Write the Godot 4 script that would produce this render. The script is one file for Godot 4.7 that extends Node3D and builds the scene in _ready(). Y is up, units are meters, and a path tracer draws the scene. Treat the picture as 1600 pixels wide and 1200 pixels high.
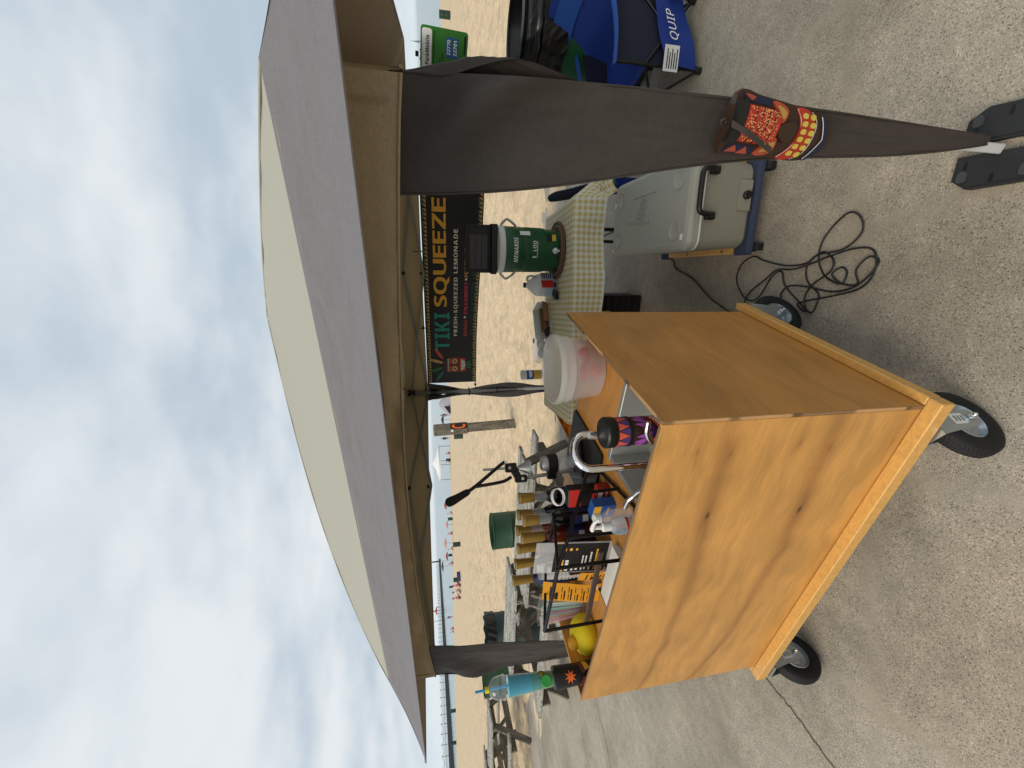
extends Node3D

var M := {}
var used := {}
var rng := RandomNumberGenerator.new()
var fonts := {}

# ---------- scene tree helpers ----------
func numbered(n: String) -> String:
	if not used.has(n):
		used[n] = 0
		return n
	used[n] += 1
	return "%s_%03d" % [n, used[n]]

func tag(o: Node, label := "", category := "", group := "", kind := "") -> Node:
	if label != "": o.set_meta("label", label)
	if category != "": o.set_meta("category", category)
	if group != "": o.set_meta("group", group)
	if kind != "": o.set_meta("kind", kind)
	return o

func thing(n: String, label: String, category: String, at := Vector3.ZERO, turn := 0.0, group := "") -> Node3D:
	var o := Node3D.new()
	o.name = numbered(n)
	o.position = at
	o.rotation.y = turn
	add_child(o)
	tag(o, label, category, group)
	return o

func ob(n: String, st: SurfaceTool, m: Material, parent: Node = null, xf := Transform3D()) -> MeshInstance3D:
	var o := MeshInstance3D.new()
	if parent == null:
		o.name = numbered(n)
		parent = self
	else:
		o.name = n
	st.set_material(m)
	o.mesh = st.commit()
	o.transform = xf
	parent.add_child(o, true)
	return o

func share(n: String, src: MeshInstance3D, parent: Node, xf: Transform3D, m: Material = null) -> MeshInstance3D:
	var o := MeshInstance3D.new()
	o.name = n
	o.mesh = src.mesh
	if m: o.set_surface_override_material(0, m)
	o.transform = xf
	parent.add_child(o, true)
	return o

func copy_of(src: Node3D, label: String, at: Vector3, turn: float) -> Node3D:
	var r: Node3D = src.duplicate()
	r.name = numbered(str(src.name))
	add_child(r)
	r.position = at
	r.rotation.y = turn
	if label != "": r.set_meta("label", label)
	return r

# ---------- geometry helpers ----------
func sb() -> SurfaceTool:
	var st := SurfaceTool.new()
	st.begin(Mesh.PRIMITIVE_TRIANGLES)
	return st

func tri(st: SurfaceTool, p: Array, n: Array, u: Array = []) -> void:
	var g: Vector3 = (p[2] - p[0]).cross(p[1] - p[0])
	if g.length_squared() < 1e-16: return
	var s: Vector3 = n[0] + n[1] + n[2]
	var o := [0, 1, 2] if g.dot(s) >= 0.0 else [0, 2, 1]
	for i in o:
		st.set_normal(n[i])
		if u.size(): st.set_uv(u[i])
		st.add_vertex(p[i])

func quad(st: SurfaceTool, a: Vector3, b: Vector3, c: Vector3, d: Vector3, out: Vector3, u: Array = []) -> void:
	var n := (c - a).cross(b - d).normalized()
	if n.dot(out) < 0: n = -n
	var ua := [u[0], u[1], u[2]] if u.size() else []
	var ub := [u[0], u[2], u[3]] if u.size() else []
	tri(st, [a, b, c], [n, n, n], ua)
	tri(st, [a, c, d], [n, n, n], ub)

func face_uv(p: Vector3, k: int) -> Vector2:
	return Vector2(p.z, -p.y) if k == 0 else Vector2(p.x, p.z) if k == 1 else Vector2(p.x, -p.y)

# box between two corners, with small chamfers; uv in metres, planar on each side, from local coordinates
func box(st: SurfaceTool, lo: Vector3, hi: Vector3, b := 0.0, xf := Transform3D()) -> void:
	var c := (lo + hi) / 2
	var h := (hi - lo).abs() / 2
	b = minf(b, minf(h.x, minf(h.y, h.z)) * 0.9)
	for k in 3:
		var k1 := (k + 1) % 3
		var k2 := (k + 2) % 3
		for s in [-1.0, 1.0]:
			var ps := []
			var us := []
			for q in [[-1, -1], [1, -1], [1, 1], [-1, 1]]:
				var v := Vector3.ZERO
				v[k] = s * h[k]
				v[k1] = q[0] * (h[k1] - b)
				v[k2] = q[1] * (h[k2] - b)
				us.append(face_uv(c + v, k))
				ps.append(xf * (c + v))
			var o := Vector3.ZERO
			o[k] = s
			quad(st, ps[0], ps[1], ps[2], ps[3], xf.basis * o, us)
	if b <= 0.0: return
	for k in 3:
		var k1 := (k + 1) % 3
		var k2 := (k + 2) % 3
		for s1 in [-1.0, 1.0]:
			for s2 in [-1.0, 1.0]:
				var ps := []
				var us := []
				for q in [[-1, 0], [1, 0], [1, 1], [-1, 1]]:
					var v := Vector3.ZERO
					v[k] = q[0] * (h[k] - b)
					v[k1] = s1 * (h[k1] - (b if q[1] == 1 else 0.0))
					v[k2] = s2 * (h[k2] - (0.0 if q[1] == 1 else b))
					us.append(face_uv(c + v, k1))
					ps.append(xf * (c + v))
				var o := Vector3.ZERO
				o[k1] = s1
				o[k2] = s2
				quad(st, ps[0], ps[1], ps[2], ps[3], xf.basis * o, us)
	for sx in [-1.0, 1.0]:
		for sy in [-1.0, 1.0]:
			for sz in [-1.0, 1.0]:
				var s := Vector3(sx, sy, sz)
				var a := c + s * Vector3(h.x, h.y - b, h.z - b)
				var e := c + s * Vector3(h.x - b, h.y, h.z - b)
				var f := c + s * Vector3(h.x - b, h.y - b, h.z)
				var n: Vector3 = xf.basis * s.normalized()
				tri(st, [xf * a, xf * e, xf * f], [n, n, n], [face_uv(a, 2), face_uv(e, 2), face_uv(f, 2)])

func cbox(st: SurfaceTool, size: Vector3, at: Vector3, b := 0.0, basis := Basis()) -> void:
	box(st, -size / 2, size / 2, b, Transform3D(basis, at))

# bar of rectangular section between two points; w across, t thick, "side" hints the direction of w
func bar(st: SurfaceTool, p: Vector3, q: Vector3, w: float, t: float, side := Vector3.UP, b := 0.002) -> void:
	var x := (q - p).normalized()
	var y := (side - x * side.dot(x)).normalized()
	var z := x.cross(y)
	box(st, Vector3(-(q - p).length() / 2, -w / 2, -t / 2), Vector3((q - p).length() / 2, w / 2, t / 2), b, Transform3D(Basis(x, y, z), (p + q) / 2))

func tube(st: SurfaceTool, pts: Array, r, sides := 8, closed := false, caps := true) -> void:
	var n := pts.size()
	var rings := []
	var norms := []
	var t0: Vector3 = (pts[1] - pts[0]).normalized()
	var up := Vector3.UP if absf(t0.y) < 0.9 else Vector3.RIGHT
	var a := up.cross(t0).normalized()
	var run := [0.0]
	for i in n:
		var t: Vector3
		if closed: t = (pts[(i + 1) % n] - pts[(i - 1 + n) % n]).normalized()
		else: t = (pts[mini(i + 1, n - 1)] - pts[maxi(i - 1, 0)]).normalized()
		a = (a - t * a.dot(t)).normalized()
		var b := t.cross(a)
		var rr: float = r[i] if r is Array else r
		var ring := []
		var nn := []
		for k in sides:
			var d := a * cos(TAU * k / sides) + b * sin(TAU * k / sides)
			nn.append(d)
			ring.append(pts[i] + d * rr)
		rings.append(ring)
		norms.append(nn)
		if i: run.append(run[-1] + (pts[i] - pts[i - 1]).length())
	for i in (n if closed else n - 1):
		var j := (i + 1) % n
		for k in sides:
			var l := (k + 1) % sides
			var u := [Vector2(run[i], float(k) / sides), Vector2(run[j], float(k) / sides), Vector2(run[j], float(k + 1) / sides), Vector2(run[i], float(k + 1) / sides)]
			tri(st, [rings[i][k], rings[j][k], rings[j][l]], [norms[i][k], norms[j][k], norms[j][l]], [u[0], u[1], u[2]])
			tri(st, [rings[i][k], rings[j][l], rings[i][l]], [norms[i][k], norms[j][l], norms[i][l]], [u[0], u[2], u[3]])
	if caps and not closed:
		for e in [0, n - 1]:
			var d: Vector3 = (pts[0] - pts[1]).normalized() if e == 0 else (pts[n - 1] - pts[n - 2]).normalized()
			for k in sides:
				tri(st, [pts[e], rings[e][k], rings[e][(k + 1) % sides]], [d, d, d], [Vector2.ZERO, Vector2.ZERO, Vector2.ZERO])

# spline through points, n samples a span
func curve(pts: Array, n := 6, closed := false) -> Array:
	var out := []
	var m := pts.size()
	for i in (m if closed else m - 1):
		var p0: Vector3 = pts[(i - 1 + m) % m] if closed or i > 0 else pts[0]
		var p1: Vector3 = pts[i]
		var p2: Vector3 = pts[(i + 1) % m]
		var p3: Vector3 = pts[(i + 2) % m] if closed or i < m - 2 else pts[m - 1]
		for k in n:
			out.append(p1.cubic_interpolate(p2, p0, p3, float(k) / n))
	if not closed: out.append(pts[m - 1])
	return out

# surface of revolution about y; prof = [Vector2(radius, height), ...]; corners over 35 degrees stay sharp
func lathe(st: SurfaceTool, prof: Array, segs := 24, xf := Transform3D(), a0 := 0.0, a1 := TAU, ey := 1.0) -> void:
	var n := prof.size()
	var sn := []
	for i in n - 1:
		var d: Vector2 = prof[i + 1] - prof[i]
		sn.append(Vector2(d.y, -d.x).normalized())
	var run := 0.0
	for i in n - 1:
		var na: Vector2 = sn[i]
		var nb: Vector2 = sn[i]
		if i > 0 and sn[i - 1].dot(sn[i]) > 0.8: na = (sn[i - 1] + sn[i]).normalized()
		if i < n - 2 and sn[i + 1].dot(sn[i]) > 0.8: nb = (sn[i + 1] + sn[i]).normalized()
		var p: Vector2 = prof[i]
		var q: Vector2 = prof[i + 1]
		var len := (q - p).length()
		for k in segs:
			var t0 := lerpf(a0, a1, float(k) / segs)
			var t1 := lerpf(a0, a1, float(k + 1) / segs)
			var c0 := Vector3(cos(t0), 0, sin(t0) * ey)
			var c1 := Vector3(cos(t1), 0, sin(t1) * ey)
			var v := [c0 * p.x + Vector3.UP * p.y, c1 * p.x + Vector3.UP * p.y, c1 * q.x + Vector3.UP * q.y, c0 * q.x + Vector3.UP * q.y]
			var m := [c0 * na.x + Vector3.UP * na.y, c1 * na.x + Vector3.UP * na.y, c1 * nb.x + Vector3.UP * nb.y, c0 * nb.x + Vector3.UP * nb.y]
			var uv := [Vector2(float(k) / segs, run), Vector2(float(k + 1) / segs, run), Vector2(float(k + 1) / segs, run + len), Vector2(float(k) / segs, run + len)]
			for j in 4:
				v[j] = xf * v[j]
				m[j] = (xf.basis * m[j]).normalized()
			tri(st, [v[0], v[1], v[2]], [m[0], m[1], m[2]], [uv[0], uv[1], uv[2]])
			tri(st, [v[0], v[2], v[3]], [m[0], m[2], m[3]], [uv[0], uv[2], uv[3]])
		run += len

func ball(st: SurfaceTool, at: Vector3, r: Vector3, segs := 12, basis := Basis()) -> void:
	var prof := []
	for i in segs / 2 + 1:
		var t := -PI / 2 + PI * i / (segs / 2)
		prof.append(Vector2(cos(t), sin(t)))
	lathe(st, prof, segs, Transform3D(basis * Basis.from_scale(r), at))

# grid surface: f(u, v) -> Vector3 for u, v in 0..1; smooth normals; uv from g(u, v) or u, v
func sheet(st: SurfaceTool, nu: int, nv: int, f: Callable, out := Vector3.UP, g = null) -> void:
	var P := []
	for i in nu + 1:
		var row := []
		for j in nv + 1:
			row.append(f.call(float(i) / nu, float(j) / nv))
		P.append(row)
	var N := []
	for i in nu + 1:
		var row := []
		for j in nv + 1:
			var du: Vector3 = P[mini(i + 1, nu)][j] - P[maxi(i - 1, 0)][j]
			var dv: Vector3 = P[i][mini(j + 1, nv)] - P[i][maxi(j - 1, 0)]
			if du.length_squared() < 1e-12:
				var jj := j - 1 if j > 0 else j + 1
				du = P[mini(i + 1, nu)][jj] - P[maxi(i - 1, 0)][jj]
			var n := du.cross(dv).normalized()
			if n.dot(P[i][j] if out == Vector3.ZERO else out) < 0: n = -n
			row.append(n)
		N.append(row)
	for i in nu:
		for j in nv:
			var q := [[i, j], [i + 1, j], [i + 1, j + 1], [i, j + 1]]
			var p := []
			var n := []
			var u := []
			for e in q:
				p.append(P[e[0]][e[1]])
				n.append(N[e[0]][e[1]])
				var uv := Vector2(float(e[0]) / nu, float(e[1]) / nv)
				u.append(g.call(uv.x, uv.y) if g != null else uv)
			tri(st, [p[0], p[1], p[2]], [n[0], n[1], n[2]], [u[0], u[1], u[2]])
			tri(st, [p[0], p[2], p[3]], [n[0], n[2], n[3]], [u[0], u[2], u[3]])

# flat polygon (x, y) given thickness along z: from z0 to z1
func prism(st: SurfaceTool, poly: PackedVector2Array, z0: float, z1: float, xf := Transform3D()) -> void:
	relief(st, poly, func(x, y, o): return xf * Vector3(x, y, o), z0, z1, 0.0)

# polygon laid on a surface given by map(x, y, off); cut into strips so that it follows curvature
func relief(st: SurfaceTool, poly: PackedVector2Array, map: Callable, o0: float, o1: float, strip := 0.0) -> void:
	var pieces := [poly]
	if strip > 0.0:
		pieces = []
		var lo := poly[0]
		var hi := poly[0]
		for p in poly:
			lo = lo.min(p)
			hi = hi.max(p)
		var nx := maxi(1, ceili((hi.x - lo.x) / strip))
		var ny := maxi(1, ceili((hi.y - lo.y) / strip))
		for i in nx:
			for j in ny:
				var a := lo + (hi - lo) * Vector2(float(i) / nx, float(j) / ny)
				var b := lo + (hi - lo) * Vector2(float(i + 1) / nx, float(j + 1) / ny)
				for c in Geometry2D.intersect_polygons(poly, PackedVector2Array([a, Vector2(b.x, a.y), b, Vector2(a.x, b.y)])):
					pieces.append(c)
	for c in pieces:
		var idx := Geometry2D.triangulate_polygon(c)
		for i in range(0, idx.size(), 3):
			var p := []
			var n := []
			for k in 3:
				var v: Vector2 = c[idx[i + k]]
				p.append(map.call(v.x, v.y, o1))
				n.append((map.call(v.x, v.y, o1 + 0.01) - map.call(v.x, v.y, o1)).normalized())
			tri(st, p, n, [Vector2(c[idx[i]]), Vector2(c[idx[i + 1]]), Vector2(c[idx[i + 2]])])
	if o1 == o0: return
	var cc := Geometry2D.is_polygon_clockwise(poly)
	for i in poly.size():
		var a := poly[i]
		var b := poly[(i + 1) % poly.size()]
		var m := maxi(1, ceili((b - a).length() / strip)) if strip > 0.0 else 1
		for k in m:
			var e := a.lerp(b, float(k) / m)
			var f := a.lerp(b, float(k + 1) / m)
			var d := Vector2(f.y - e.y, e.x - f.x) * (-1.0 if cc else 1.0)
			var mid := (e + f) / 2
			var o: Vector3 = map.call(mid.x + d.x * 0.1, mid.y + d.y * 0.1, o0) - map.call(mid.x, mid.y, o0)
			quad(st, map.call(e.x, e.y, o0), map.call(f.x, f.y, o0), map.call(f.x, f.y, o1), map.call(e.x, e.y, o1), o)

func pv(a: Array) -> PackedVector2Array:
	var o := PackedVector2Array()
	for i in range(0, a.size(), 2): o.append(Vector2(a[i], a[i + 1]))
	return o

func oval(cx: float, cy: float, rx: float, ry: float, n := 20, turn := 0.0) -> PackedVector2Array:
	var o := PackedVector2Array()
	for i in n:
		o.append(Vector2(cx, cy) + (Vector2(cos(TAU * i / n) * rx, sin(TAU * i / n) * ry)).rotated(turn))
	return o

func rounded(p: PackedVector2Array, n := 4) -> PackedVector2Array:
	var q := []
	for v in p: q.append(Vector3(v.x, v.y, 0))
	var o := PackedVector2Array()
	for v in curve(q, n, true): o.append(Vector2(v.x, v.y))
	return o

func rrect(w: float, h: float, r: float, n := 4, c := Vector2.ZERO) -> PackedVector2Array:
	var o := PackedVector2Array()
	for q in 4:
		var k := c + Vector2((w / 2 - r) * (1 if q in [0, 3] else -1), (h / 2 - r) * (1 if q < 2 else -1))
		for i in n + 1:
			o.append(k + Vector2.from_angle(q * PI / 2 + PI / 2 * i / n) * r)
	return o

# lettering: flat glyphs, capital height h, centred; w > 0 stretches to that width; bend > 0 wraps it round a vertical cylinder of that radius
func text(s: String, h: float, m: Material, parent: Node, xf: Transform3D, w := 0.0, bend := 0.0, face := "Droid Sans", weight := 700, skew := 0.0, called := "lettering", spread := 0.0) -> MeshInstance3D:
	var key := face + str(weight)
	if not fonts.has(key):
		var f := SystemFont.new()
		f.font_names = PackedStringArray([face])
		f.font_weight = weight
		fonts[key] = f
	var verts := PackedVector3Array()
	var norms := PackedVector3Array()
	var idx := PackedInt32Array()
	var pen := 0.0
	var parts := [s]
	if spread > 0.0:
		parts = []
		for ch in s: parts.append(ch)
	for part in parts:
		if part == " ":
			pen += spread + 0.35
			continue
		var tm := TextMesh.new()
		tm.font = fonts[key]
		tm.text = part
		tm.font_size = 64
		tm.pixel_size = 1.0 / 46.0
		tm.depth = 0.02
		tm.curve_step = 3.0
		tm.horizontal_alignment = HORIZONTAL_ALIGNMENT_LEFT
		var a := tm.get_mesh_arrays()
		if a.size() == 0 or a[0] == null or a[0].size() == 0: continue
		var base := verts.size()
		var right := 0.0
		var left := 1e9
		for v in a[0]:
			left = minf(left, v.x)
			right = maxf(right, v.x)
		for v in a[0]:
			verts.append(v + Vector3(pen - (left if spread > 0.0 else 0.0), 0, 0))
		norms.append_array(a[1])
		if a[12] != null:
			for i in a[12]: idx.append(base + i)
		else:
			for i in a[0].size(): idx.append(base + i)
		pen += (right - left) + spread
	var lo := Vector3.ONE * 1e9
	var hi := -lo
	for v in verts:
		lo = lo.min(v)
		hi = hi.max(v)
	var sy := h / (hi.y - lo.y)
	var sx := w / (hi.x - lo.x) if w > 0.0 else sy
	for i in verts.size():
		var v := verts[i] - (lo + hi) / 2
		v = Vector3(v.x * sx + v.y * sy * skew, v.y * sy, v.z * 0.03)
		if bend > 0.0:
			var t := v.x / bend
			var r := bend + v.z
			v = Vector3(sin(t) * r, v.y, cos(t) * r - bend)
			norms[i] = norms[i].rotated(Vector3.UP, t)
		verts[i] = v
	var arr := []
	arr.resize(Mesh.ARRAY_MAX)
	arr[Mesh.ARRAY_VERTEX] = verts
	arr[Mesh.ARRAY_NORMAL] = norms
	arr[Mesh.ARRAY_INDEX] = idx
	var am := ArrayMesh.new()
	am.add_surface_from_arrays(Mesh.PRIMITIVE_TRIANGLES, arr)
	am.surface_set_material(0, m)
	var o := MeshInstance3D.new()
	o.name = called
	o.mesh = am
	o.transform = xf
	parent.add_child(o, true)
	return o

# ---------- materials ----------
func mat(n: String, c: Color, rough := 0.7, metal := 0.0) -> StandardMaterial3D:
	var m := StandardMaterial3D.new()
	m.resource_name = n
	m.albedo_color = c
	m.roughness = rough
	m.metallic = metal
	M[n] = m
	return m

func noise_bytes(w: int, h: int, freq: float, s: int, oct := 4, type := FastNoiseLite.TYPE_SIMPLEX_SMOOTH, ret := -1) -> PackedByteArray:
	var n := FastNoiseLite.new()
	n.seed = s
	n.noise_type = type
	n.frequency = freq
	n.fractal_octaves = oct
	n.fractal_type = FastNoiseLite.FRACTAL_FBM if oct > 1 else FastNoiseLite.FRACTAL_NONE
	if ret >= 0: n.cellular_return_type = ret
	var im := n.get_seamless_image(w, h, false, false, 0.15)
	im.convert(Image.FORMAT_L8)
	return im.get_data()

func tex_of(w: int, h: int, data: PackedByteArray) -> ImageTexture:
	return ImageTexture.create_from_image(Image.create_from_data(w, h, false, Image.FORMAT_RGB8, data))

func grey_tex(w: int, h: int, data: PackedByteArray) -> ImageTexture:
	return ImageTexture.create_from_image(Image.create_from_data(w, h, false, Image.FORMAT_L8, data))

func normal_tex(w: int, h: int, data: PackedByteArray, k: float) -> ImageTexture:
	var im := Image.create_from_data(w, h, false, Image.FORMAT_L8, data)
	im.bump_map_to_normal_map(k)
	return ImageTexture.create_from_image(im)

func ramp(w: int, h: int, f: Callable) -> PackedByteArray:
	var d := PackedByteArray()
	d.resize(w * h * 3)
	for y in h:
		for x in w:
			var c: Color = f.call(x, y)
			var i := (y * w + x) * 3
			d[i] = clampi(int(c.r * 255.0), 0, 255)
			d[i + 1] = clampi(int(c.g * 255.0), 0, 255)
			d[i + 2] = clampi(int(c.b * 255.0), 0, 255)
	return d

func tri_map(m: StandardMaterial3D, s: float, world := false) -> void:
	m.uv1_triplanar = true
	m.uv1_world_triplanar = world
	m.uv1_scale = Vector3.ONE * s

# ---------- build ----------
var CD := Vector3.ZERO   # cart: direction along the long side, across, and its near corner
var CART := Transform3D()
var CANOPY := Transform3D()
const SEA := Vector3(0.353, 0.0, -0.936)
const ALONG := Vector3(0.936, 0.0, 0.353)

func frame(at: Vector3, yaw: float) -> Transform3D:
	var dl := Vector3(-cos(yaw), 0, -sin(yaw))
	var dw := Vector3(sin(yaw), 0, -cos(yaw))
	return Transform3D(Basis(dl, Vector3.UP, dw), at)

func on_cart(l: float, w: float, h := 1.085) -> Vector3:
	return CART * Vector3(l, h, w)

func _ready() -> void:
	rng.seed = 7
	# camera: held upright in the hand with the phone turned, so the picture's left is up
	var cam := Camera3D.new()
	cam.name = "camera"
	var pitch := 0.1953
	var roll := -0.0376
	var fw := Vector3(0, -sin(pitch), -cos(pitch))
	var r0 := Vector3.RIGHT
	var u0 := r0.cross(fw)
	var right := cos(roll) * r0 + sin(roll) * u0
	var up := cos(roll) * u0 - sin(roll) * r0
	cam.transform = Transform3D(Basis(-up, right, -fw), Vector3(0, 1.8, 0))
	cam.fov = 86.12
	cam.near = 0.02
	cam.far = 9000.0
	add_child(cam)
	cam.current = true
	# sky and light
	var we := WorldEnvironment.new()
	we.name = "environment"
	var e := Environment.new()
	e.background_mode = Environment.BG_SKY
	var sk := Sky.new()
	var pm := PanoramaSkyMaterial.new()
	pm.panorama = sky_picture()
	sk.sky_material = pm
	e.sky = sk
	e.tonemap_mode = Environment.TONE_MAPPER_LINEAR
	e.tonemap_exposure = 1.38
	e.sdfgi_enabled = true
	e.ssao_enabled = true
	e.ssil_enabled = true
	we.environment = e
	add_child(we)
	var sun := DirectionalLight3D.new()
	sun.name = "sun"
	sun.light_energy = 0.5
	sun.light_color = Color(1.0, 0.95, 0.87)
	sun.light_angular_distance = 34.0
	sun.shadow_enabled = true
	sun.basis = Basis.looking_at(-Vector3(-0.72, 1.05, 0.66).normalized())
	add_child(sun)
	CART = frame(Vector3(-0.1238, 0, -0.9931), 0.5185)
	CANOPY = frame(Vector3(0.686, 0, -0.919), 0.609)
	materials()
	setting()
	canopy()
	cart()
	counter_things()
	back_table()
	right_side()
	beach_things()

func sky_picture() -> ImageTexture:
	var w := 1024
	var h := 512
	var n := FastNoiseLite.new()
	n.seed = 11
	n.frequency = 0.55
	n.fractal_octaves = 6
	n.fractal_gain = 0.5
	n.domain_warp_enabled = true
	n.domain_warp_amplitude = 0.5
	n.domain_warp_frequency = 0.5
	var n2 := FastNoiseLite.new()
	n2.seed = 5
	n2.frequency = 0.22
	n2.fractal_octaves = 4
	var d := PackedFloat32Array()
	d.resize(w * h * 3)
	for y in h:
		var el := PI / 2 - PI * (y + 0.5) / h
		for x in w:
			var c := Vector3(0.34, 0.32, 0.28)
			if el > -0.02:
				var az := TAU * (x + 0.5) / w
				var v := Vector3(sin(az) * cos(el), sin(maxf(el, 0.0)), cos(az) * cos(el))
				var k := 1.0 / (v.y + 0.16)
				var px := v.x * k
				var pz := v.z * k
				var a := n.get_noise_2d(px * 1.1 + pz * 0.3, pz * 1.7) * 0.5 + n.get_noise_2d(px * 2.4 + 9.0, pz * 3.4) * 0.24
				var b := n2.get_noise_2d(px + 40.0, pz * 1.3 - 3.0)
				var t := clampf(0.50 + a * 1.3 + b * 0.5 + n.get_noise_2d(px * 4.5 - 20.0, pz * 6.0) * 0.20, 0.0, 1.0)
				t = t * t * (3.0 - 2.0 * t)
				c = Vector3(0.355, 0.425, 0.492).lerp(Vector3(0.575, 0.607, 0.630), t)
				var low := clampf(1.0 - v.y / 0.16, 0.0, 1.0)
				c = c.lerp(Vector3(0.545, 0.605, 0.632), low * low * 0.9)
			var i := (y * w + x) * 3
			d[i] = c.x
			d[i + 1] = c.y
			d[i + 2] = c.z
	var im := Image.create_from_data(w, h, false, Image.FORMAT_RGBF, d.to_byte_array())
	return ImageTexture.create_from_image(im)

func materials() -> void:
	# exposed-aggregate concrete
	var n := 1024
	var cv := noise_bytes(n, n, 0.21, 3, 1, FastNoiseLite.TYPE_CELLULAR, FastNoiseLite.RETURN_CELL_VALUE)
	var cd := noise_bytes(n, n, 0.21, 3, 1, FastNoiseLite.TYPE_CELLULAR, FastNoiseLite.RETURN_DISTANCE)
	var fine := noise_bytes(n, n, 0.25, 8, 3)
	var blot := noise_bytes(n, n, 0.008, 4, 4)
	var d := ramp(n, n, func(x, y):
		var i: int = y * n + x
		var t: float = cv[i] / 255.0
		var edge: float = clampf((cd[i] - 60.0) / 90.0, 0.0, 1.0)
		var g: float = 0.66 + (fine[i] - 128) / 255.0 * 0.22
		var p: float = g
		if t < 0.07: p = 0.36 + t
		elif t < 0.17: p = 0.54
		elif t > 0.93: p = 0.80
		elif t > 0.8: p = 0.73
		else: p = 0.64 + (t - 0.5) * 0.14
		var v: float = lerpf(p, g, edge) * (0.94 + blot[i] / 255.0 * 0.12)
		return Color(v * 0.965, v * 0.915, v * 0.83))
	var m := mat("pavement concrete", Color(1, 1, 1), 0.92)
	m.albedo_texture = tex_of(n, n, d)
	m.normal_enabled = true
	m.normal_texture = normal_tex(n, n, cd, 2.0)
	m.normal_scale = 0.5
	tri_map(m, 1.0 / 1.0, true)
	m.detail_enabled = true
	m.detail_blend_mode = BaseMaterial3D.BLEND_MODE_MUL
	m.detail_uv_layer = BaseMaterial3D.DETAIL_UV_2
	m.uv2_triplanar = true
	m.uv2_world_triplanar = true
	m.uv2_scale = Vector3.ONE / 7.3
	var big := noise_bytes(512, 512, 0.012, 21, 5)
	m.detail_albedo = tex_of(512, 512, ramp(512, 512, func(x, y):
		var v: float = 0.80 + big[y * 512 + x] / 255.0 * 0.33
		return Color(v, v * 0.995, v * 0.985)))
	mat("joint", Color(0.24, 0.22, 0.19), 0.95)
	# sand
	var sn := noise_bytes(n, n, 0.02, 31, 5)
	var sf := noise_bytes(n, n, 0.3, 32, 2)
	m = mat("beach sand", Color(1, 1, 1), 0.95)
	m.albedo_texture = tex_of(n, n, ramp(n, n, func(x, y):
		var v: float = 0.90 + (sn[y * n + x] - 128) / 255.0 * 0.16 + (sf[y * n + x] - 128) / 255.0 * 0.10
		return Color(0.905 * v, 0.815 * v, 0.68 * v)))
	m.normal_enabled = true
	m.normal_texture = normal_tex(n, n, noise_bytes(n, n, 0.035, 35, 4), 6.0)
	m.normal_scale = 1.0
	tri_map(m, 1.0 / 4.7, true)
	m.detail_enabled = true
	m.detail_blend_mode = BaseMaterial3D.BLEND_MODE_MUL
	m.detail_uv_layer = BaseMaterial3D.DETAIL_UV_2
	m.uv2_triplanar = true
	m.uv2_world_triplanar = true
	m.uv2_scale = Vector3.ONE / 11.0
	var damp := noise_bytes(512, 512, 0.025, 37, 5)
	m.detail_albedo = tex_of(512, 512, ramp(512, 512, func(x, y):
		var v: float = clampf(0.86 + damp[y * 512 + x] / 255.0 * 0.26, 0.0, 1.0)
		return Color(v, v * 0.99, v * 0.975)))
	# lake
	m = mat("lake water", Color(0.47, 0.55, 0.555), 0.16)
	m.metallic_specular = 0.5
	m.normal_enabled = true
	m.normal_texture = normal_tex(512, 512, noise_bytes(512, 512, 0.03, 41, 4), 5.0)
	m.normal_scale = 0.35
	tri_map(m, 1.0 / 9.0, true)
	# varnished plywood: 1.5 m x 0.94 m
	plywood("front plywood", true, 51)
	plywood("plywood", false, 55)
	var w := 512
	var lay := noise_bytes(w, w, 0.02, 61, 3)
	m = mat("plywood edge", Color(1, 1, 1), 0.6)
	m.albedo_texture = tex_of(64, 64, ramp(64, 64, func(x, y):
		var s: float = fmod(y / 64.0 * 5.0, 1.0)
		var k: float = 0.92 if fmod(floorf(y / 64.0 * 5.0), 2.0) == 0.0 else 0.66
		k *= 0.9 + lay[(x * 7) % w + w * ((y * 5) % w)] / 255.0 * 0.2
		if s < 0.1: k *= 0.7
		return Color(0.80 * k, 0.62 * k, 0.42 * k)))
	# pine boards
	var pn := noise_bytes(n, 256, 0.012, 65, 4)
	m = mat("pine board", Color(1, 1, 1), 0.42)
	m.clearcoat_enabled = true
	m.clearcoat = 0.25
	m.clearcoat_roughness = 0.35
	m.albedo_texture = tex_of(n, 256, ramp(n, 256, func(x, y):
		var t: float = y / 256.0 * 9.0 + (pn[y * n + x] - 128) / 255.0 * 3.2
		var g: float = 0.5 + 0.5 * sin(t * TAU)
		var v: float = 0.97 - 0.05 * g * g + (pn[(y * 3 % 256) * n + (x * 3) % n] - 128) / 255.0 * 0.06
		for k in [[0.12, 0.3], [0.37, 0.62], [0.61, 0.25], [0.83, 0.7]]:
			var dd := Vector2((x / 1024.0 - k[0]) * 22.0, (y / 256.0 - k[1]) * 7.0).length()
			v *= 1.0 - 0.55 * exp(-dd * dd * 34.0)
		return Color(0.87 * v, 0.66 * v, 0.35 * v)))
	m.uv1_scale = Vector3(1.0 / 1.3, 1.0 / 0.33, 1)
	# weathered grey wood
	var wn := noise_bytes(n, 256, 0.01, 71, 5)
	var wf := noise_bytes(n, 256, 0.12, 72, 3)
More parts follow.
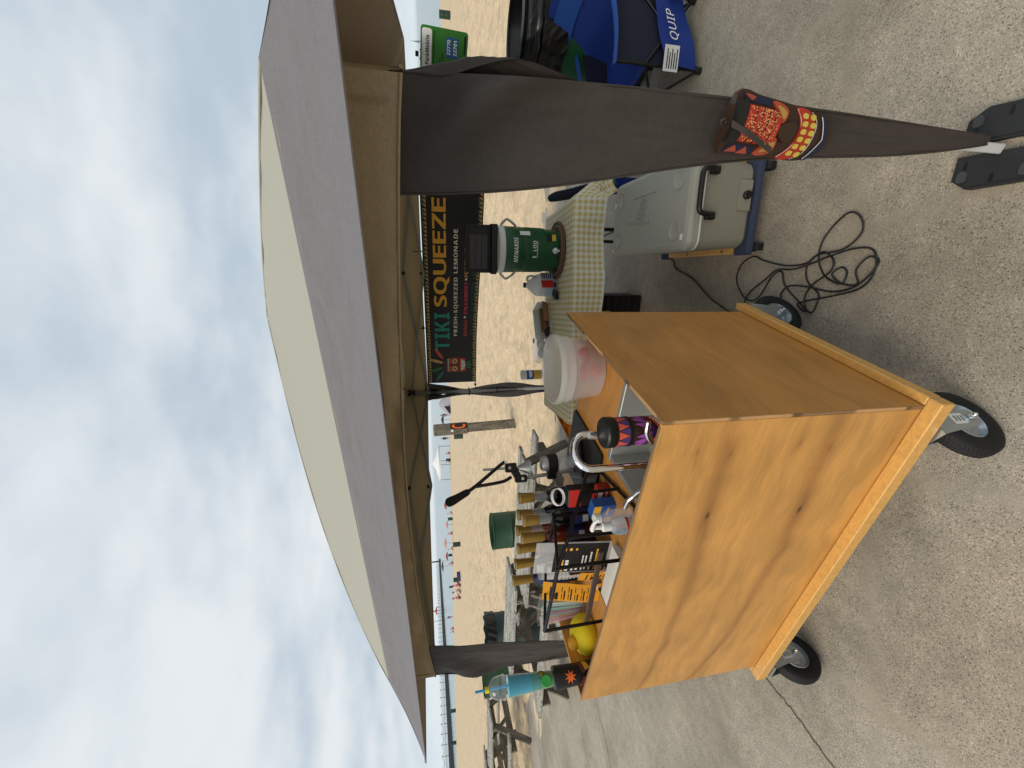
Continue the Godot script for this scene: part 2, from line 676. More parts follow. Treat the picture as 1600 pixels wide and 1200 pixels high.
	for spec in [["weathered wood", Color(0.52, 0.485, 0.43)], ["bleached wood", Color(0.71, 0.695, 0.65)]]:
		m = mat(spec[0], Color(1, 1, 1), 0.9)
		var bc: Color = spec[1]
		m.albedo_texture = tex_of(n, 256, ramp(n, 256, func(x, y):
			var a: int = wn[y * n + (x / 5) % n]
			var b: int = wf[y * n + (x / 9) % n]
			var v: float = 0.86 + (a - 128) / 255.0 * 0.4 + (b - 128) / 255.0 * 0.5
			if b < 74: v *= 0.55
			return Color(bc.r * v, bc.g * v, bc.b * v)))
		m.uv1_scale = Vector3(1.0 / 1.1, 1.0 / 0.3, 1)
	# gingham
	m = mat("gingham cloth", Color(1, 1, 1), 0.75)
	var ck := 64
	m.albedo_texture = tex_of(ck, ck, ramp(ck, ck, func(x, y):
		var a := 1 if x < ck / 2 else 0
		var b := 1 if y < ck / 2 else 0
		var s := a + b
		var th := 0.97 if (x + y) % 3 == 0 else 1.0
		return Color(0.92, 0.91, 0.87) * th if s == 0 else (Color(0.89, 0.85, 0.70) * th if s == 1 else Color(0.83, 0.73, 0.44) * th)))
	m.backlight_enabled = true
	m.backlight = Color(0.25, 0.24, 0.2)
	# canopy cloths
	var cf := noise_bytes(256, 256, 0.3, 81, 2)
	for spec in [["beige canopy cloth", Color(0.715, 0.705, 0.65)], ["grey canopy cloth", Color(0.475, 0.46, 0.47)], ["brown drape cloth", Color(0.235, 0.208, 0.192)], ["valance cloth", Color(0.74, 0.675, 0.56)], ["awning lining", Color(0.66, 0.59, 0.505)]]:
		m = mat(spec[0], Color(1, 1, 1), 0.72)
		var bc: Color = spec[1]
		m.albedo_texture = tex_of(256, 256, ramp(256, 256, func(x, y):
			var v: float = 0.95 + (cf[y * 256 + (x / 6)] - 128) / 255.0 * 0.10 + (cf[(y / 6) * 256 + x] - 128) / 255.0 * 0.08
			return Color(bc.r * v, bc.g * v, bc.b * v)))
		tri_map(m, 3.0)
		m.normal_enabled = true
		m.normal_texture = normal_tex(256, 256, noise_bytes(256, 256, 0.02, 83, 4), 3.0)
		m.normal_scale = 0.35
		m.backlight_enabled = true
		m.backlight = Color(0.10, 0.10, 0.10) if spec[0] == "brown drape cloth" else (Color(0.55, 0.54, 0.50) if spec[0] != "grey canopy cloth" else Color(0.34, 0.33, 0.32))
	m = M["brown drape cloth"]
	m.roughness = 0.6
	# simple ones
	mat("black wire", Color(0.03, 0.03, 0.032), 0.35, 0.2)
	mat("black plastic", Color(0.045, 0.045, 0.05), 0.45)
	mat("black rubber", Color(0.055, 0.055, 0.058), 0.72)
	mat("dark grey rubber", Color(0.14, 0.145, 0.155), 0.62)
	mat("pad grey", Color(0.24, 0.25, 0.265), 0.6)
	mat("zinc", Color(0.72, 0.76, 0.78), 0.32, 0.85)
	mat("chrome", Color(0.92, 0.92, 0.92), 0.06, 1.0)
	mat("stainless", Color(0.68, 0.69, 0.68), 0.42, 0.65)
	mat("white paint", Color(0.82, 0.82, 0.80), 0.5)
	mat("white plastic", Color(0.86, 0.86, 0.85), 0.4)
	mat("frame grey", Color(0.52, 0.52, 0.51), 0.5, 0.2)
	mat("banner black", Color(0.075, 0.07, 0.07), 0.55)
	mat("gold ink", Color(0.92, 0.68, 0.22), 0.6)
	mat("teal ink", Color(0.13, 0.56, 0.53), 0.6)
	mat("dark teal ink", Color(0.17, 0.42, 0.46), 0.6)
	mat("cream ink", Color(0.92, 0.90, 0.84), 0.6)
	mat("tan ink", Color(0.80, 0.62, 0.40), 0.6)
	mat("coral ink", Color(0.78, 0.33, 0.24), 0.6)
	mat("pink ink", Color(0.86, 0.30, 0.38), 0.6)
	mat("green ink", Color(0.18, 0.42, 0.22), 0.6)
	mat("red brown ink", Color(0.42, 0.16, 0.10), 0.6)
	mat("black ink", Color(0.03, 0.03, 0.03), 0.6)
	mat("white ink", Color(0.90, 0.90, 0.89), 0.55)
	mat("blue ink", Color(0.10, 0.32, 0.62), 0.55)
	mat("red ink", Color(0.76, 0.16, 0.11), 0.5)
	mat("mask coral", Color(0.62, 0.27, 0.17), 0.5)
	mat("mask blue", Color(0.075, 0.11, 0.22), 0.5)
	mat("mask tan", Color(0.66, 0.50, 0.26), 0.5)
	mat("yellow ink", Color(0.86, 0.69, 0.20), 0.5)
	mat("mask yellow", Color(0.74, 0.66, 0.27), 0.5)
	mat("mask red", Color(0.62, 0.17, 0.11), 0.5)
	mat("orange ink", Color(0.93, 0.42, 0.12), 0.5)
	mat("purple ink", Color(0.30, 0.20, 0.42), 0.5)
	mat("violet ink", Color(0.62, 0.32, 0.66), 0.5)
	mat("dark wood", Color(0.20, 0.125, 0.075), 0.5)
	mat("sign green", Color(0.17, 0.46, 0.12), 0.45)
	mat("cooler green", Color(0.03, 0.30, 0.15), 0.42)
	mat("barrel green", Color(0.12, 0.26, 0.16), 0.55)
	mat("dark barrel green", Color(0.06, 0.17, 0.15), 0.55)
	mat("can green", Color(0.09, 0.2, 0.15), 0.6)
	mat("cooler grey", Color(0.54, 0.53, 0.475), 0.48)
	mat("drape lining", Color(0.36, 0.345, 0.335), 0.6)
	mat("cooler lid grey", Color(0.60, 0.605, 0.575), 0.45)
	mat("pale grey", Color(0.74, 0.75, 0.74), 0.45)
	mat("blue carpet", Color(0.20, 0.235, 0.32), 0.95)
	mat("chair blue", Color(0.03, 0.18, 0.50), 0.7)
	mat("chair light blue", Color(0.07, 0.27, 0.58), 0.7)
	mat("chair navy", Color(0.05, 0.08, 0.17), 0.8)
	mat("cable", Color(0.10, 0.10, 0.11), 0.6)
	mat("bag black", Color(0.035, 0.035, 0.04), 0.28)
	mat("lemon yellow", Color(0.90, 0.80, 0.08), 0.75)
	mat("lemon orange", Color(0.92, 0.66, 0.10), 0.6)
	mat("kraft", Color(0.62, 0.46, 0.28), 0.85)
	mat("kraft dark", Color(0.45, 0.33, 0.22), 0.85)
	mat("paper", Color(0.86, 0.86, 0.84), 0.8)
	mat("amber glass", Color(0.36, 0.12, 0.03), 0.12)
	mat("dark glass", Color(0.03, 0.025, 0.03), 0.1)
	mat("gold cup", Color(0.62, 0.50, 0.24), 0.22, 0.35)
	mat("label blue", Color(0.10, 0.16, 0.36), 0.5)
	mat("rock grey", Color(0.34, 0.34, 0.34), 0.9)
	mat("steel dark", Color(0.22, 0.23, 0.24), 0.6)
	mat("tent white", Color(0.88, 0.88, 0.87), 0.7)
	mat("tent grey", Color(0.60, 0.60, 0.63), 0.7)
	mat("tent navy", Color(0.09, 0.12, 0.2), 0.7)
	mat("skin", Color(0.62, 0.42, 0.32), 0.6)
	mat("skin light", Color(0.80, 0.60, 0.50), 0.6)
	for a in [["thin clear", Color(0.95, 0.97, 0.98, 0.07), 0.05], ["clear plastic", Color(0.95, 0.96, 0.97, 0.22), 0.08], ["frosted plastic", Color(0.90, 0.89, 0.87, 0.34), 0.42], ["blue tint plastic", Color(0.70, 0.78, 0.86, 0.6), 0.3], ["clear bag", Color(0.92, 0.92, 0.92, 0.12), 0.2], ["pink liquid", Color(0.82, 0.66, 0.68, 0.30), 0.3], ["gel", Color(0.75, 0.85, 0.92, 0.3), 0.1]]:
		m = mat(a[0], a[1], a[2])
		m.transparency = BaseMaterial3D.TRANSPARENCY_ALPHA
	mat("blue drink", Color(0.04, 0.58, 0.70), 0.2)
	m = M["pine board"].duplicate()
	m.resource_name = "orange pine"
	m.albedo_color = Color(1.0, 0.80, 0.50)
	m.clearcoat_enabled = false
	m.roughness = 0.75
	m.metallic_specular = 0.2
	M["orange pine"] = m

func plywood(called: String, streaks: bool, s: int) -> void:
	var w := 1536 if streaks else 1024
	var h := w * 5 / 8
	var gr := noise_bytes(w, h, 0.012, s, 5)
	var fi := noise_bytes(w, h, 0.09, s + 1, 3)
	var wv := noise_bytes(w, h, 0.004, s + 2, 2)
	var hair := noise_bytes(w, h, 0.42, s + 3, 2)
	# knots and mineral streaks, as (length, height) in metres from the near right corner of the long side
	var knots := [[0.372, 0.944, 1.0], [0.392, 0.584, 1.0], [0.102, 1.064, 0.8], [0.098, 0.722, 0.8], [0.12, 0.95, 0.9], [0.125, 0.60, 0.8], [0.122, 0.36, 0.7]] if streaks else [[0.5, 0.4, 0.4]]
	var pts := [[[0.0, 0.985], [0.2, 0.965], [0.372, 0.945], [0.6, 0.915], [0.87, 0.895], [1.15, 0.90], [1.47, 0.93]], [[0.0, 0.63], [0.2, 0.605], [0.392, 0.585], [0.6, 0.565], [0.87, 0.575], [1.15, 0.60], [1.47, 0.68]]]
	var lines := []
	for q in pts:
		var row := PackedFloat32Array()
		row.resize(w)
		for x in w:
			var l := x * 1.5 / w
			for k in q.size() - 1:
				if l >= q[k][0] and l <= q[k + 1][0] + 0.1:
					var t: float = (l - q[k][0]) / (q[k + 1][0] - q[k][0])
					t = clampf(t, 0, 1)
					row[x] = lerpf(q[k][1], q[k + 1][1], t)
		lines.append(row)
	var d := ramp(w, h, func(x, y):
		var i: int = y * w + x
		var l: float = x * 1.5 / w
		var hh: float = 1.22 - y * 0.94 / h
		var warp: float = (wv[i] - 128) / 255.0
		var g: int = gr[(int(y * 1.0 + warp * 60.0 + h) % h) * w + (x / 6 + 300) % w]
		var b: int = fi[((y + 40) % h) * w + (x / 14) % w]
		var v: float = 0.95 + (g - 128) / 255.0 * 0.16 + (b - 128) / 255.0 * 0.085 + warp * 0.09 + (hair[y * w + (x / 26 + y * 7) % w] - 128) / 255.0 * 0.085
		var red := 0.0
		if streaks:
			for k in 2:
				var wide: float = (0.030 if l < 0.55 else lerpf(0.030, 0.014, clampf((l - 0.55) / 0.6, 0, 1))) * (1.0 + (g - 128) / 200.0)
				var dy: float = (hh - lines[k][x] - warp * 0.02) / wide
				red += exp(-dy * dy * 0.7) * (0.85 if l > 0.2 else 0.65)
		for k in knots:
			var dx: float = (l - k[0]) / 0.05
			var dy: float = (hh - k[1]) / 0.016
			var rr: float = dx * dx + dy * dy
			red += exp(-rr * 0.5) * 0.5 * k[2]
			var core: float = pow((l - k[0]) / 0.014, 2) + pow((hh - k[1]) / 0.006, 2)
			v *= 1.0 - (0.55 if k[2] > 0.95 else 0.12) * exp(-core)
		red = clampf(red, 0, 1.3)
		return Color(0.80 * v, 0.585 * v, 0.305 * v).lerp(Color(0.57 * v, 0.375 * v, 0.18 * v), red * 0.6))
	var m := mat(called, Color(1, 1, 1), 0.45)
	m.albedo_texture = tex_of(w, h, d)
	m.texture_repeat = true
	m.clearcoat_enabled = true
	m.clearcoat = 0.2
	m.clearcoat_roughness = 0.3
	if not streaks: m.albedo_color = Color(0.97, 0.93, 0.87)  # browner wood, with canopy shade on the end panel put into the colour
	m.uv1_scale = Vector3(1.0 / 1.5, 1.0 / 0.94, 1)
	m.uv1_offset = Vector3(0, 1.22 / 0.94, 0)

func ground_at(s: float, q: float) -> Vector3:
	return ALONG * s + SEA * q

func sand_base(q: float) -> float:
	if q < 5.6: return lerpf(-0.035, 0.012, (q - 4.4) / 1.2)
	if q < 9.0: return 0.012 + (q - 5.6) * 0.012
	return 0.053 - (q - 9.0) * 0.0245

func setting() -> void:
	var st := sb()
	quad(st, ground_at(-400, 7.0), ground_at(400, 7.0), ground_at(400, -400), ground_at(-400, -400), Vector3.UP)
	tag(ob("pavement", st, M["pavement concrete"]), "", "", "", "structure")
	# saw-cut joints and cracks in the concrete, left of the cart
	for ln in [[[-1.6, -2.3], [-1.722, -1.997], [-1.776, -1.811], [-1.845, -1.663], [-1.99, -1.2], [-2.2, -0.6]], [[-3.3, -5.02], [-3.755, -4.674], [-3.891, -4.591], [-4.054, -4.424], [-4.276, -4.274], [-5.0, -3.7]]]:
		st = sb()
		var pts := []
		for p in ln: pts.append(Vector3(p[0], 0.004, p[1]))
		pts = curve(pts, 8)
		for i in pts.size():
			pts[i] += Vector3(rng.randf_range(-0.006, 0.006), 0, rng.randf_range(-0.006, 0.006))
		for i in pts.size() - 1:
			var a: Vector3 = pts[i]
			var b: Vector3 = pts[i + 1]
			var sd := (b - a).cross(Vector3.UP).normalized() * 0.0028
			quad(st, a - sd, b - sd, b + sd, a + sd, Vector3.UP)
		tag(ob("pavement_joint", st, M["joint"]), "", "", "", "structure")
	# beach
	var fn := FastNoiseLite.new()
	fn.seed = 3
	fn.frequency = 1.6
	fn.fractal_octaves = 3
	var fl := FastNoiseLite.new()
	fl.seed = 9
	fl.frequency = 0.25
	var dep := FastNoiseLite.new()
	dep.seed = 12
	dep.noise_type = FastNoiseLite.TYPE_CELLULAR
	dep.frequency = 2.1
	dep.cellular_return_type = FastNoiseLite.RETURN_DISTANCE
	st = sb()
	sheet(st, 150, 80, func(u, v):
		var q: float = 4.4 + 82.0 * v * v
		var s: float = lerpf(-260, 150, u)
		return ground_at(s, q) + Vector3.UP * (sand_base(q) - 0.07 + 0.05 * fl.get_noise_2d(s * 0.4, q)))
	tag(ob("beach_sand", st, M["beach sand"]), "", "", "", "structure")
	st = sb()
	sheet(st, 330, 130, func(u, v):
		var q: float = 4.4 + 5.0 * v + 16.0 * v * v
		var s: float = lerpf(-24, 22, u)
		var edge: float = clampf((q - 4.4) / 3.0, 0.0, 1.0) * clampf((25.4 - q) / 3.0, 0, 1) * clampf(minf(s + 24.0, 22.0 - s) / 2.0, 0, 1)
		var hh: float = fn.get_noise_2d(s * 1.3, q * 1.3) * 0.085 + minf(dep.get_noise_2d(s, q * 1.3) + 0.62, 0.0) * 0.16
		var drift: float = fl.get_noise_2d(s * 1.2, q * 3.0) * 0.05 * clampf((8.0 - q) / 2.0, 0, 1)
		return ground_at(s, q) + Vector3.UP * (sand_base(q) + hh * (0.15 + 0.85 * edge) + drift - 0.05 * (1.0 - edge) * clampf((q - 20.0) / 5.0, 0.0, 1.0)))
	tag(ob("beach_sand", st, M["beach sand"]), "", "", "", "structure")
	st = sb()
	quad(st, ground_at(-7000, 7000), ground_at(7000, 7000), ground_at(7000, 62), ground_at(-7000, 62), Vector3.UP)
	var o := ob("lake_water", st, M["lake water"])
	o.position.y = -1.70
	tag(o, "", "", "", "structure")

# ---------- canopy ----------
func canopy() -> void:
	var S := 3.069
	var he := 2.116
	var hv := 1.838
	var hh := 1.912
	var ho := 0.337
	var hp := 2.825
	var puff := [0.012, 0.085, 0.06, 0.03]
	var t := thing("canopy_tent", "beige pop-up canopy with grey awnings and brown leg drapes over the lemonade cart", "canopy")
	t.transform = CANOPY
	var corner := [Vector3(0, 0, 0), Vector3(S, 0, 0), Vector3(S, 0, S), Vector3(0, 0, S)]
	var mid := Vector3(S / 2, 0, S / 2)
	var top := Vector3(S / 2 - 0.22, 0, S / 2)
	var fz := FastNoiseLite.new()
	fz.seed = 77
	fz.frequency = 1.0
	for k in 4:
		var a: Vector3 = corner[k]
		var b: Vector3 = corner[(k + 1) % 4]
		var along := (b - a).normalized()
		var out := ((a + b) / 2 - mid).normalized()
		var apex := top + Vector3.UP * hp
		# roof: two stitched lobes sagging between the hips, taut at the eave
		var st := sb()
		sheet(st, 40, 20, func(u, v):
			var p: Vector3 = a.lerp(b, u) + Vector3.UP * he
			var w: float = pow(v, 0.97)
			p = p.lerp(apex, w * 0.995)
			var sag: float = lerpf(puff[k], puff[(k + 1) % 4], u) * sin(PI * pow(v, 0.8)) - 0.05 * sin(PI * u) * sin(PI * v)
			var pucker: float = (0.020 * fz.get_noise_2d(u * 16.0 + v * 9.0 + k * 7, v * 5.0) * exp(-v * 5.0) * minf(v * 9.0, 1.0) + 0.006 * fz.get_noise_2d(u * 4.0 + v * 9.0, v * 6.0 + k * 3))
			return p + Vector3.UP * (sag + pucker), Vector3.UP + out)
		var rp := ob("roof_panel", st, M["beige canopy cloth"], t)
		st = sb()
		var hip := []
		for i in 25:
			var v := i / 24.0
			hip.append((a + Vector3.UP * he).lerp(apex, pow(v, 0.97) * 0.995) + Vector3.UP * (puff[k] * sin(PI * pow(v, 0.8)) + 0.0015))
		tube(st, hip, 0.0032, 5)
		ob("seam", st, M["beige canopy cloth"], rp)
		# awning, flaring out from the eave
		st = sb()
		sheet(st, 96, 26, func(u, v):
			var e: Vector3 = a.lerp(b, u) + Vector3.UP * (he + 0.004)
			var ca: Vector3 = a + (out - along) * ho + Vector3.UP * hh
			var cb: Vector3 = b + (out + along) * ho + Vector3.UP * hh
			var h: Vector3 = ca.lerp(cb, u)
			var p: Vector3 = e.lerp(h, v)
			var f: float = fz.get_noise_2d(u * 7.0 + v * 1.5 + k * 13.0, v * 11.0 + u * 2.0) * 0.030 * (exp(-v * 2.6) + 0.10) * minf(v * 6.0, 1.0)
			f += fz.get_noise_2d(u * 6.0 + k * 5.0, v * 2.0) * 0.012 * sin(PI * v)
			f *= smoothstep(0.0, 0.07, minf(u, 1.0 - u))
			return p + (out * 0.5 + Vector3.UP) * (f - 0.012 * sin(PI * v)), Vector3.UP + out)
		var aw := ob("awning", st, M["grey canopy cloth"], t)
		st = sb()
		sheet(st, 30, 4, func(u, v):
			var e: Vector3 = a.lerp(b, u) + Vector3.UP * (he - 0.012)
			var h: Vector3 = (a + (out - along) * ho).lerp(b + (out + along) * ho, u) + Vector3.UP * (hh + 0.001)
			return e.lerp(h, lerpf(0.02, 0.985, v)) - (out * 0.5 + Vector3.UP) * 0.030 * sin(PI * v), Vector3.UP + out)
		ob("lining", st, M["awning lining"], aw)
		st = sb()
		var ca2: Vector3 = a + (out - along) * ho + Vector3.UP * hh
		var cb2: Vector3 = b + (out + along) * ho + Vector3.UP * hh
		bar(st, ca2 + Vector3.UP * 0.004, cb2 + Vector3.UP * 0.004, 0.016, 0.003, out + Vector3.UP * -0.6, 0.0)
		ob("hem", st, M["grey canopy cloth"], aw)
		# valance hanging straight down inside the awning, its hem pulled up between the legs
		var rise := 0.07 if k == 0 else 0.012
		st = sb()
		sheet(st, 90, 10, func(u, v):
			var p: Vector3 = a.lerp(b, u) + out * 0.010 + Vector3.UP * lerpf(he - 0.004, hv + rise * pow(sin(PI * u), 0.8), v)
			var d: float = fz.get_noise_2d(u * 5.0 + v * 1.6 + k * 31.0, v * 0.8) * 0.035 * v + fz.get_noise_2d(u * 22.0 - v * 3.0, 4.0 + k) * 0.008 * v
			var end: float = smoothstep(0.05, 0.2, minf(u, 1.0 - u))
			return p + out * d * end, out)
		var va := ob("valance", st, M["valance cloth"], t)
		st = sb()
		var hp2 := []
		for i in 41:
			var u := i / 40.0
			var d: float = fz.get_noise_2d(u * 5.0 + 1.6 + k * 31.0, 0.8) * 0.035 + fz.get_noise_2d(u * 22.0 - 3.0, 4.0 + k) * 0.008
			hp2.append(a.lerp(b, u) + out * (0.011 + d * smoothstep(0.05, 0.2, minf(u, 1.0 - u))) + Vector3.UP * (hv + rise * pow(sin(PI * u), 0.8)))
		tube(st, hp2, 0.0045, 6)
		ob("hem", st, M["valance cloth"], va)
		for s in 2:
			for g in 2:
				st = sb()
				var sp: Vector3 = a.lerp(b, 0.016 + g * 0.0028 if s == 0 else 0.984 - g * 0.0028) + out * 0.0115
				bar(st, sp + Vector3.UP * (he - 0.01), sp + Vector3.UP * (hv + 0.03), 0.0022, 0.002, along, 0.0)
				ob("seam", st, M["valance cloth"], va)
	# legs
	for k in 4:
		var c: Vector3 = corner[k]
		var inn := (mid - c).normalized() * 0.042
		var st := sb()
		cbox(st, Vector3(0.036, 1.35, 0.036), c + inn + Vector3.UP * 1.40, 0.003)
		ob("leg", st, M["frame grey"], t)
		st = sb()
		cbox(st, Vector3(0.028, 0.80, 0.028), c + inn + Vector3.UP * 0.43, 0.003)
		ob("leg_foot", st, M["pale grey"], t)
		st = sb()
		cbox(st, Vector3(0.06, 0.09, 0.06), c + inn * 1.8 + Vector3.UP * 2.035, 0.008)
		ob("leg_bracket", st, M["black plastic"], t)
		st = sb()
		cbox(st, Vector3(0.055, 0.07, 0.055), c + inn * 1.8 + Vector3.UP * 1.76, 0.008)
		ob("leg_bracket", st, M["black plastic"], t)
		# roof strut towards the peak
		st = sb()
		bar(st, c + inn + Vector3.UP * 2.05, top + Vector3.UP * (hp - 0.24), 0.016, 0.012)
		ob("roof_strut", st, M["frame grey"], t)
	# folding trusses: two crossed pairs on each side
	for k in 4:
		var a: Vector3 = corner[k] + (mid - corner[k]).normalized() * 0.05
		var b: Vector3 = corner[(k + 1) % 4] + (mid - corner[(k + 1) % 4]).normalized() * 0.05
		var lo := 1.83 if k else 1.935
		var hi := 2.03
		for j in 2:
			var p := a.lerp(b, j * 0.5)
			var q := a.lerp(b, j * 0.5 + 0.5)
			var inn := (mid - (a + b) / 2).normalized() * 0.012
			for s in 2:
				var st := sb()
				var y0 := lo if (s == 0) == (j == 0) else hi
				var y1 := hi if (s == 0) == (j == 0) else lo
				bar(st, p + Vector3.UP * y0 + inn * (s * 2 - 1), q + Vector3.UP * y1 + inn * (s * 2 - 1), 0.024, 0.012)
				ob("truss_bar", st, M["frame grey"], t)
			var st2 := sb()
			cbox(st2, Vector3.ONE * 0.028, (p + q) / 2 + Vector3.UP * (lo + hi) / 2, 0.008)
			ob("truss_joint", st2, M["black plastic"], t)
		var st3 := sb()
		var m3 := a.lerp(b, 0.5)
		cbox(st3, Vector3(0.028, 0.038, 0.028), m3 + Vector3.UP * hi, 0.006)
		ob("truss_joint", st3, M["black plastic"], t)
		st3 = sb()
		cbox(st3, Vector3(0.028, 0.038, 0.028), m3 + Vector3.UP * (lo + 0.02), 0.006)
		ob("truss_joint", st3, M["black plastic"], t)
	var stp := sb()
	tube(stp, [top + Vector3.UP * 2.2, top + Vector3.UP * (hp - 0.10)], 0.018, 8)
	ob("peak_pole", stp, M["frame grey"], t)
	# leg drapes: a wing of cloth along each of the two sides that meet at a leg
	for k in 4:
		var c: Vector3 = corner[k]
		var n1 := ((corner[(k + 1) % 4] as Vector3) - c).normalized()
		var n0 := ((corner[(k + 3) % 4] as Vector3) - c).normalized()
		var inw := (n0 + n1).normalized()
		var tied := k == 2
		for side in 2:
			var dir := n1 if side == 0 else n0
			var out := -n0 if side == 0 else -n1
			var st := sb()
			sheet(st, 26, 60, func(u, v):
				var y: float = lerpf(hv + 0.03, 0.13, v)
				var wide: float = lerpf(0.245, 0.018, pow(v, 1.02)) + 0.012 * sin(v * 9.0 + k)
				if k == 1 or k == 3: wide = (lerpf(0.20, 0.03, pow(v, 0.9)) + 0.012 * sin(v * 8.0)) if k == 1 else lerpf(0.07, 0.03, v)
				if k == 0 and side == 1: wide = lerpf(0.05, 0.02, v)
				if k == 1: wide = (lerpf(0.40, 0.03, pow(v, 0.9)) + 0.010 * sin(v * 8.0)) if side == 1 else lerpf(0.05, 0.02, v)
				if tied:
					wide = lerpf(0.17, 0.045, pow(v, 0.5)) + 0.03 * sin(v * 13.0) * v
					wide *= 1.0 - 0.55 * exp(-pow((v - 0.28) * 9.0, 2))
				var bulge: float = 0.022 * sin(PI * pow(v, 0.8))
				var p: Vector3 = c + dir * (u * wide - bulge * (1.0 - u)) + out * bulge * 0.6
				var fold: float = 0.010 * sin(u * 9.0 + v * 3.0 + k) * v * (1.0 - v) * 4.0 + fz.get_noise_2d(u * 2.5 + k * 11.0 + side * 5.0, v * 3.2) * 0.016 + fz.get_noise_2d((u - v) * 7.0, v * 2.0 + u * 3.0 + k) * 0.007
				fold *= (1.0 - 0.6 * v) * (0.6 if k == 0 else 1.0)
				fold += 0.036 * exp(-pow((u * 0.9 + v * 4.2 - 0.65) * 3.4, 2)) - 0.010 * exp(-pow((u * 0.5 + v * 5.0 - 0.35) * 4.0, 2))
				if tied: fold += 0.03 * sin(u * 11.0 + v * 5.0) * (0.4 + v)
				fold *= smoothstep(0.0, 0.12, v + 0.01)
				return p + out * fold + Vector3.UP * y, out)
			var dr := ob("leg_drape", st, M["drape lining"] if tied else M["brown drape cloth"], t)
			# stitched hem along the free edge
			st = sb()
			var pts := []
			for i in 31:
				var v := i / 30.0
				var wide: float = lerpf(0.245, 0.018, pow(v, 1.02)) + 0.012 * sin(v * 9.0 + k)
				if k == 1 or k == 3: wide = (lerpf(0.20, 0.03, pow(v, 0.9)) + 0.012 * sin(v * 8.0)) if k == 1 else lerpf(0.07, 0.03, v)
				if k == 0 and side == 1: wide = lerpf(0.05, 0.02, v)
				if k == 1: wide = (lerpf(0.40, 0.03, pow(v, 0.9)) + 0.010 * sin(v * 8.0)) if side == 1 else lerpf(0.05, 0.02, v)
				var bulge: float = 0.022 * sin(PI * pow(v, 0.8))
				var fold: float = 0.010 * sin(9.0 + v * 3.0 + k) * v * (1.0 - v) * 4.0 + fz.get_noise_2d(2.5 + k * 11.0 + side * 5.0, v * 3.2) * 0.016 + fz.get_noise_2d((1.0 - v) * 7.0, v * 2.0 + 3.0 + k) * 0.007
				fold = (fold * (1.0 - 0.6 * v) * (0.6 if k == 0 else 1.0) + 0.036 * exp(-pow((0.9 + v * 4.2 - 0.65) * 3.4, 2)) - 0.010 * exp(-pow((0.5 + v * 5.0 - 0.35) * 4.0, 2))) * smoothstep(0.0, 0.12, v + 0.01)
				pts.append(c + dir * wide + out * (bulge * 0.6 + fold + 0.001) + Vector3.UP * lerpf(hv + 0.03, 0.13, v))
			if not tied:
				tube(st, pts, 0.0028, 5)
				ob("hem", st, M["brown drape cloth"], dr)
		if tied:
			for y in [1.33, 0.98]:
				var st := sb()
				var ring := []
				for i in 10: ring.append(c + inw * 0.02 + Vector3(cos(TAU * i / 10) * 0.05, y, sin(TAU * i / 10) * 0.05))
				tube(st, ring, 0.006, 5, true)
				ob("tie_cord", st, M["black plastic"], t)
	# weight plates on the near right foot: two rubber halves clasped round the leg
	var w := thing("canopy_weight_plate", "black rubber weight plate in two halves around the foot of the near canopy leg", "weight plate", CANOPY * Vector3(0.015, 0, 0.02), -0.30)
	w.scale = Vector3(0.78, 0.62, 0.78)
	for s in 2:
		var st := sb()
		var half := pv([0.022, -0.17, 0.10, -0.17, 0.145, -0.13, 0.155, 0.09, 0.115, 0.15, 0.022, 0.15])
		if s == 1:
			for i in half.size(): half[i].x = -half[i].x
		prism(st, half, 0.0, 0.050, Transform3D(Basis(Vector3.RIGHT, Vector3.FORWARD, Vector3.UP), Vector3.ZERO))
		var inner := Geometry2D.offset_polygon(half, -0.012)[0]
		prism(st, inner, 0.050, 0.056, Transform3D(Basis(Vector3.RIGHT, Vector3.FORWARD, Vector3.UP), Vector3.ZERO))
		var hf := ob("rubber_half", st, M["dark grey rubber"], w)
		for p in [[0.105, -0.11], [0.105, 0.09], [0.05, 0.10]]:
			st = sb()
			prism(st, rrect(0.045, 0.034, 0.014, 3), 0.056, 0.064, Transform3D(Basis(Vector3.RIGHT, Vector3.FORWARD, Vector3.UP), Vector3(p[0] * (1 - 2 * s), 0, p[1])))
			ob("raised_pad", st, M["pad grey"], hf)
		for p in [[0.06, -0.11], [0.12, -0.01]]:
			st = sb()
			prism(st, rrect(0.034, 0.013, 0.006, 3), 0.055, 0.0575, Transform3D(Basis(Vector3.RIGHT, Vector3.FORWARD, Vector3.UP), Vector3(p[0] * (1 - 2 * s), 0, p[1])))
			ob("slot", st, M["black ink"], hf)
	banner()
	tiki_mask()

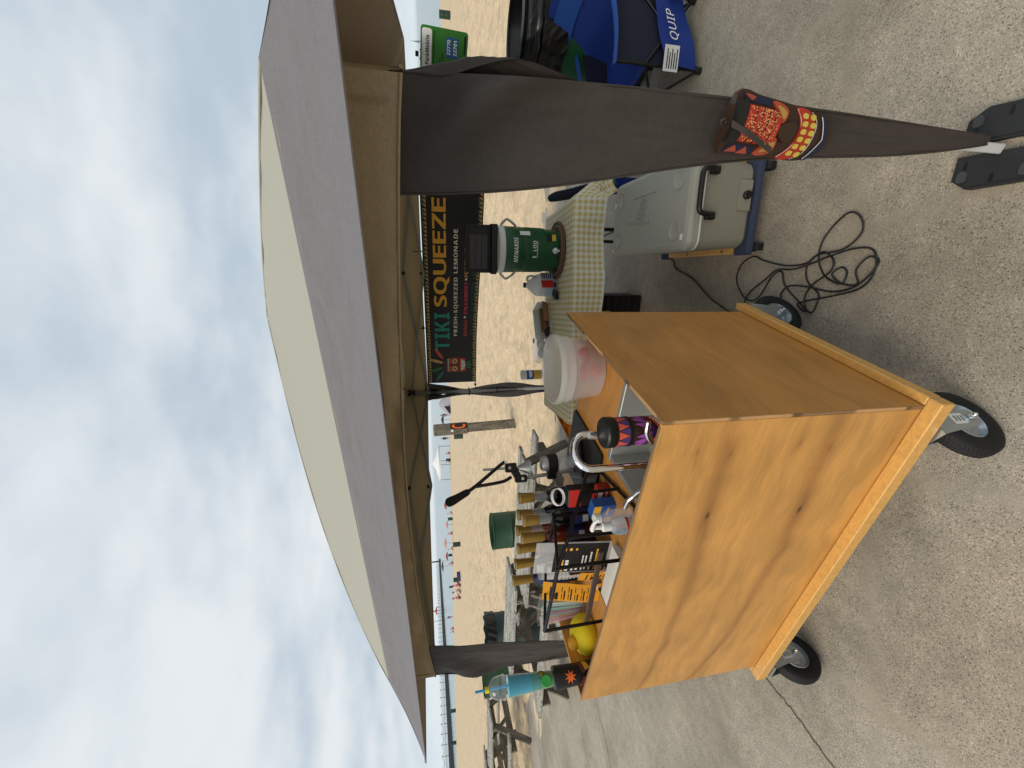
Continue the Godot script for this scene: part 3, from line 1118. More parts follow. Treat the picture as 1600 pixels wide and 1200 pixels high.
func banner() -> void:
	# hangs inside the back valance; its own axes: x to the right as read, y up
	var a := CANOPY * Vector3(3.069, 0, 3.069)
	var b := CANOPY * Vector3(0, 0, 3.069)
	var t := thing("banner", "black banner with yellow and teal lettering hung along the back of the canopy", "banner")
	var x := (b - a).normalized()
	t.transform = Transform3D(Basis(x, Vector3.UP, x.cross(Vector3.UP)), a + x * 0.15 + Vector3.UP * 1.245)
	var W := 2.72
	var H := 0.59
	var fz := FastNoiseLite.new()
	fz.seed = 4
	fz.frequency = 1.0
	var wave := func(px: float, py: float) -> float:
		return 0.0006 * sin(px * 4.0) + 0.0006 * fz.get_noise_2d(px * 1.7, py * 2.0)
	var map := func(px: float, py: float, o: float) -> Vector3:
		return Vector3(px, py + 0.012 * sin(px * 2.3) * (1.0 - py / H) , wave.call(px, py) + o)
	var st := sb()
	relief(st, pv([0, 0, W, 0, W, H, 0, H]), map, -0.001, 0.0, 0.08)
	ob("panel", st, M["banner black"], t)
	# triangle borders along the top and bottom
	for row in 2:
		var y0 := 0.012 if row == 0 else H - 0.05
		for c in 2:
			st = sb()
			for i in 68:
				var px := 0.012 + i * 0.04
				var tr := pv([px, y0, px + 0.032, y0, px + 0.032, y0 + 0.036]) if c == 0 else pv([px - 0.003, y0 + 0.005, px + 0.026, y0 + 0.038, px - 0.003, y0 + 0.038])
				if c == 0 or i % 3 != 2: relief(st, tr, map, 0.001, 0.001, 0.0)
			tag(ob("border_print", st, [M["tan ink"], M["green ink"]][c], t), "", "", "", "stuff")
	var at := func(px: float, py: float) -> Transform3D:
		return Transform3D(Basis(), Vector3(px, py, wave.call(px, py) + 0.0045))
	# positions read as metres from the banner's left end
	text("TIKI", 0.165, M["teal ink"], t, at.call(0.70, 0.405), 0.47, 0.0, "Droid Sans", 700, 0.0, "lettering", 0.12)
	text("SQUEEZE", 0.165, M["gold ink"], t, at.call(1.555, 0.405), 1.10, 0.0, "Droid Sans", 700, 0.0, "lettering", 0.07)
	text("FRESH-SQUEEZED LEMONADE", 0.050, M["cream ink"], t, at.call(1.235, 0.252), 1.18, 0.0, "Droid Sans", 700, 0.0, "lettering", 0.22)
	text("MANGO", 0.040, M["coral ink"], t, at.call(0.745, 0.145), 0.205, 0.0, "Droid Sans", 700, 0.0, "lettering", 0.12)
	text("STRAWBERRY", 0.040, M["pink ink"], t, at.call(1.10, 0.145), 0.375, 0.0, "Droid Sans", 700, 0.0, "lettering", 0.12)
	text("PEACH", 0.040, M["tan ink"], t, at.call(1.44, 0.145), 0.20, 0.0, "Droid Sans", 700, 0.0, "lettering", 0.12)
	text("CLASSIC", 0.040, M["tan ink"], t, at.call(1.725, 0.145), 0.26, 0.0, "Droid Sans", 700, 0.0, "lettering", 0.12)
	text("ICE COLD", 0.030, M["dark teal ink"], t, at.call(0.775, 0.072), 0.25, 0.0, "Droid Sans", 400, 0.0, "lettering", 0.24)
	text("FLAVORED LEMONADE BAR", 0.030, M["dark teal ink"], t, at.call(1.39, 0.072), 0.88, 0.0, "Droid Sans", 400, 0.0, "lettering", 0.24)
	for px in [0.877, 1.315, 1.57]:
		st = sb()
		relief(st, oval(px, 0.145, 0.013, 0.013, 12), map, 0.002, 0.003)
		ob("bullet_mark", st, M["cream ink"], t)
	# painted carved face with feathers at the left end
	var cx := 0.255
	var f := [[rrect(0.215, 0.26, 0.05, 4, Vector2(cx, 0.255)), "red brown ink", 0.002], [rrect(0.20, 0.05, 0.01, 3, Vector2(cx, 0.35)), "dark wood", 0.004], [rrect(0.185, 0.07, 0.02, 4, Vector2(cx, 0.165)), "red ink", 0.004]]
	for k in 8: f.append([pv([cx - 0.088 + k * 0.022, 0.33, cx - 0.070 + k * 0.022, 0.33, cx - 0.079 + k * 0.022, 0.35]), "cream ink", 0.006])
	for s in [-1, 1]:
		f.append([oval(cx + s * 0.052, 0.26, 0.038, 0.035, 16), "tan ink", 0.004])
		f.append([oval(cx + s * 0.052, 0.26, 0.012, 0.012, 12), "black ink", 0.006])
		f.append([rrect(0.075, 0.02, 0.006, 2, Vector2(cx + s * 0.052, 0.312)), "coral ink", 0.004])
	f.append([pv([cx - 0.08, 0.185, cx + 0.08, 0.185, cx + 0.06, 0.145, cx, 0.132, cx - 0.06, 0.145]), "cream ink", 0.006])
	for k in 7: f.append([rrect(0.004, 0.045, 0.001, 1, Vector2(cx - 0.06 + k * 0.02, 0.163)), "red brown ink", 0.007])
	f.append([pv([cx - 0.045, 0.115, cx - 0.055, 0.06, cx - 0.02, 0.085, cx, 0.05, cx + 0.02, 0.085, cx + 0.055, 0.06, cx + 0.045, 0.115]), "green ink", 0.003])
	var cols := ["dark teal ink", "green ink", "tan ink", "coral ink"]
	for k in 4:
		var ang := deg_to_rad(148.0 - k * 38.0)
		f.append([oval(cx + cos(ang) * 0.15 + (k - 1.5) * 0.02, 0.395 + sin(ang) * 0.085, 0.085, 0.02, 14, ang), cols[k], 0.003])
	for q in f:
		st = sb()
		relief(st, q[0], map, q[2] - 0.001, q[2], 0.0)
		ob("printed_shape", st, M[q[1]], t)
	# ball ties to the frame and leg
	for p in [Vector3(0.0, H - 0.01, 0), Vector3(0.0, 0.01, 0), Vector3(0.75, H - 0.01, 0), Vector3(1.6, H - 0.01, 0), Vector3(2.6, H - 0.01, 0)]:
		st = sb()
		var q: Vector3 = p + (Vector3(-0.12, 0.06 if p.y > 0.3 else 0.0, 0.02) if p.x == 0.0 else Vector3(0, 0.10, 0.03))
		tube(st, [p, p.lerp(q, 0.5) + Vector3(0, -0.006, 0), q], 0.004, 6)
		ball(st, p.lerp(q, 0.3), Vector3.ONE * 0.016, 8)
		ob("ball_tie", st, M["black plastic"], t)

func tiki_mask() -> void:
	var t := thing("carved_mask", "carved wooden mask with red beaded brow and yellow teeth tied to the brown drape", "wall mask")
	# its own axes: x to the right, y up, z out of the drape towards the street
	var x := (CANOPY.basis.x * -1.0).normalized()
	var z := x.cross(Vector3.UP)
	t.transform = Transform3D(Basis(x, Vector3.UP, z), CANOPY * Vector3(0.040, 0.912, -0.035)) * Transform3D(Basis(Vector3.BACK, -0.08).scaled(Vector3(0.82, 0.90, 0.82)), Vector3.ZERO)
	var surf := func(px: float, py: float) -> float:
		var wide := 0.080 - 0.012 * absf(py) / 0.17
		var d := clampf(px / wide, -1, 1)
		return 0.042 * sqrt(maxf(0.05, 1.0 - d * d * 0.92)) + 0.010 * (1.0 - pow(py / 0.18, 2))
	var map := func(px: float, py: float, o: float) -> Vector3: return Vector3(px, py, surf.call(px, py) + o)
	var outline := pv([-0.074, 0.155, 0.074, 0.155, 0.078, 0.08, 0.072, -0.02, 0.068, -0.10, 0.045, -0.155, 0.0, -0.178, -0.045, -0.155, -0.068, -0.10, -0.072, -0.02, -0.078, 0.08])
	var st := sb()
	outline = rounded(outline)
	relief(st, outline, func(px, py, o): return Vector3(px, py, 0.0) if o < 0.0 else map.call(px, py, o), -0.5, 0.0, 0.018)
	ob("wooden_body", st, M["dark wood"], t)
	var pieces := [
		[pv([-0.050, 0.160, 0.056, 0.160, 0.060, 0.135, -0.052, 0.130]), "banner black", 0.022, "headdress"],
		[pv([-0.044, 0.128, 0.050, 0.128, 0.048, 0.045, 0.022, 0.022, -0.020, 0.022, -0.042, 0.045]), "mask red", 0.016, "beaded_brow"],
		[pv([-0.077, 0.140, -0.052, 0.132, -0.050, 0.060, -0.075, 0.055]), "mask blue", 0.004, "side_panel"],
		[pv([0.077, 0.140, 0.058, 0.132, 0.056, 0.060, 0.075, 0.055]), "mask blue", 0.004, "side_panel"],
		[pv([-0.076, 0.135, -0.054, 0.118, -0.072, 0.100]), "mask coral", 0.006, "painted_triangle"],
		[pv([-0.075, 0.100, -0.053, 0.085, -0.073, 0.066]), "mask coral", 0.006, "painted_triangle"],
		[pv([0.076, 0.135, 0.060, 0.118, 0.073, 0.100]), "mask coral", 0.006, "painted_triangle"],
		[pv([-0.070, 0.048, -0.046, 0.042, -0.018, 0.012, -0.050, 0.002, -0.068, 0.020]), "mask coral", 0.008, "eye"],
		[pv([0.070, 0.048, 0.052, 0.042, 0.020, 0.012, 0.050, 0.002, 0.066, 0.020]), "mask coral", 0.008, "eye"],
		[pv([-0.062, 0.038, -0.046, 0.034, -0.028, 0.014, -0.050, 0.010]), "mask tan", 0.011, "eye_lid"],
		[pv([0.062, 0.038, 0.050, 0.034, 0.030, 0.014, 0.050, 0.010]), "mask tan", 0.011, "eye_lid"],
		[pv([-0.010, 0.018, 0.014, 0.018, 0.030, -0.020, 0.0, -0.034, -0.028, -0.020]), "dark wood", 0.018, "nose"],
		[pv([-0.068, -0.030, -0.035, -0.048, 0.0, -0.054, 0.035, -0.048, 0.066, -0.030, 0.064, -0.070, 0.030, -0.098, 0.0, -0.102, -0.030, -0.098, -0.066, -0.070]), "mask red", 0.008, "mouth"],
		[pv([-0.060, -0.120, -0.030, -0.128, 0.0, -0.142, 0.030, -0.128, 0.058, -0.120, 0.052, -0.136, 0.0, -0.160, -0.054, -0.136]), "mask blue", 0.006, "chin_band"],
	]
	for q in pieces:
		st = sb()
		relief(st, rounded(q[0], 5) if q[3] in ["eye", "mouth", "nose", "chin_band", "eye_lid"] else q[0], map, -0.002, q[2], 0.012)
		ob(q[3], st, M[q[1]], t)
	for k in 6:
		for r in 2:
			var px := -0.050 + k * 0.020
			var py: float = -0.058 - 0.022 * r - 0.012 * (1.0 - pow(px / 0.06, 2)) + (0.006 if r == 0 else 0.0)
			st = sb()
			relief(st, rrect(0.0145, 0.0165, 0.006, 4, Vector2(px, py)), map, 0.004, 0.012, 0.01)
			ob("tooth", st, M["mask yellow"], t)
	# carved grooves across the brow, and rows of paint dots
	for k in 4:
		st = sb()
		relief(st, pv([-0.043, 0.106 - k * 0.020, 0.049, 0.106 - k * 0.020, 0.049, 0.103 - k * 0.020, -0.043, 0.103 - k * 0.020]), map, 0.012, 0.0175, 0.02)
		ob("groove", st, M["dark wood"], t)
	st = sb()
	for k in 240:
		var px := rng.randf_range(-0.040, 0.046)
		var py := rng.randf_range(0.030, 0.125)
		ball(st, map.call(px, py, 0.0165), Vector3.ONE * rng.randf_range(0.0012, 0.0021), 6)
	tag(ob("paint_dot", st, M["tan ink"], t), "", "", "", "stuff")
	st = sb()
	for k in 44:
		var u := k / 43.0
		for y in [-0.100 - 0.004, -0.026]:
			var px := lerpf(-0.064, 0.062, u)
			var py: float = (-0.026 - 0.030 * (1.0 - pow(px / 0.066, 2))) if y > -0.05 else (-0.075 - 0.031 * (1.0 - pow(px / 0.066, 4)))
			ball(st, map.call(px, py, 0.006), Vector3.ONE * 0.0014, 6)
		var cxx := lerpf(-0.058, 0.056, u)
		ball(st, map.call(cxx, -0.118 - 0.024 * (1.0 - absf(cxx) / 0.058), 0.007), Vector3.ONE * 0.0014, 6)
	tag(ob("paint_dot", st, M["cream ink"], t), "", "", "", "stuff")
	# strap that ties it on
	st = sb()
	sheet(st, 12, 1, func(u, v):
		var px: float = lerpf(-0.005, -0.052, u)
		var py: float = lerpf(0.172, 0.012, u) + (v - 0.5) * 0.004
		return Vector3(px + (v - 0.5) * 0.017, py, surf.call(clampf(px, -0.06, 0.06), clampf(py, -0.1, 0.15)) + 0.024 + 0.006 * sin(u * 5.0)), Vector3.BACK)
	ob("tie_strap", st, M["brown drape cloth"], t)
	st = sb()
	var loop := []
	for i in 10: loop.append(Vector3(-0.004 + 0.008 * cos(TAU * i / 10), 0.180 + 0.012 * sin(TAU * i / 10), 0.05 - 0.002 * i))
	tube(st, loop, 0.003, 5, true)
	ob("tie_loop", st, M["brown drape cloth"], t)

# ---------- cart ----------
func caster(t: Node3D, at: Vector3, ang: float, sticker: bool) -> void:
	# ang: world direction the visible face looks, from +z towards +x
	var n: Vector3 = (CART.basis.inverse() * Vector3(sin(ang), 0, cos(ang))).normalized()
	var side := Vector3.UP.cross(n).normalized()
	var b := Basis(side, Vector3.UP, n)
	var xf := Transform3D(b * Basis.from_scale(Vector3(0.93, 0.93, 0.80)), at)
	var ax := Transform3D(Basis(Vector3.RIGHT, Vector3.BACK, Vector3.DOWN), Vector3.ZERO)   # lathe axis y -> z
	# fork and swivel plate
	var st := sb()
	for s in [-1.0, 1.0]:
		var z: float = s * 0.047
		prism(st, pv([-0.055, 0.164, 0.055, 0.164, 0.030, -0.012, 0.018, -0.024, -0.018, -0.024, -0.030, -0.012]), z - 0.002, z + 0.002)
	cbox(st, Vector3(0.112, 0.004, 0.098), Vector3(0, 0.164, 0), 0.0)
	lathe(st, [Vector2(0.034, 0.164), Vector2(0.034, 0.174), Vector2(0, 0.174)], 16)
	var c := ob("caster", st, M["zinc"], t, xf)
	st = sb()
	var R := 0.127
	lathe(st, [Vector2(0.070, -0.030), Vector2(0.078, -0.036), Vector2(0.100, -0.0385), Vector2(0.117, -0.034), Vector2(0.1235, -0.026)], 40, ax)
	lathe(st, [Vector2(0.1235, 0.026), Vector2(0.117, 0.034), Vector2(0.100, 0.0385), Vector2(0.078, 0.036), Vector2(0.070, 0.030)], 40, ax)
	sheet(st, 240, 14, func(u, v):
		var a: float = u * TAU
		var zz: float = lerpf(-0.026, 0.026, v)
		var groove: float = 0.0
		var k: int = int(v * 14.0 + 0.5)
		if k == 3 or k == 7 or k == 11: groove = 0.0035
		elif fmod(u * 60.0 + (0.5 if k > 7 else 0.0) + absf(v - 0.5) * 2.0, 1.0) < 0.34: groove = 0.003
		var r: float = R - 0.0035 * pow(absf(v * 2.0 - 1.0), 2.0) - groove
		return Vector3(cos(a) * r, sin(a) * r, zz), Vector3.ZERO)
	ob("tyre", st, M["black rubber"], c)
	st = sb()
	lathe(st, [Vector2(0.071, -0.028), Vector2(0.066, -0.032), Vector2(0.062, -0.014), Vector2(0.024, -0.010), Vector2(0.022, -0.030), Vector2(0.0, -0.030)], 32, ax)
	lathe(st, [Vector2(0.0, 0.040), Vector2(0.022, 0.040), Vector2(0.024, 0.012), Vector2(0.040, 0.006), Vector2(0.058, 0.012), Vector2(0.066, 0.032), Vector2(0.071, 0.028)], 32, ax)
	ob("rim", st, M["zinc"], c)
	st = sb()
	lathe(st, [Vector2(0, -0.062), Vector2(0.011, -0.062), Vector2(0.011, -0.052), Vector2(0.006, -0.052), Vector2(0.006, 0.052), Vector2(0.013, 0.052), Vector2(0.013, 0.062), Vector2(0.007, 0.064), Vector2(0.007, 0.072), Vector2(0.004, 0.076), Vector2(0, 0.076)], 6, ax)
	ob("axle_bolt", st, M["chrome"], c)
	if sticker:
		st = sb()
		prism(st, pv([-0.022, 0.030, 0.018, 0.030, 0.018, 0.085, -0.022, 0.085]), 0.0495, 0.0500)
		ob("price_sticker", st, M["paper"], c)
		st = sb()
		for k in 9:
			if k % 3 == 2: continue
			prism(st, pv([-0.012, 0.036 + k * 0.005, 0.010, 0.036 + k * 0.005, 0.010, 0.0385 + k * 0.005, -0.012, 0.0385 + k * 0.005]), 0.0503, 0.0506)
		tag(ob("barcode", st, M["black ink"], c), "", "", "", "stuff")

func cart() -> void:
	var t := thing("lemonade_cart", "varnished plywood lemonade cart on pneumatic casters with a sink in its counter", "cart")
	t.transform = CART
	var L := 1.472
	var W := 0.847
	var top := 1.203
	var bot := 0.285
	var C := 1.085
	var st := sb()
	box(st, Vector3(0.001, bot, 0.0), Vector3(L, top - 0.002, 0.012), 0.0008)
	var fp := ob("front_panel", st, M["front plywood"], t)
	st = sb()
	box(st, Vector3(0.012, top - 0.0019, 0.0006), Vector3(L - 0.002, top, 0.0115), 0.0)
	ob("plywood_edge", st, M["plywood edge"], fp)
	st = sb()
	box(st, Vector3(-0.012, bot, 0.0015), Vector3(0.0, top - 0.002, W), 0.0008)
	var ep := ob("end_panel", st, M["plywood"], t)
	st = sb()
	box(st, Vector3(-0.0115, bot, -0.0012), Vector3(-0.0008, top, 0.0014), 0.0003)
	box(st, Vector3(-0.0115, top - 0.0019, 0.0015), Vector3(-0.0006, top, W), 0.0)
	ob("plywood_edge", st, M["plywood edge"], ep)
	st = sb()
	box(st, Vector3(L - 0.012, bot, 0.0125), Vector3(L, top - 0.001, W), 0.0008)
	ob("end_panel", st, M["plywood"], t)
	# countertop with the sink cut out
	var s0 := Vector2(0.035, 0.04)
	var s1 := Vector2(0.46, 0.425)
	st = sb()
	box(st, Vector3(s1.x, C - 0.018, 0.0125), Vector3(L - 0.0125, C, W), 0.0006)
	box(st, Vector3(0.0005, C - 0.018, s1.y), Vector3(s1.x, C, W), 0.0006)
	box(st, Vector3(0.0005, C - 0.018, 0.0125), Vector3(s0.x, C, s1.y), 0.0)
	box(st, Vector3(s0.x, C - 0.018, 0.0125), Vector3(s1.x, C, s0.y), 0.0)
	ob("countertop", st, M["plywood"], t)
	st = sb()
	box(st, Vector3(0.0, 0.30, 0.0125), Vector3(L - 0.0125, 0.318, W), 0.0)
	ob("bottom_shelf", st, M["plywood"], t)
	for l in [0.02, L - 0.06]:
		st = sb()
		box(st, Vector3(l, 0.32, W - 0.045), Vector3(l + 0.04, C - 0.02, W - 0.005), 0.002)
		ob("post", st, M["pine board"], t)
	# trim boards round the foot, mitred at the near corner
	var tw := 0.0415
	var flat := Transform3D(Basis(Vector3.RIGHT, Vector3.BACK, Vector3.UP), Vector3.ZERO)   # (x, y, off) -> l, w, h
	st = sb()
	box(st, Vector3(-tw + 0.001, 0.279, -tw), Vector3(L + tw, 0.328, -0.0008), 0.003)
	ob("trim_board", st, M["pine board"], t)
	st = sb()
	box(st, Vector3(-tw - 0.0005, 0.2785, -tw + 0.0415), Vector3(-0.0128, 0.3275, W + tw), 0.003)
	ob("trim_board", st, M["pine board"], t)
	st = sb()
	box(st, Vector3(L + 0.001, 0.279, 0.0), Vector3(L + tw, 0.3275, W + tw), 0.003)
	ob("trim_board", st, M["pine board"], t)
	# frame boards under the cart that carry the wheels
	for w in [0.03, W - 0.12]:
		st = sb()
		box(st, Vector3(0.0, 0.281, w), Vector3(L, 0.2995, w + 0.09), 0.002)
		ob("under_board", st, M["pine board"], t)
	caster(t, Vector3(0.072, 0.1185, 0.004), deg_to_rad(38), true)
	caster(t, Vector3(1.450, 0.1185, 0.002), deg_to_rad(62), true)
	caster(t, Vector3(0.012, 0.1185, 0.845), deg_to_rad(30), false)
	caster(t, Vector3(1.42, 0.1185, 0.80), deg_to_rad(120), false)
	# sink
	st = sb()
	var a := s0 - Vector2(0.012, 0.012)
	var b := s1 + Vector2(0.012, 0.012)
	for q in [[a, Vector2(b.x, s0.y + 0.03)], [Vector2(a.x, s1.y - 0.012), b], [Vector2(a.x, s0.y + 0.03), Vector2(s0.x + 0.012, s1.y - 0.012)], [Vector2(s1.x - 0.012, s0.y + 0.03), Vector2(b.x, s1.y - 0.012)]]:
		box(st, Vector3(q[0].x, C - 0.002, q[0].y), Vector3(q[1].x, C + 0.005, q[1].y), 0.002)
	var i0 := Vector2(s0.x + 0.012, s0.y + 0.03)
	var i1 := s1 - Vector2(0.012, 0.012)
	var k0 := i0 + Vector2(0.025, 0.025)
	var k1 := i1 - Vector2(0.025, 0.025)
	var hd := C - 0.15
	quad(st, Vector3(i0.x, C, i0.y), Vector3(i1.x, C, i0.y), Vector3(k1.x, hd, k0.y), Vector3(k0.x, hd, k0.y), Vector3.BACK)
	quad(st, Vector3(i0.x, C, i1.y), Vector3(i1.x, C, i1.y), Vector3(k1.x, hd, k1.y), Vector3(k0.x, hd, k1.y), Vector3.FORWARD)
	quad(st, Vector3(i0.x, C, i0.y), Vector3(i0.x, C, i1.y), Vector3(k0.x, hd, k1.y), Vector3(k0.x, hd, k0.y), Vector3.RIGHT)
	quad(st, Vector3(i1.x, C, i0.y), Vector3(i1.x, C, i1.y), Vector3(k1.x, hd, k1.y), Vector3(k1.x, hd, k0.y), Vector3.LEFT)
	quad(st, Vector3(k0.x, hd, k0.y), Vector3(k1.x, hd, k0.y), Vector3(k1.x, hd, k1.y), Vector3(k0.x, hd, k1.y), Vector3.UP)
	var sink := ob("sink_basin", st, M["stainless"], t)
	st = sb()
	lathe(st, [Vector2(0.0, 0.001), Vector2(0.03, 0.001), Vector2(0.038, 0.004), Vector2(0.045, 0.0005)], 20, Transform3D(Basis(), Vector3((k0.x + k1.x) / 2, hd + 0.001, (k0.y + k1.y) / 2)))
	ob("drain", st, M["chrome"], sink)
	# swan-neck tap: neck rises from the deck and hooks over the basin
	var fb := Vector3(0.212, C + 0.005, 0.085)
	var hook := Vector3(-0.55, 0, 0.83).normalized()
	var pts := [fb, fb + Vector3(0, 0.10, 0), fb + Vector3(0, 0.225, 0)]
	for i in 11:
		var an := PI - PI * 1.08 * i / 10.0
		pts.append(fb + Vector3(0, 0.24, 0) + hook * (0.055 + 0.055 * cos(an)) + Vector3.UP * 0.050 * sin(an))
	st = sb()
	tube(st, pts, 0.0115, 14)
	var fa := ob("tap_spout", st, M["chrome"], t)
	st = sb()
	var e: Vector3 = pts[-1]
	var dn: Vector3 = (pts[-1] - pts[-2]).normalized()
	tube(st, [e - dn * 0.004, e + dn * 0.020], 0.0145, 14)
	ob("tap_aerator", st, M["chrome"], fa)
	st = sb()
	lathe(st, [Vector2(0.0, 0.03), Vector2(0.018, 0.03), Vector2(0.024, 0.012), Vector2(0.027, 0.0)], 18, Transform3D(Basis(), fb))
	ob("tap_base", st, M["chrome"], fa)
	for s in [[0.302, 1.0], [0.128, -1.0]]:
		var hb := Vector3(s[0], C + 0.005, 0.07)
		st = sb()
		lathe(st, [Vector2(0.0, 0.055), Vector2(0.014, 0.055), Vector2(0.017, 0.03), Vector2(0.022, 0.0)], 16, Transform3D(Basis(), hb))
		var hn := ob("tap_handle", st, M["chrome"], t)
		st = sb()
		tube(st, curve([hb + Vector3(0, 0.05, 0), hb + Vector3(0.018 * s[1], 0.078, 0.0), hb + Vector3(0.045 * s[1], 0.098, 0.004), hb + Vector3(0.082 * s[1], 0.100, 0.010)], 5), 0.0085, 10)
		ob("lever", st, M["chrome"], hn)

# ---------- things on the counter ----------
func lying(at: Vector3, turn := 0.0) -> Transform3D:
	return Transform3D(Basis(Vector3.UP, turn), at)

func wrap_map(R: float, H0 := 0.0) -> Callable:
	return func(x, y, o): return Vector3(sin(x / R) * (R + o), y + H0, cos(x / R) * (R + o))

func counter_things() -> void:
	var yaw_to_camera := func(p: Vector3) -> float: return atan2(-p.x, -p.z)
	# black wooden cup with painted flames
	var p := on_cart(0.120, 0.140)
	var t := thing("carved_tumbler", "dark wooden cup painted with purple flames and a black lid at the cart's near corner", "cup", p, yaw_to_camera.call(p))
	var R := 0.045
	var st := sb()
	lathe(st, [Vector2(0, 0), Vector2(R - 0.001, 0), Vector2(R - 0.001, 0.182)], 40)
	ob("cup_body", st, M["dark wood"], t)
	st = sb()
	lathe(st, [Vector2(R + 0.001, 0.176), Vector2(R + 0.003, 0.180), Vector2(R + 0.003, 0.203), Vector2(R - 0.001, 0.208), Vector2(0, 0.208)], 40)
	ob("lid", st, M["black plastic"], t)
	var map := wrap_map(R - 0.001)
	var tau := TAU * R
	st = sb()
	relief(st, pv([-tau / 2, 0.128, tau / 2, 0.128, tau / 2, 0.134, -tau / 2, 0.134]), map, 0.0, 0.0028, 0.012)
	ob("carved_ring", st, M["black plastic"], t)
	for k in 10:
		var x := -tau / 2 + k * tau / 10
		var d := tau / 10
		st = sb()
		relief(st, pv([x + 0.002, 0.172, x + d - 0.002, 0.172, x + d / 2, 0.139]), map, 0.0, 0.0014, 0.012)
		ob("painted_triangle", st, M["coral ink"], t)
		st = sb()
		relief(st, pv([x - d / 2 + 0.002, 0.138, x + d / 2 - 0.002, 0.138, x, 0.169]), map, 0.0, 0.0014, 0.012)
		ob("painted_triangle", st, M["purple ink"], t)
	for s in [-1, 1]:
		st = sb()
		relief(st, pv([s * 0.0, 0.052, s * 0.052, 0.082, s * 0.052, 0.100, s * 0.035, 0.110, s * 0.018, 0.094, s * 0.0, 0.082]), map, 0.0, 0.0012, 0.008)
		ob("flame_band", st, M["purple ink"], t)
		for f in [[0.004, 0.066, 0.020, 0.118], [0.024, 0.080, 0.038, 0.121], [0.042, 0.090, 0.050, 0.115]]:
			st = sb()
			relief(st, pv([s * f[0], f[1], s * (f[0] + 0.020), f[1] + 0.012, s * f[2], f[3], s * (f[0] + 0.004), f[1] + 0.022]), map, 0.0, 0.0022, 0.008)
			ob("flame", st, M["violet ink"], t)
		st = sb()
		relief(st, pv([s * 0.006, 0.046, s * 0.052, 0.074, s * 0.054, 0.040, s * 0.030, 0.016, s * 0.010, 0.024]), map, 0.0, 0.0012, 0.008)
		ob("eye_patch", st, M["coral ink"], t)
		st = sb()
		relief(st, pv([s * 0.014, 0.042, s * 0.048, 0.062, s * 0.048, 0.040, s * 0.028, 0.024]), map, 0.0, 0.0024, 0.008)
		ob("eye", st, M["white ink"], t)
	# dark mug carrying the cup of blue drink
	p = on_cart(1.40, 0.075)
	t = thing("carved_mug", "black carved mug with an orange star on the cart's far left corner", "mug", p, yaw_to_camera.call(p) - 0.15)
	R = 0.043
	st = sb()
	lathe(st, [Vector2(0, 0), Vector2(R, 0), Vector2(R + 0.002, 0.06), Vector2(R - 0.001, 0.12), Vector2(R + 0.003, 0.225), Vector2(R + 0.002, 0.232), Vector2(R - 0.006, 0.2325), Vector2(0, 0.2325)], 36)
	ob("mug_body", st, M["black plastic"], t)
	map = wrap_map(R + 0.0015)
	var star := PackedVector2Array()
	for i in 16:
		var r := 0.026 if i % 2 == 0 else 0.0115
		star.append(Vector2(0.0, 0.165) + Vector2.from_angle(TAU * i / 16.0 + 0.2) * r)
	st = sb()
	relief(st, star, map, -0.002, 0.0035, 0.01)
	ob("star", st, M["orange ink"], t)
	for s in [-1, 1]:
		st = sb()
		relief(st, pv([s * 0.006, 0.105, s * 0.050, 0.125, s * 0.052, 0.105, s * 0.020, 0.078]), map, -0.002, 0.003, 0.01)
		ob("brow", st, M["red brown ink"], t)
		st = sb()
		relief(st, pv([s * 0.014, 0.094, s * 0.048, 0.104, s * 0.050, 0.086, s * 0.022, 0.074]), map, -0.002, 0.0045, 0.01)
		ob("eye", st, M["yellow ink"], t)
	st = sb()
	relief(st, pv([-0.020, 0.070, 0.020, 0.070, 0.034, 0.040, 0.0, 0.022, -0.034, 0.040]), map, -0.002, 0.004, 0.01)
	ob("nose", st, M["label blue"], t)
	var q := p + Vector3(0, 0.2335, 0)
	t = thing("iced_drink", "clear dome-lidded cup of bright blue iced drink standing on the carved mug", "drink", q, 0.0)
	st = sb()
	lathe(st, [Vector2(0.0, 0.0), Vector2(0.030, 0.0), Vector2(0.0425, 0.215), Vector2(0.0445, 0.218), Vector2(0.0445, 0.224)], 36)
	ob("cup_wall", st, M["thin clear"], t)
	st = sb()
	for k in 6:
		st = sb()
		var h0 := 0.002 + k * 0.0335
		var h1 := h0 + 0.0333
		lathe(st, [Vector2(0.0, h0), Vector2(0.0285 + h0 * 0.060, h0), Vector2(0.0285 + h1 * 0.060, h1), Vector2(0.0, h1 + (0.003 if k == 5 else 0.0))], 36)
		ob("drink_layer", st, mat("drink %d" % k, Color(0.24, 0.47, 0.22).lerp(Color(0.05, 0.62, 0.74), minf(k / 3.0, 1.0)), 0.2), t)
	st = sb()
	lathe(st, [Vector2(0.047, 0.216), Vector2(0.0475, 0.224), Vector2(0.045, 0.229), Vector2(0.044, 0.242), Vector2(0.041, 0.258), Vector2(0.034, 0.272), Vector2(0.024, 0.281), Vector2(0.010, 0.285)], 36)
	ob("dome_lid", st, M["thin clear"], t)
	st = sb()
	tube(st, [Vector3(0.004, 0.15, 0), Vector3(0.002, 0.345, 0.004)], 0.0052, 10)
	ob("straw", st, mat("straw blue", Color(0.16, 0.60, 0.80), 0.4), t)
	st = sb()
	lathe(st, [Vector2(0.0055, 0.286), Vector2(0.012, 0.286), Vector2(0.012, 0.302), Vector2(0.0055, 0.302)], 14)
	ob("straw_collar", st, M["lemon yellow"], t)
	st = sb()
	var yc: float = yaw_to_camera.call(p)
	var face := Basis(Vector3.UP, yc)
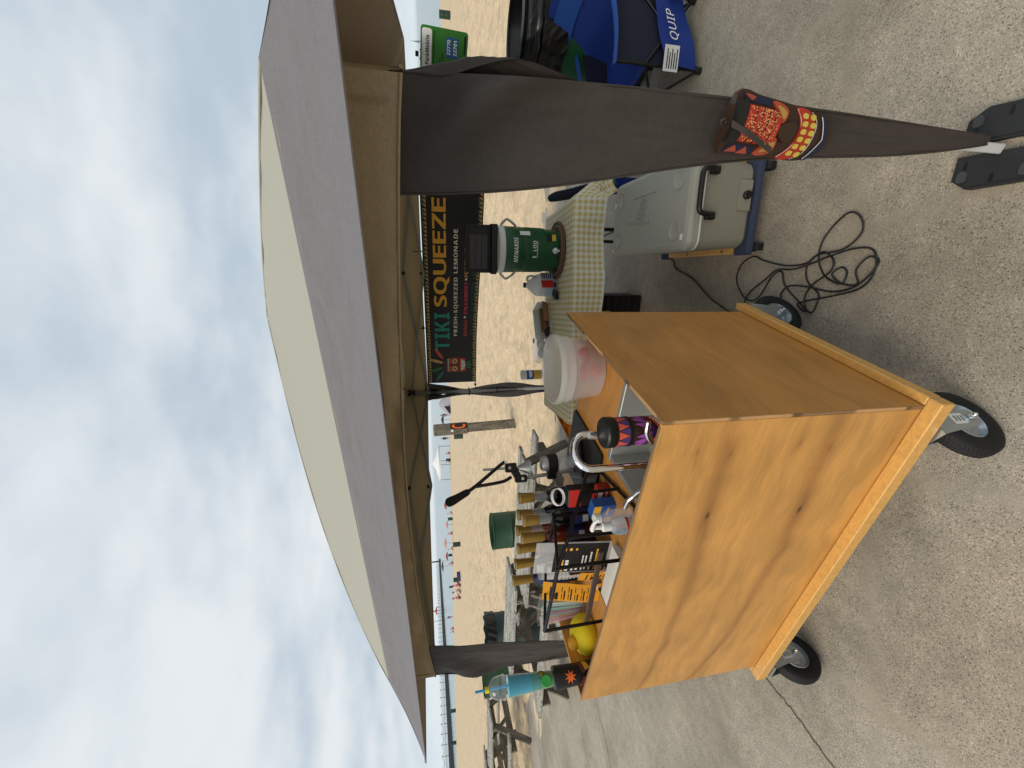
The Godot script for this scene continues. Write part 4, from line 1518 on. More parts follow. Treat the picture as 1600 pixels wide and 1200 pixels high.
	lathe(st, [Vector2(0, 0.002), Vector2(0.007, 0.002), Vector2(0.021, 0.003), Vector2(0.023, 0.0), Vector2(0, 0.0)], 20, Transform3D(face * Basis(Vector3.RIGHT, PI / 2 - 0.1), face * Vector3(-0.006, 0.040, 0.0335)))
	ob("lime_slice", st, mat("lime green", Color(0.16, 0.62, 0.24), 0.4), t)
	st = sb()
	ball(st, face * Vector3(0.018, 0.055, 0.018), Vector3(0.017, 0.020, 0.012), 12, face)
	ob("lemon_wedge", st, mat("olive gold", Color(0.52, 0.46, 0.10), 0.5), t)
	# big yellow lemon
	p = on_cart(1.375, 0.225)
	t = thing("lemon_ornament", "large bright yellow lemon-shaped ornament with an orange nub beside the carved mug", "ornament", p, 0.4)
	st = sb()
	lathe(st, [Vector2(0, 0), Vector2(0.072, 0.0), Vector2(0.086, 0.02), Vector2(0.088, 0.045), Vector2(0.080, 0.070), Vector2(0.058, 0.090), Vector2(0.028, 0.102), Vector2(0, 0.104)], 36)
	ob("lemon_body", st, M["lemon yellow"], t)
	st = sb()
	ball(st, Vector3(-0.025, 0.103, 0.02), Vector3(0.033, 0.026, 0.030), 18)
	ob("nub", st, M["lemon orange"], t)
	# straws in a clear bag
	p = on_cart(1.365, 0.365)
	t = thing("straw_bundle", "bundle of colourful drinking straws in a clear bag behind the yellow lemon", "straws", p, CART.basis.get_euler().y)
	var scol := [Color(0.35, 0.75, 0.35), Color(0.75, 0.35, 0.62), Color(0.30, 0.68, 0.72), Color(0.90, 0.88, 0.82), Color(0.85, 0.62, 0.42), Color(0.55, 0.85, 0.80), Color(0.92, 0.72, 0.82)]
	for i in scol.size(): mat("straw %d" % i, scol[i], 0.4)
	for i in 34:
		var x := -0.10 + 0.2 * i / 33.0
		var z := rng.randf_range(-0.022, 0.022)
		st = sb()
		tube(st, [Vector3(x * 0.75, 0.005, z), Vector3(x * 1.1 + rng.randf_range(-0.008, 0.008), 0.205 + rng.randf_range(-0.014, 0.012), z * 1.2 + rng.randf_range(-0.008, 0.008))], 0.0046, 7)
		ob("straw", st, M["straw %d" % (rng.randi() % scol.size())], t)
	st = sb()
	sheet(st, 26, 8, func(u, v):
		var a: float = u * TAU
		return Vector3(cos(a) * (0.112 + 0.01 * v), 0.01 + v * 0.215, sin(a) * 0.036 + 0.004 * sin(a * 7.0 + v * 5.0)), Vector3.ZERO)
	ob("clear_bag", st, M["clear bag"], t)
	wire_rack()
	bottles()
	small_counter_things()

func wire_rack() -> void:
	var t := thing("wire_rack", "black wire rack with open rails along the front of the counter", "rack")
	t.transform = CART
	var C := 1.088
	var top := [Vector3(1.068, 1.386, 0.10), Vector3(0.682, 1.377, 0.10), Vector3(0.60, 1.33, 0.16), Vector3(0.529, 1.243, 0.30), Vector3(0.516, 1.185, 0.40), Vector3(0.57, C + 0.006, 0.45)]
	for i in top.size() - 1:
		var st := sb()
		tube(st, [top[i], top[i + 1]], 0.0072 if i else 0.0076, 8)
		ob("rail", st, M["black wire"], t)
	var ups := [[Vector3(1.068, 1.386, 0.10), Vector3(1.058, C, 0.10)], [Vector3(0.682, 1.377, 0.10), Vector3(0.680, C, 0.10)], [Vector3(0.60, 1.33, 0.16), Vector3(0.60, C, 0.16)], [Vector3(0.529, 1.243, 0.30), Vector3(0.522, C, 0.30)],
		[Vector3(1.075, 1.30, 0.40), Vector3(1.075, C, 0.40)], [Vector3(0.75, 1.30, 0.40), Vector3(0.75, C, 0.40)]]
	for u in ups:
		var st := sb()
		tube(st, u, 0.0070, 8)
		ob("upright", st, M["black wire"], t)
	for u in [[Vector3(0.57, C + 0.006, 0.45), Vector3(0.48, C + 0.006, 0.16)], [Vector3(0.48, C + 0.006, 0.16), Vector3(0.68, C + 0.006, 0.10)], [Vector3(0.68, C + 0.006, 0.10), Vector3(1.058, C + 0.006, 0.10)], [Vector3(1.058, C + 0.006, 0.10), Vector3(1.075, C + 0.006, 0.40)],
		[Vector3(1.068, 1.386, 0.10), Vector3(1.075, 1.30, 0.40)], [Vector3(0.682, 1.377, 0.10), Vector3(0.75, 1.30, 0.40)], [Vector3(1.075, 1.30, 0.40), Vector3(0.75, 1.30, 0.40)], [Vector3(0.90, C + 0.006, 0.10), Vector3(0.91, C + 0.006, 0.40)]]:
		var st := sb()
		tube(st, u, 0.006, 8)
		ob("rail", st, M["black wire"], t)
	var st := sb()
	bar(st, Vector3(1.056, 1.206, 0.106), Vector3(0.63, 1.220, 0.106), 0.022, 0.008, Vector3.UP, 0.002)
	ob("wooden_slat", st, mat("brown slat", Color(0.30, 0.235, 0.20), 0.5), t)

func bottles() -> void:
	# syrup bottles with gold pour cups upturned on their necks
	var spots := [[1.304, 0.50, "label blue", "dark blue syrup bottle under a gold cup at the left end of the row"], [1.161, 0.49, "dark glass", "dark syrup bottle under a gold cup, second from the left in the row"],
		[1.030, 0.475, "dark glass", "dark syrup bottle under a gold cup behind the acrylic sign holder's left half"], [0.905, 0.43, "amber glass", "amber brown syrup bottle with a blue label under a gold cup"],
		[0.965, 0.525, "amber glass", "amber bottle in the back row half hidden by the blue-labelled amber bottle"], [0.865, 0.53, "dark glass", "black bottle in the back row under a gold-topped clear cup"],
		[0.795, 0.43, "dark glass", "black bottle with a blue label beside the amber bottle"], [0.765, 0.535, "dark glass", "black bottle in the back row nearest to the lemon press"]]
	for i in spots.size():
		var s = spots[i]
		var p := on_cart(s[0], s[1])
		var t := thing("syrup_bottle", s[3], "bottle", p, atan2(-p.x, -p.z), "syrup bottles on the counter")
		var st := sb()
		lathe(st, [Vector2(0, 0), Vector2(0.034, 0.0), Vector2(0.037, 0.004), Vector2(0.037, 0.165), Vector2(0.034, 0.185), Vector2(0.020, 0.215), Vector2(0.015, 0.23), Vector2(0.0145, 0.275), Vector2(0, 0.275)], 28)
		ob("bottle_glass", st, M[s[2]], t)
		st = sb()
		relief(st, pv([-0.042, 0.045, 0.042, 0.045, 0.042, 0.135, -0.042, 0.135]), wrap_map(0.037), 0.0, 0.0006, 0.012)
		var lb := ob("label", st, M["label blue"], t)
		st = sb()
		relief(st, pv([-0.030, 0.052, 0.006, 0.052, 0.006, 0.078, -0.030, 0.078]), wrap_map(0.037), 0.0004, 0.0009, 0.012)
		ob("label_patch", st, M["pale grey"], lb)
		st = sb()
		var g := 0.235 if i in [0, 1, 2, 3] else 0.27
		lathe(st, [Vector2(0.021, g), Vector2(0.0245, 0.330), Vector2(0.026, 0.331), Vector2(0.0265, 0.336), Vector2(0.0245, 0.3415), Vector2(0.020, 0.343), Vector2(0.0, 0.342)], 24)
		ob("gold_cup", st, M["gold cup"], t)
		if i > 3:
			st = sb()
			lathe(st, [Vector2(0.0215, 0.20), Vector2(0.0225, 0.27)], 24)
			ob("clear_sleeve", st, M["clear plastic"], t)

func small_counter_things() -> void:
	var cy := CART.basis.get_euler().y
	# acrylic stand: local x runs towards the cart's right end
	var p := on_cart(0.865, 0.255, 1.0875)
	var t := thing("menu_stand", "clear acrylic stand holding a black card with gold and white print", "sign holder", p, cy + PI)
	var lean := Transform3D(Basis(Vector3.RIGHT, -0.10), Vector3.ZERO)
	var st := sb()
	box(st, Vector3(-0.095, 0.0, -0.0015), Vector3(0.095, 0.315, 0.0015), 0.0005, lean)
	box(st, Vector3(-0.095, 0.0, -0.004), Vector3(0.095, 0.003, 0.075), 0.0005)
	ob("acrylic_panel", st, M["clear plastic"], t)
	st = sb()
	box(st, Vector3(-0.088, 0.008, 0.0018), Vector3(0.088, 0.235, 0.0023), 0.0, lean)
	var card := ob("card", st, M["banner black"], t)
	# small print, too fine in the photograph to spell out: [x, y, width, height, ink]
	for ln in [[-0.045, 0.190, 0.075, 0.016, "gold ink"], [-0.045, 0.168, 0.070, 0.014, "white ink"], [-0.065, 0.145, 0.028, 0.010, "white ink"], [-0.065, 0.126, 0.022, 0.010, "white ink"], [-0.030, 0.106, 0.095, 0.006, "white ink"], [-0.030, 0.092, 0.090, 0.006, "white ink"], [-0.020, 0.072, 0.115, 0.007, "white ink"], [-0.010, 0.048, 0.130, 0.008, "gold ink"], [-0.040, 0.026, 0.07, 0.005, "white ink"], [0.055, 0.185, 0.020, 0.012, "gold ink"], [0.055, 0.160, 0.018, 0.012, "gold ink"], [0.055, 0.138, 0.016, 0.008, "gold ink"], [-0.07, 0.018, 0.022, 0.016, "white ink"]]:
		var n := maxi(1, int(ln[2] / 0.016))
		for w in n:
			st = sb()
			var x0: float = ln[0] - ln[2] / 2 + ln[2] * w / n
			box(st, Vector3(x0, ln[1], 0.0026), Vector3(x0 + ln[2] / n - 0.0025, ln[1] + ln[3], 0.0030), 0.0, lean)
			ob("print_word", st, M[ln[4]], card)
	# yellow flavour cards
	for k in 2:
		p = on_cart([1.05, 0.93][k], [0.235, 0.215][k], 1.0875)
		t = thing("flavor_card", ["tall curved yellow card with black print beside the straws", "short yellow card with a small white box between the tall card and the acrylic stand"][k], "card", p, cy + PI + [0.12, -0.25][k], "yellow cards on the counter")
		var wide: float = [0.105, 0.075][k]
		var tall: float = [0.265, 0.13][k]
		var bend := func(x: float, y: float, o: float) -> Vector3: return Vector3(x - 0.25 * maxf(0.0, 0.16 - y) * (1 if k == 0 else 0), y, o - 1.2 * pow(y - tall * 0.4, 2))
		st = sb()
		relief(st, pv([-wide / 2, 0, wide / 2, 0, wide / 2, tall, -wide / 2, tall]), bend, -0.0006, 0.0, 0.02)
		var cd := ob("card_sheet", st, mat("card yellow %d" % k, Color(0.90, 0.62, 0.13), 0.7), t)
		for j in ([7, 3][k]):
			for g in 2:
				st = sb()
				var yy: float = tall - 0.052 - j * 0.03
				relief(st, pv([-wide * 0.42 + g * wide * 0.42, yy, -wide * 0.10 + g * wide * 0.40, yy, -wide * 0.10 + g * wide * 0.40, yy + 0.003, -wide * 0.42 + g * wide * 0.42, yy + 0.003]), bend, 0.0004, 0.0008, 0.02)
				ob("print_line", st, M["black ink"], cd)
			st = sb()
			var y0: float = tall - 0.035 - j * 0.03
			var ww: float = wide * [0.7, 0.4, 0.5, 0.62, 0.35, 0.55, 0.4][j]
			relief(st, pv([-wide * 0.42, y0, -wide * 0.42 + ww, y0, -wide * 0.42 + ww, y0 + (0.012 if j == 1 else 0.006), -wide * 0.42, y0 + (0.012 if j == 1 else 0.006)]), bend, 0.0004, 0.0008, 0.02)
			ob("print_line", st, M["black ink"], cd)
		st = sb()
		relief(st, pv([wide * 0.18, tall * 0.06, wide * 0.42, tall * 0.06, wide * 0.42, tall * 0.06 + 0.02, wide * 0.18, tall * 0.06 + 0.02]), bend, 0.0004, 0.0008, 0.02)
		ob("white_patch", st, M["white ink"], cd)
	# stack of white napkins in the rack
	p = on_cart(0.88, 0.155, 1.0865)
	t = thing("napkin_stack", "stack of white paper napkins lying under the rack's slat", "napkins", p, cy)
	st = sb()
	for k in 9: box(st, Vector3(-0.15, k * 0.0032, -0.045), Vector3(0.14, k * 0.0032 + 0.0028, 0.045), 0.0, Transform3D(Basis(Vector3.UP, rng.randf_range(-0.03, 0.03)), Vector3.ZERO))
	tag(ob("napkin", st, M["paper"], t), "", "", "", "stuff")
	# cardboard box behind the yellow cards
	p = on_cart(0.99, 0.36)
	t = thing("cardboard_box", "open brown cardboard box behind the yellow cards", "box", p, cy + 0.2)
	st = sb()
	for q in [[Vector3(-0.06, 0, -0.04), Vector3(0.06, 0.13, -0.037)], [Vector3(-0.06, 0, 0.037), Vector3(0.06, 0.13, 0.04)], [Vector3(-0.06, 0, -0.037), Vector3(-0.057, 0.13, 0.037)], [Vector3(0.057, 0, -0.037), Vector3(0.06, 0.13, 0.037)]]:
		box(st, q[0], q[1], 0.0)
	ob("box_walls", st, M["kraft dark"], t)
	st = sb()
	bar(st, Vector3(-0.06, 0.13, 0.04), Vector3(-0.06, 0.17, 0.075), 0.003, 0.0, Vector3.RIGHT, 0.0)
	box(st, Vector3(-0.06, 0, 0), Vector3(0.06, 0.055, 0.003), 0.0, Transform3D(Basis(Vector3.RIGHT, 0.7), Vector3(0, 0.13, 0.04)))
	ob("flap", st, M["kraft"], t)
	# stacked clear lids, upside down
	p = on_cart(1.12, 0.40, 1.0865)
	t = thing("clear_cup_stack", "tall stack of clear plastic cups standing behind the yellow cards", "cups", p)
	for k in 9:
		st = sb()
		var y := k * 0.018
		lathe(st, [Vector2(0.045, y), Vector2(0.046, y + 0.004), Vector2(0.043, y + 0.005), Vector2(0.033, y + 0.10), Vector2(0.0, y + 0.10)], 24)
		ob("cup", st, M["clear plastic"], t)
	# hand gel
	p = on_cart(0.51, 0.115, 1.0865)
	t = thing("gel_bottle", "clear hand gel bottle with a white pump beside the tap", "bottle", p, atan2(-p.x, -p.z) - 1.0)
	st = sb()
	lathe(st, [Vector2(0, 0), Vector2(0.030, 0), Vector2(0.033, 0.005), Vector2(0.033, 0.085), Vector2(0.026, 0.108), Vector2(0.014, 0.116), Vector2(0.013, 0.122)], 24)
	ob("bottle_wall", st, M["gel"], t)
	st = sb()
	relief(st, pv([-0.06, 0.02, 0.06, 0.02, 0.06, 0.07, -0.06, 0.07]), wrap_map(0.033), 0.0, 0.0006, 0.012)
	ob("label", st, M["pale grey"], t)
	st = sb()
	relief(st, pv([-0.06, 0.06, 0.06, 0.06, 0.06, 0.068, -0.06, 0.068]), wrap_map(0.033), 0.0005, 0.001, 0.012)
	ob("label_stripe", st, M["red ink"], t)
	st = sb()
	lathe(st, [Vector2(0.016, 0.116), Vector2(0.016, 0.146), Vector2(0.008, 0.150), Vector2(0.006, 0.175), Vector2(0.0, 0.175)], 18)
	tube(st, curve([Vector3(-0.012, 0.181, 0), Vector3(0.008, 0.183, 0), Vector3(0.032, 0.180, 0), Vector3(0.046, 0.168, 0)], 4), [0.008, 0.009, 0.009, 0.0085, 0.008, 0.0075, 0.007, 0.0065, 0.006, 0.006, 0.005, 0.005, 0.0045], 10)
	ob("pump", st, M["white plastic"], t)
	p = on_cart(0.545, 0.185, 1.0865)
	t = thing("small_clear_bottle", "small clear bottle with a white screw cap leaning behind the hand gel", "bottle", p)
	st = sb()
	lathe(st, [Vector2(0, 0), Vector2(0.027, 0), Vector2(0.028, 0.09), Vector2(0.012, 0.118), Vector2(0.012, 0.125)], 22)
	ob("bottle_wall", st, M["clear plastic"], t)
	st = sb()
	lathe(st, [Vector2(0.0175, 0.120), Vector2(0.0175, 0.143), Vector2(0.015, 0.146), Vector2(0, 0.146)], 20)
	ob("cap", st, M["white plastic"], t)
	# boxes between the bottles and the press
	for b in [["red_topped_carton", "black carton with a red top on the counter by the lemon press", 0.655, 0.415, Vector3(0.08, 0.165, 0.05), "black plastic", "red ink", 0.25], ["blue_carton", "small blue and yellow carton in front of the red-topped carton", 0.635, 0.315, Vector3(0.075, 0.095, 0.045), "blue ink", "yellow ink", -0.1], ["red_cup_sleeve", "short dark red box on the counter by the rack's right end", 0.60, 0.375, Vector3(0.045, 0.055, 0.045), "mask red", "white ink", 0.1]]:
		p = on_cart(b[2], b[3])
		t = thing(b[0], b[1], "carton", p, cy + PI + b[7])
		var z: Vector3 = b[4]
		st = sb()
		box(st, Vector3(-z.x / 2, 0, -z.z / 2), Vector3(z.x / 2, z.y, z.z / 2), 0.002)
		ob("carton_body", st, M[b[5]], t)
		st = sb()
		box(st, Vector3(-z.x * 0.5, z.y * 0.66, z.z / 2), Vector3(z.x * 0.5, z.y * 0.98, z.z / 2 + 0.0008), 0.0)
		box(st, Vector3(-z.x * 0.30, z.y * 0.30, z.z / 2), Vector3(z.x * 0.34, z.y * 0.36, z.z / 2 + 0.0008), 0.0)
		tag(ob("printed_band", st, M[b[6]], t), "", "", "", "stuff")
	p = on_cart(0.655, 0.415, 1.252)
	t = thing("white_cord_coil", "loops of thin white cord on top of the red-topped carton", "cord", p, 0.3)
	st = sb()
	var coil := []
	for i in 46:
		var a := TAU * i / 15.0
		coil.append(Vector3(cos(a) * 0.035, 0.010 + 0.028 * (1.0 + sin(a)) * 0.9, -0.02 + i * 0.0009))
	tube(st, coil, 0.0026, 6)
	ob("cord", st, M["white plastic"], t)
	# black mat
	st = sb()
	t = thing("cutting_mat", "thin black mat lying on the counter under the lemon press", "mat", Vector3.ZERO)
	t.transform = CART
	prism(st, rrect(0.36, 0.37, 0.012, 3, Vector2(0.675, 0.655)), 0.0005, 0.012, Transform3D(Basis(Vector3.RIGHT, Vector3.BACK, Vector3.UP), Vector3(0, 1.085, 0)))
	ob("mat_slab", st, M["black plastic"], t)
	lemon_press()
	bucket()

func lemon_press() -> void:
	var p := on_cart(0.70, 0.70, 1.098)
	var t := thing("lemon_press", "black lever citrus press with steel rod and clear cup on the counter", "juicer", p, 0.19)
	# local x to the right, z towards the street
	var st := sb()
	box(st, Vector3(-0.09, 0.0, -0.07), Vector3(0.09, 0.022, 0.09), 0.006)
	ob("base", st, M["black plastic"], t)
	st = sb()
	tube(st, [Vector3(-0.055, 0.02, -0.02), Vector3(-0.075, 0.315, -0.02)], 0.009, 12)
	ob("rod", st, M["stainless"], t)
	st = sb()
	cbox(st, Vector3(0.036, 0.056, 0.045), Vector3(-0.073, 0.290, -0.02), 0.005)
	bar(st, Vector3(-0.062, 0.305, -0.02), Vector3(-0.022, 0.325, -0.02), 0.034, 0.03)
	cbox(st, Vector3(0.045, 0.055, 0.04), Vector3(-0.018, 0.335, -0.02), 0.006)
	ob("upper_bracket", st, M["black plastic"], t)
	st = sb()
	tube(st, [Vector3(-0.022, 0.27, -0.02), Vector3(-0.018, 0.47, -0.02)], 0.0065, 10)
	ob("press_rod", st, M["stainless"], t)
	st = sb()
	lathe(st, [Vector2(0.0, 0.0), Vector2(0.036, -0.005), Vector2(0.034, 0.006), Vector2(0.016, 0.040), Vector2(0.010, 0.055)], 20, Transform3D(Basis(), Vector3(-0.022, 0.245, -0.02)))
	ob("press_cone", st, M["stainless"], t)
	# forked lever with a fat grip
	st = sb()
	tube(st, curve([Vector3(0.012, 0.362, -0.02), Vector3(-0.005, 0.39, -0.02), Vector3(-0.04, 0.44, -0.01), Vector3(-0.085, 0.505, 0.0), Vector3(-0.115, 0.555, 0.01)], 4), 0.0085, 8)
	tube(st, curve([Vector3(-0.062, 0.335, -0.02), Vector3(-0.078, 0.37, -0.018), Vector3(-0.084, 0.41, -0.01), Vector3(-0.088, 0.455, -0.004), Vector3(-0.092, 0.51, 0.0)], 4), 0.008, 8)
	var lv := ob("lever", st, M["black plastic"], t)
	st = sb()
	tube(st, curve([Vector3(-0.110, 0.545, 0.01), Vector3(-0.122, 0.572, 0.014), Vector3(-0.140, 0.612, 0.022), Vector3(-0.150, 0.640, 0.028), Vector3(-0.155, 0.655, 0.030)], 4), [0.012, 0.014, 0.016, 0.0165, 0.017, 0.0175, 0.018, 0.019, 0.020, 0.021, 0.0215, 0.0215, 0.021, 0.020, 0.017, 0.013, 0.006], 12)
	ob("grip", st, M["black rubber"], lv)
	for q in [Vector3(0.010, 0.362, 0.003), Vector3(-0.018, 0.345, 0.003), Vector3(-0.073, 0.285, 0.004)]:
		st = sb()
		tube(st, [q, q + Vector3(0, 0, 0.005)], 0.0075, 10)
		ob("bolt", st, M["chrome"], t)
	# ring that holds the strainer and the clear cup below
	st = sb()
	lathe(st, [Vector2(0.040, 0.112), Vector2(0.048, 0.112), Vector2(0.048, 0.158), Vector2(0.040, 0.158), Vector2(0.040, 0.112)], 28, Transform3D(Basis(), Vector3(-0.012, 0, 0.0)))
	bar(st, Vector3(-0.05, 0.135, -0.012), Vector3(-0.085, 0.135, -0.02), 0.044, 0.03)
	ob("cup_ring", st, M["black plastic"], t)
	st = sb()
	lathe(st, [Vector2(0.0365, 0.158), Vector2(0.035, 0.178), Vector2(0.030, 0.188), Vector2(0.027, 0.185), Vector2(0.0, 0.165)], 28, Transform3D(Basis(), Vector3(-0.012, 0, 0.0)))
	ob("strainer", st, M["stainless"], t)
	st = sb()
	lathe(st, [Vector2(0.0, 0.026), Vector2(0.029, 0.026), Vector2(0.040, 0.112)], 28, Transform3D(Basis(), Vector3(-0.012, 0, 0.0)))
	ob("clear_cup", st, M["clear plastic"], t)

func bucket() -> void:
	var p := on_cart(0.195, 0.705)
	var t := thing("plastic_bucket", "translucent white plastic bucket with pink water on the counter's right end", "bucket", p, atan2(-p.x, -p.z))
	var st := sb()
	lathe(st, [Vector2(0, 0.002), Vector2(0.116, 0.002), Vector2(0.122, 0.008), Vector2(0.137, 0.135), Vector2(0.139, 0.14)], 48)
	ob("bucket_wall", st, M["frosted plastic"], t)
	st = sb()
	lathe(st, [Vector2(0.139, 0.140), Vector2(0.144, 0.141), Vector2(0.145, 0.178), Vector2(0.152, 0.181), Vector2(0.152, 0.198), Vector2(0.149, 0.203), Vector2(0.140, 0.203), Vector2(0.139, 0.196), Vector2(0.139, 0.14)], 48)
	ob("rim_band", st, M["frosted plastic"], t)
	st = sb()
	lathe(st, [Vector2(0, 0.006), Vector2(0.118, 0.006), Vector2(0.1285, 0.09), Vector2(0, 0.09)], 40)
	ob("water", st, M["pink liquid"], t)
	# what lies in the water
	var k := thing("red_ball", "small red plastic ball sunk in the bucket of pink water", "ball", p + Vector3(0.006, 0.008, 0.006))
	st = sb()
	ball(st, Vector3(-0.020, 0.034, 0.085), Vector3.ONE * 0.030, 16)
	ob("ball_shell", st, M["red ink"], k)
	k = thing("pink_scoop", "pink plastic scoop curled in the bucket of water above the red ball", "scoop", p + Vector3(0.0, 0.01, 0.0))
	st = sb()
	tube(st, curve([Vector3(0.07, 0.085, 0.06), Vector3(0.05, 0.060, 0.088), Vector3(0.02, 0.072, 0.094), Vector3(-0.01, 0.085, 0.092), Vector3(-0.045, 0.075, 0.08)], 5), 0.011, 8)
	ball(st, Vector3(0.062, 0.068, 0.072), Vector3(0.026, 0.020, 0.018), 12)
	ob("scoop_body", st, mat("scoop pink", Color(0.78, 0.22, 0.35), 0.4), k)

# ---------- folding table with its cloth and what stands on it ----------
func loft(st: SurfaceTool, secs: Array, n := 5, cap_low := true, cap_high := true, xf := Transform3D()) -> void:
	# sections [height, width, depth, corner radius, (x offset, z offset)] joined by smooth sides
	var rings := []
	for s in secs:
		var poly := rrect(s[1], s[2], s[3], n)
		var ring := []
		for p in poly: ring.append(Vector3(p.x + (s[4] if s.size() > 4 else 0.0), s[0], p.y + (s[5] if s.size() > 5 else 0.0)))
		rings.append(ring)
	var m: int = rings[0].size()
	for i in rings.size() - 1:
		for k in m:
			var l := (k + 1) % m
			var nk: Vector3 = (rings[i][l] - rings[i][(k - 1 + m) % m]).cross(Vector3.UP).normalized()
			var nl: Vector3 = (rings[i][(l + 1) % m] - rings[i][k]).cross(Vector3.UP).normalized()
			var c := Vector3(rings[i][k].x, 0, rings[i][k].z)
			if nk.dot(c) < 0: nk = -nk
			if nl.dot(c) < 0: nl = -nl
			var dh: float = rings[i + 1][k].y - rings[i][k].y
			var slope: float = (Vector2(rings[i][k].x, rings[i][k].z).length() - Vector2(rings[i + 1][k].x, rings[i + 1][k].z).length())
			var up := Vector3.UP * (slope / maxf(dh, 0.0005))
			nk = (xf.basis * (nk + up)).normalized()
			nl = (xf.basis * (nl + up)).normalized()
			tri(st, [xf * rings[i][k], xf * rings[i][l], xf * rings[i + 1][l]], [nk, nl, nl], [Vector2.ZERO, Vector2.ZERO, Vector2.ZERO])
			tri(st, [xf * rings[i][k], xf * rings[i + 1][l], xf * rings[i + 1][k]], [nk, nl, nk], [Vector2.ZERO, Vector2.ZERO, Vector2.ZERO])
	for e in 2:
		if (e == 0 and not cap_low) or (e == 1 and not cap_high): continue
		var ring: Array = rings[0] if e == 0 else rings[-1]
		var s = secs[0] if e == 0 else secs[-1]
		var c := Vector3(s[4] if s.size() > 4 else 0.0, s[0], s[5] if s.size() > 5 else 0.0)
		var nn: Vector3 = xf.basis * (Vector3.DOWN if e == 0 else Vector3.UP)
		for k in m:
			tri(st, [xf * c, xf * ring[k], xf * ring[(k + 1) % m]], [nn, nn, nn], [Vector2.ZERO, Vector2.ZERO, Vector2.ZERO])

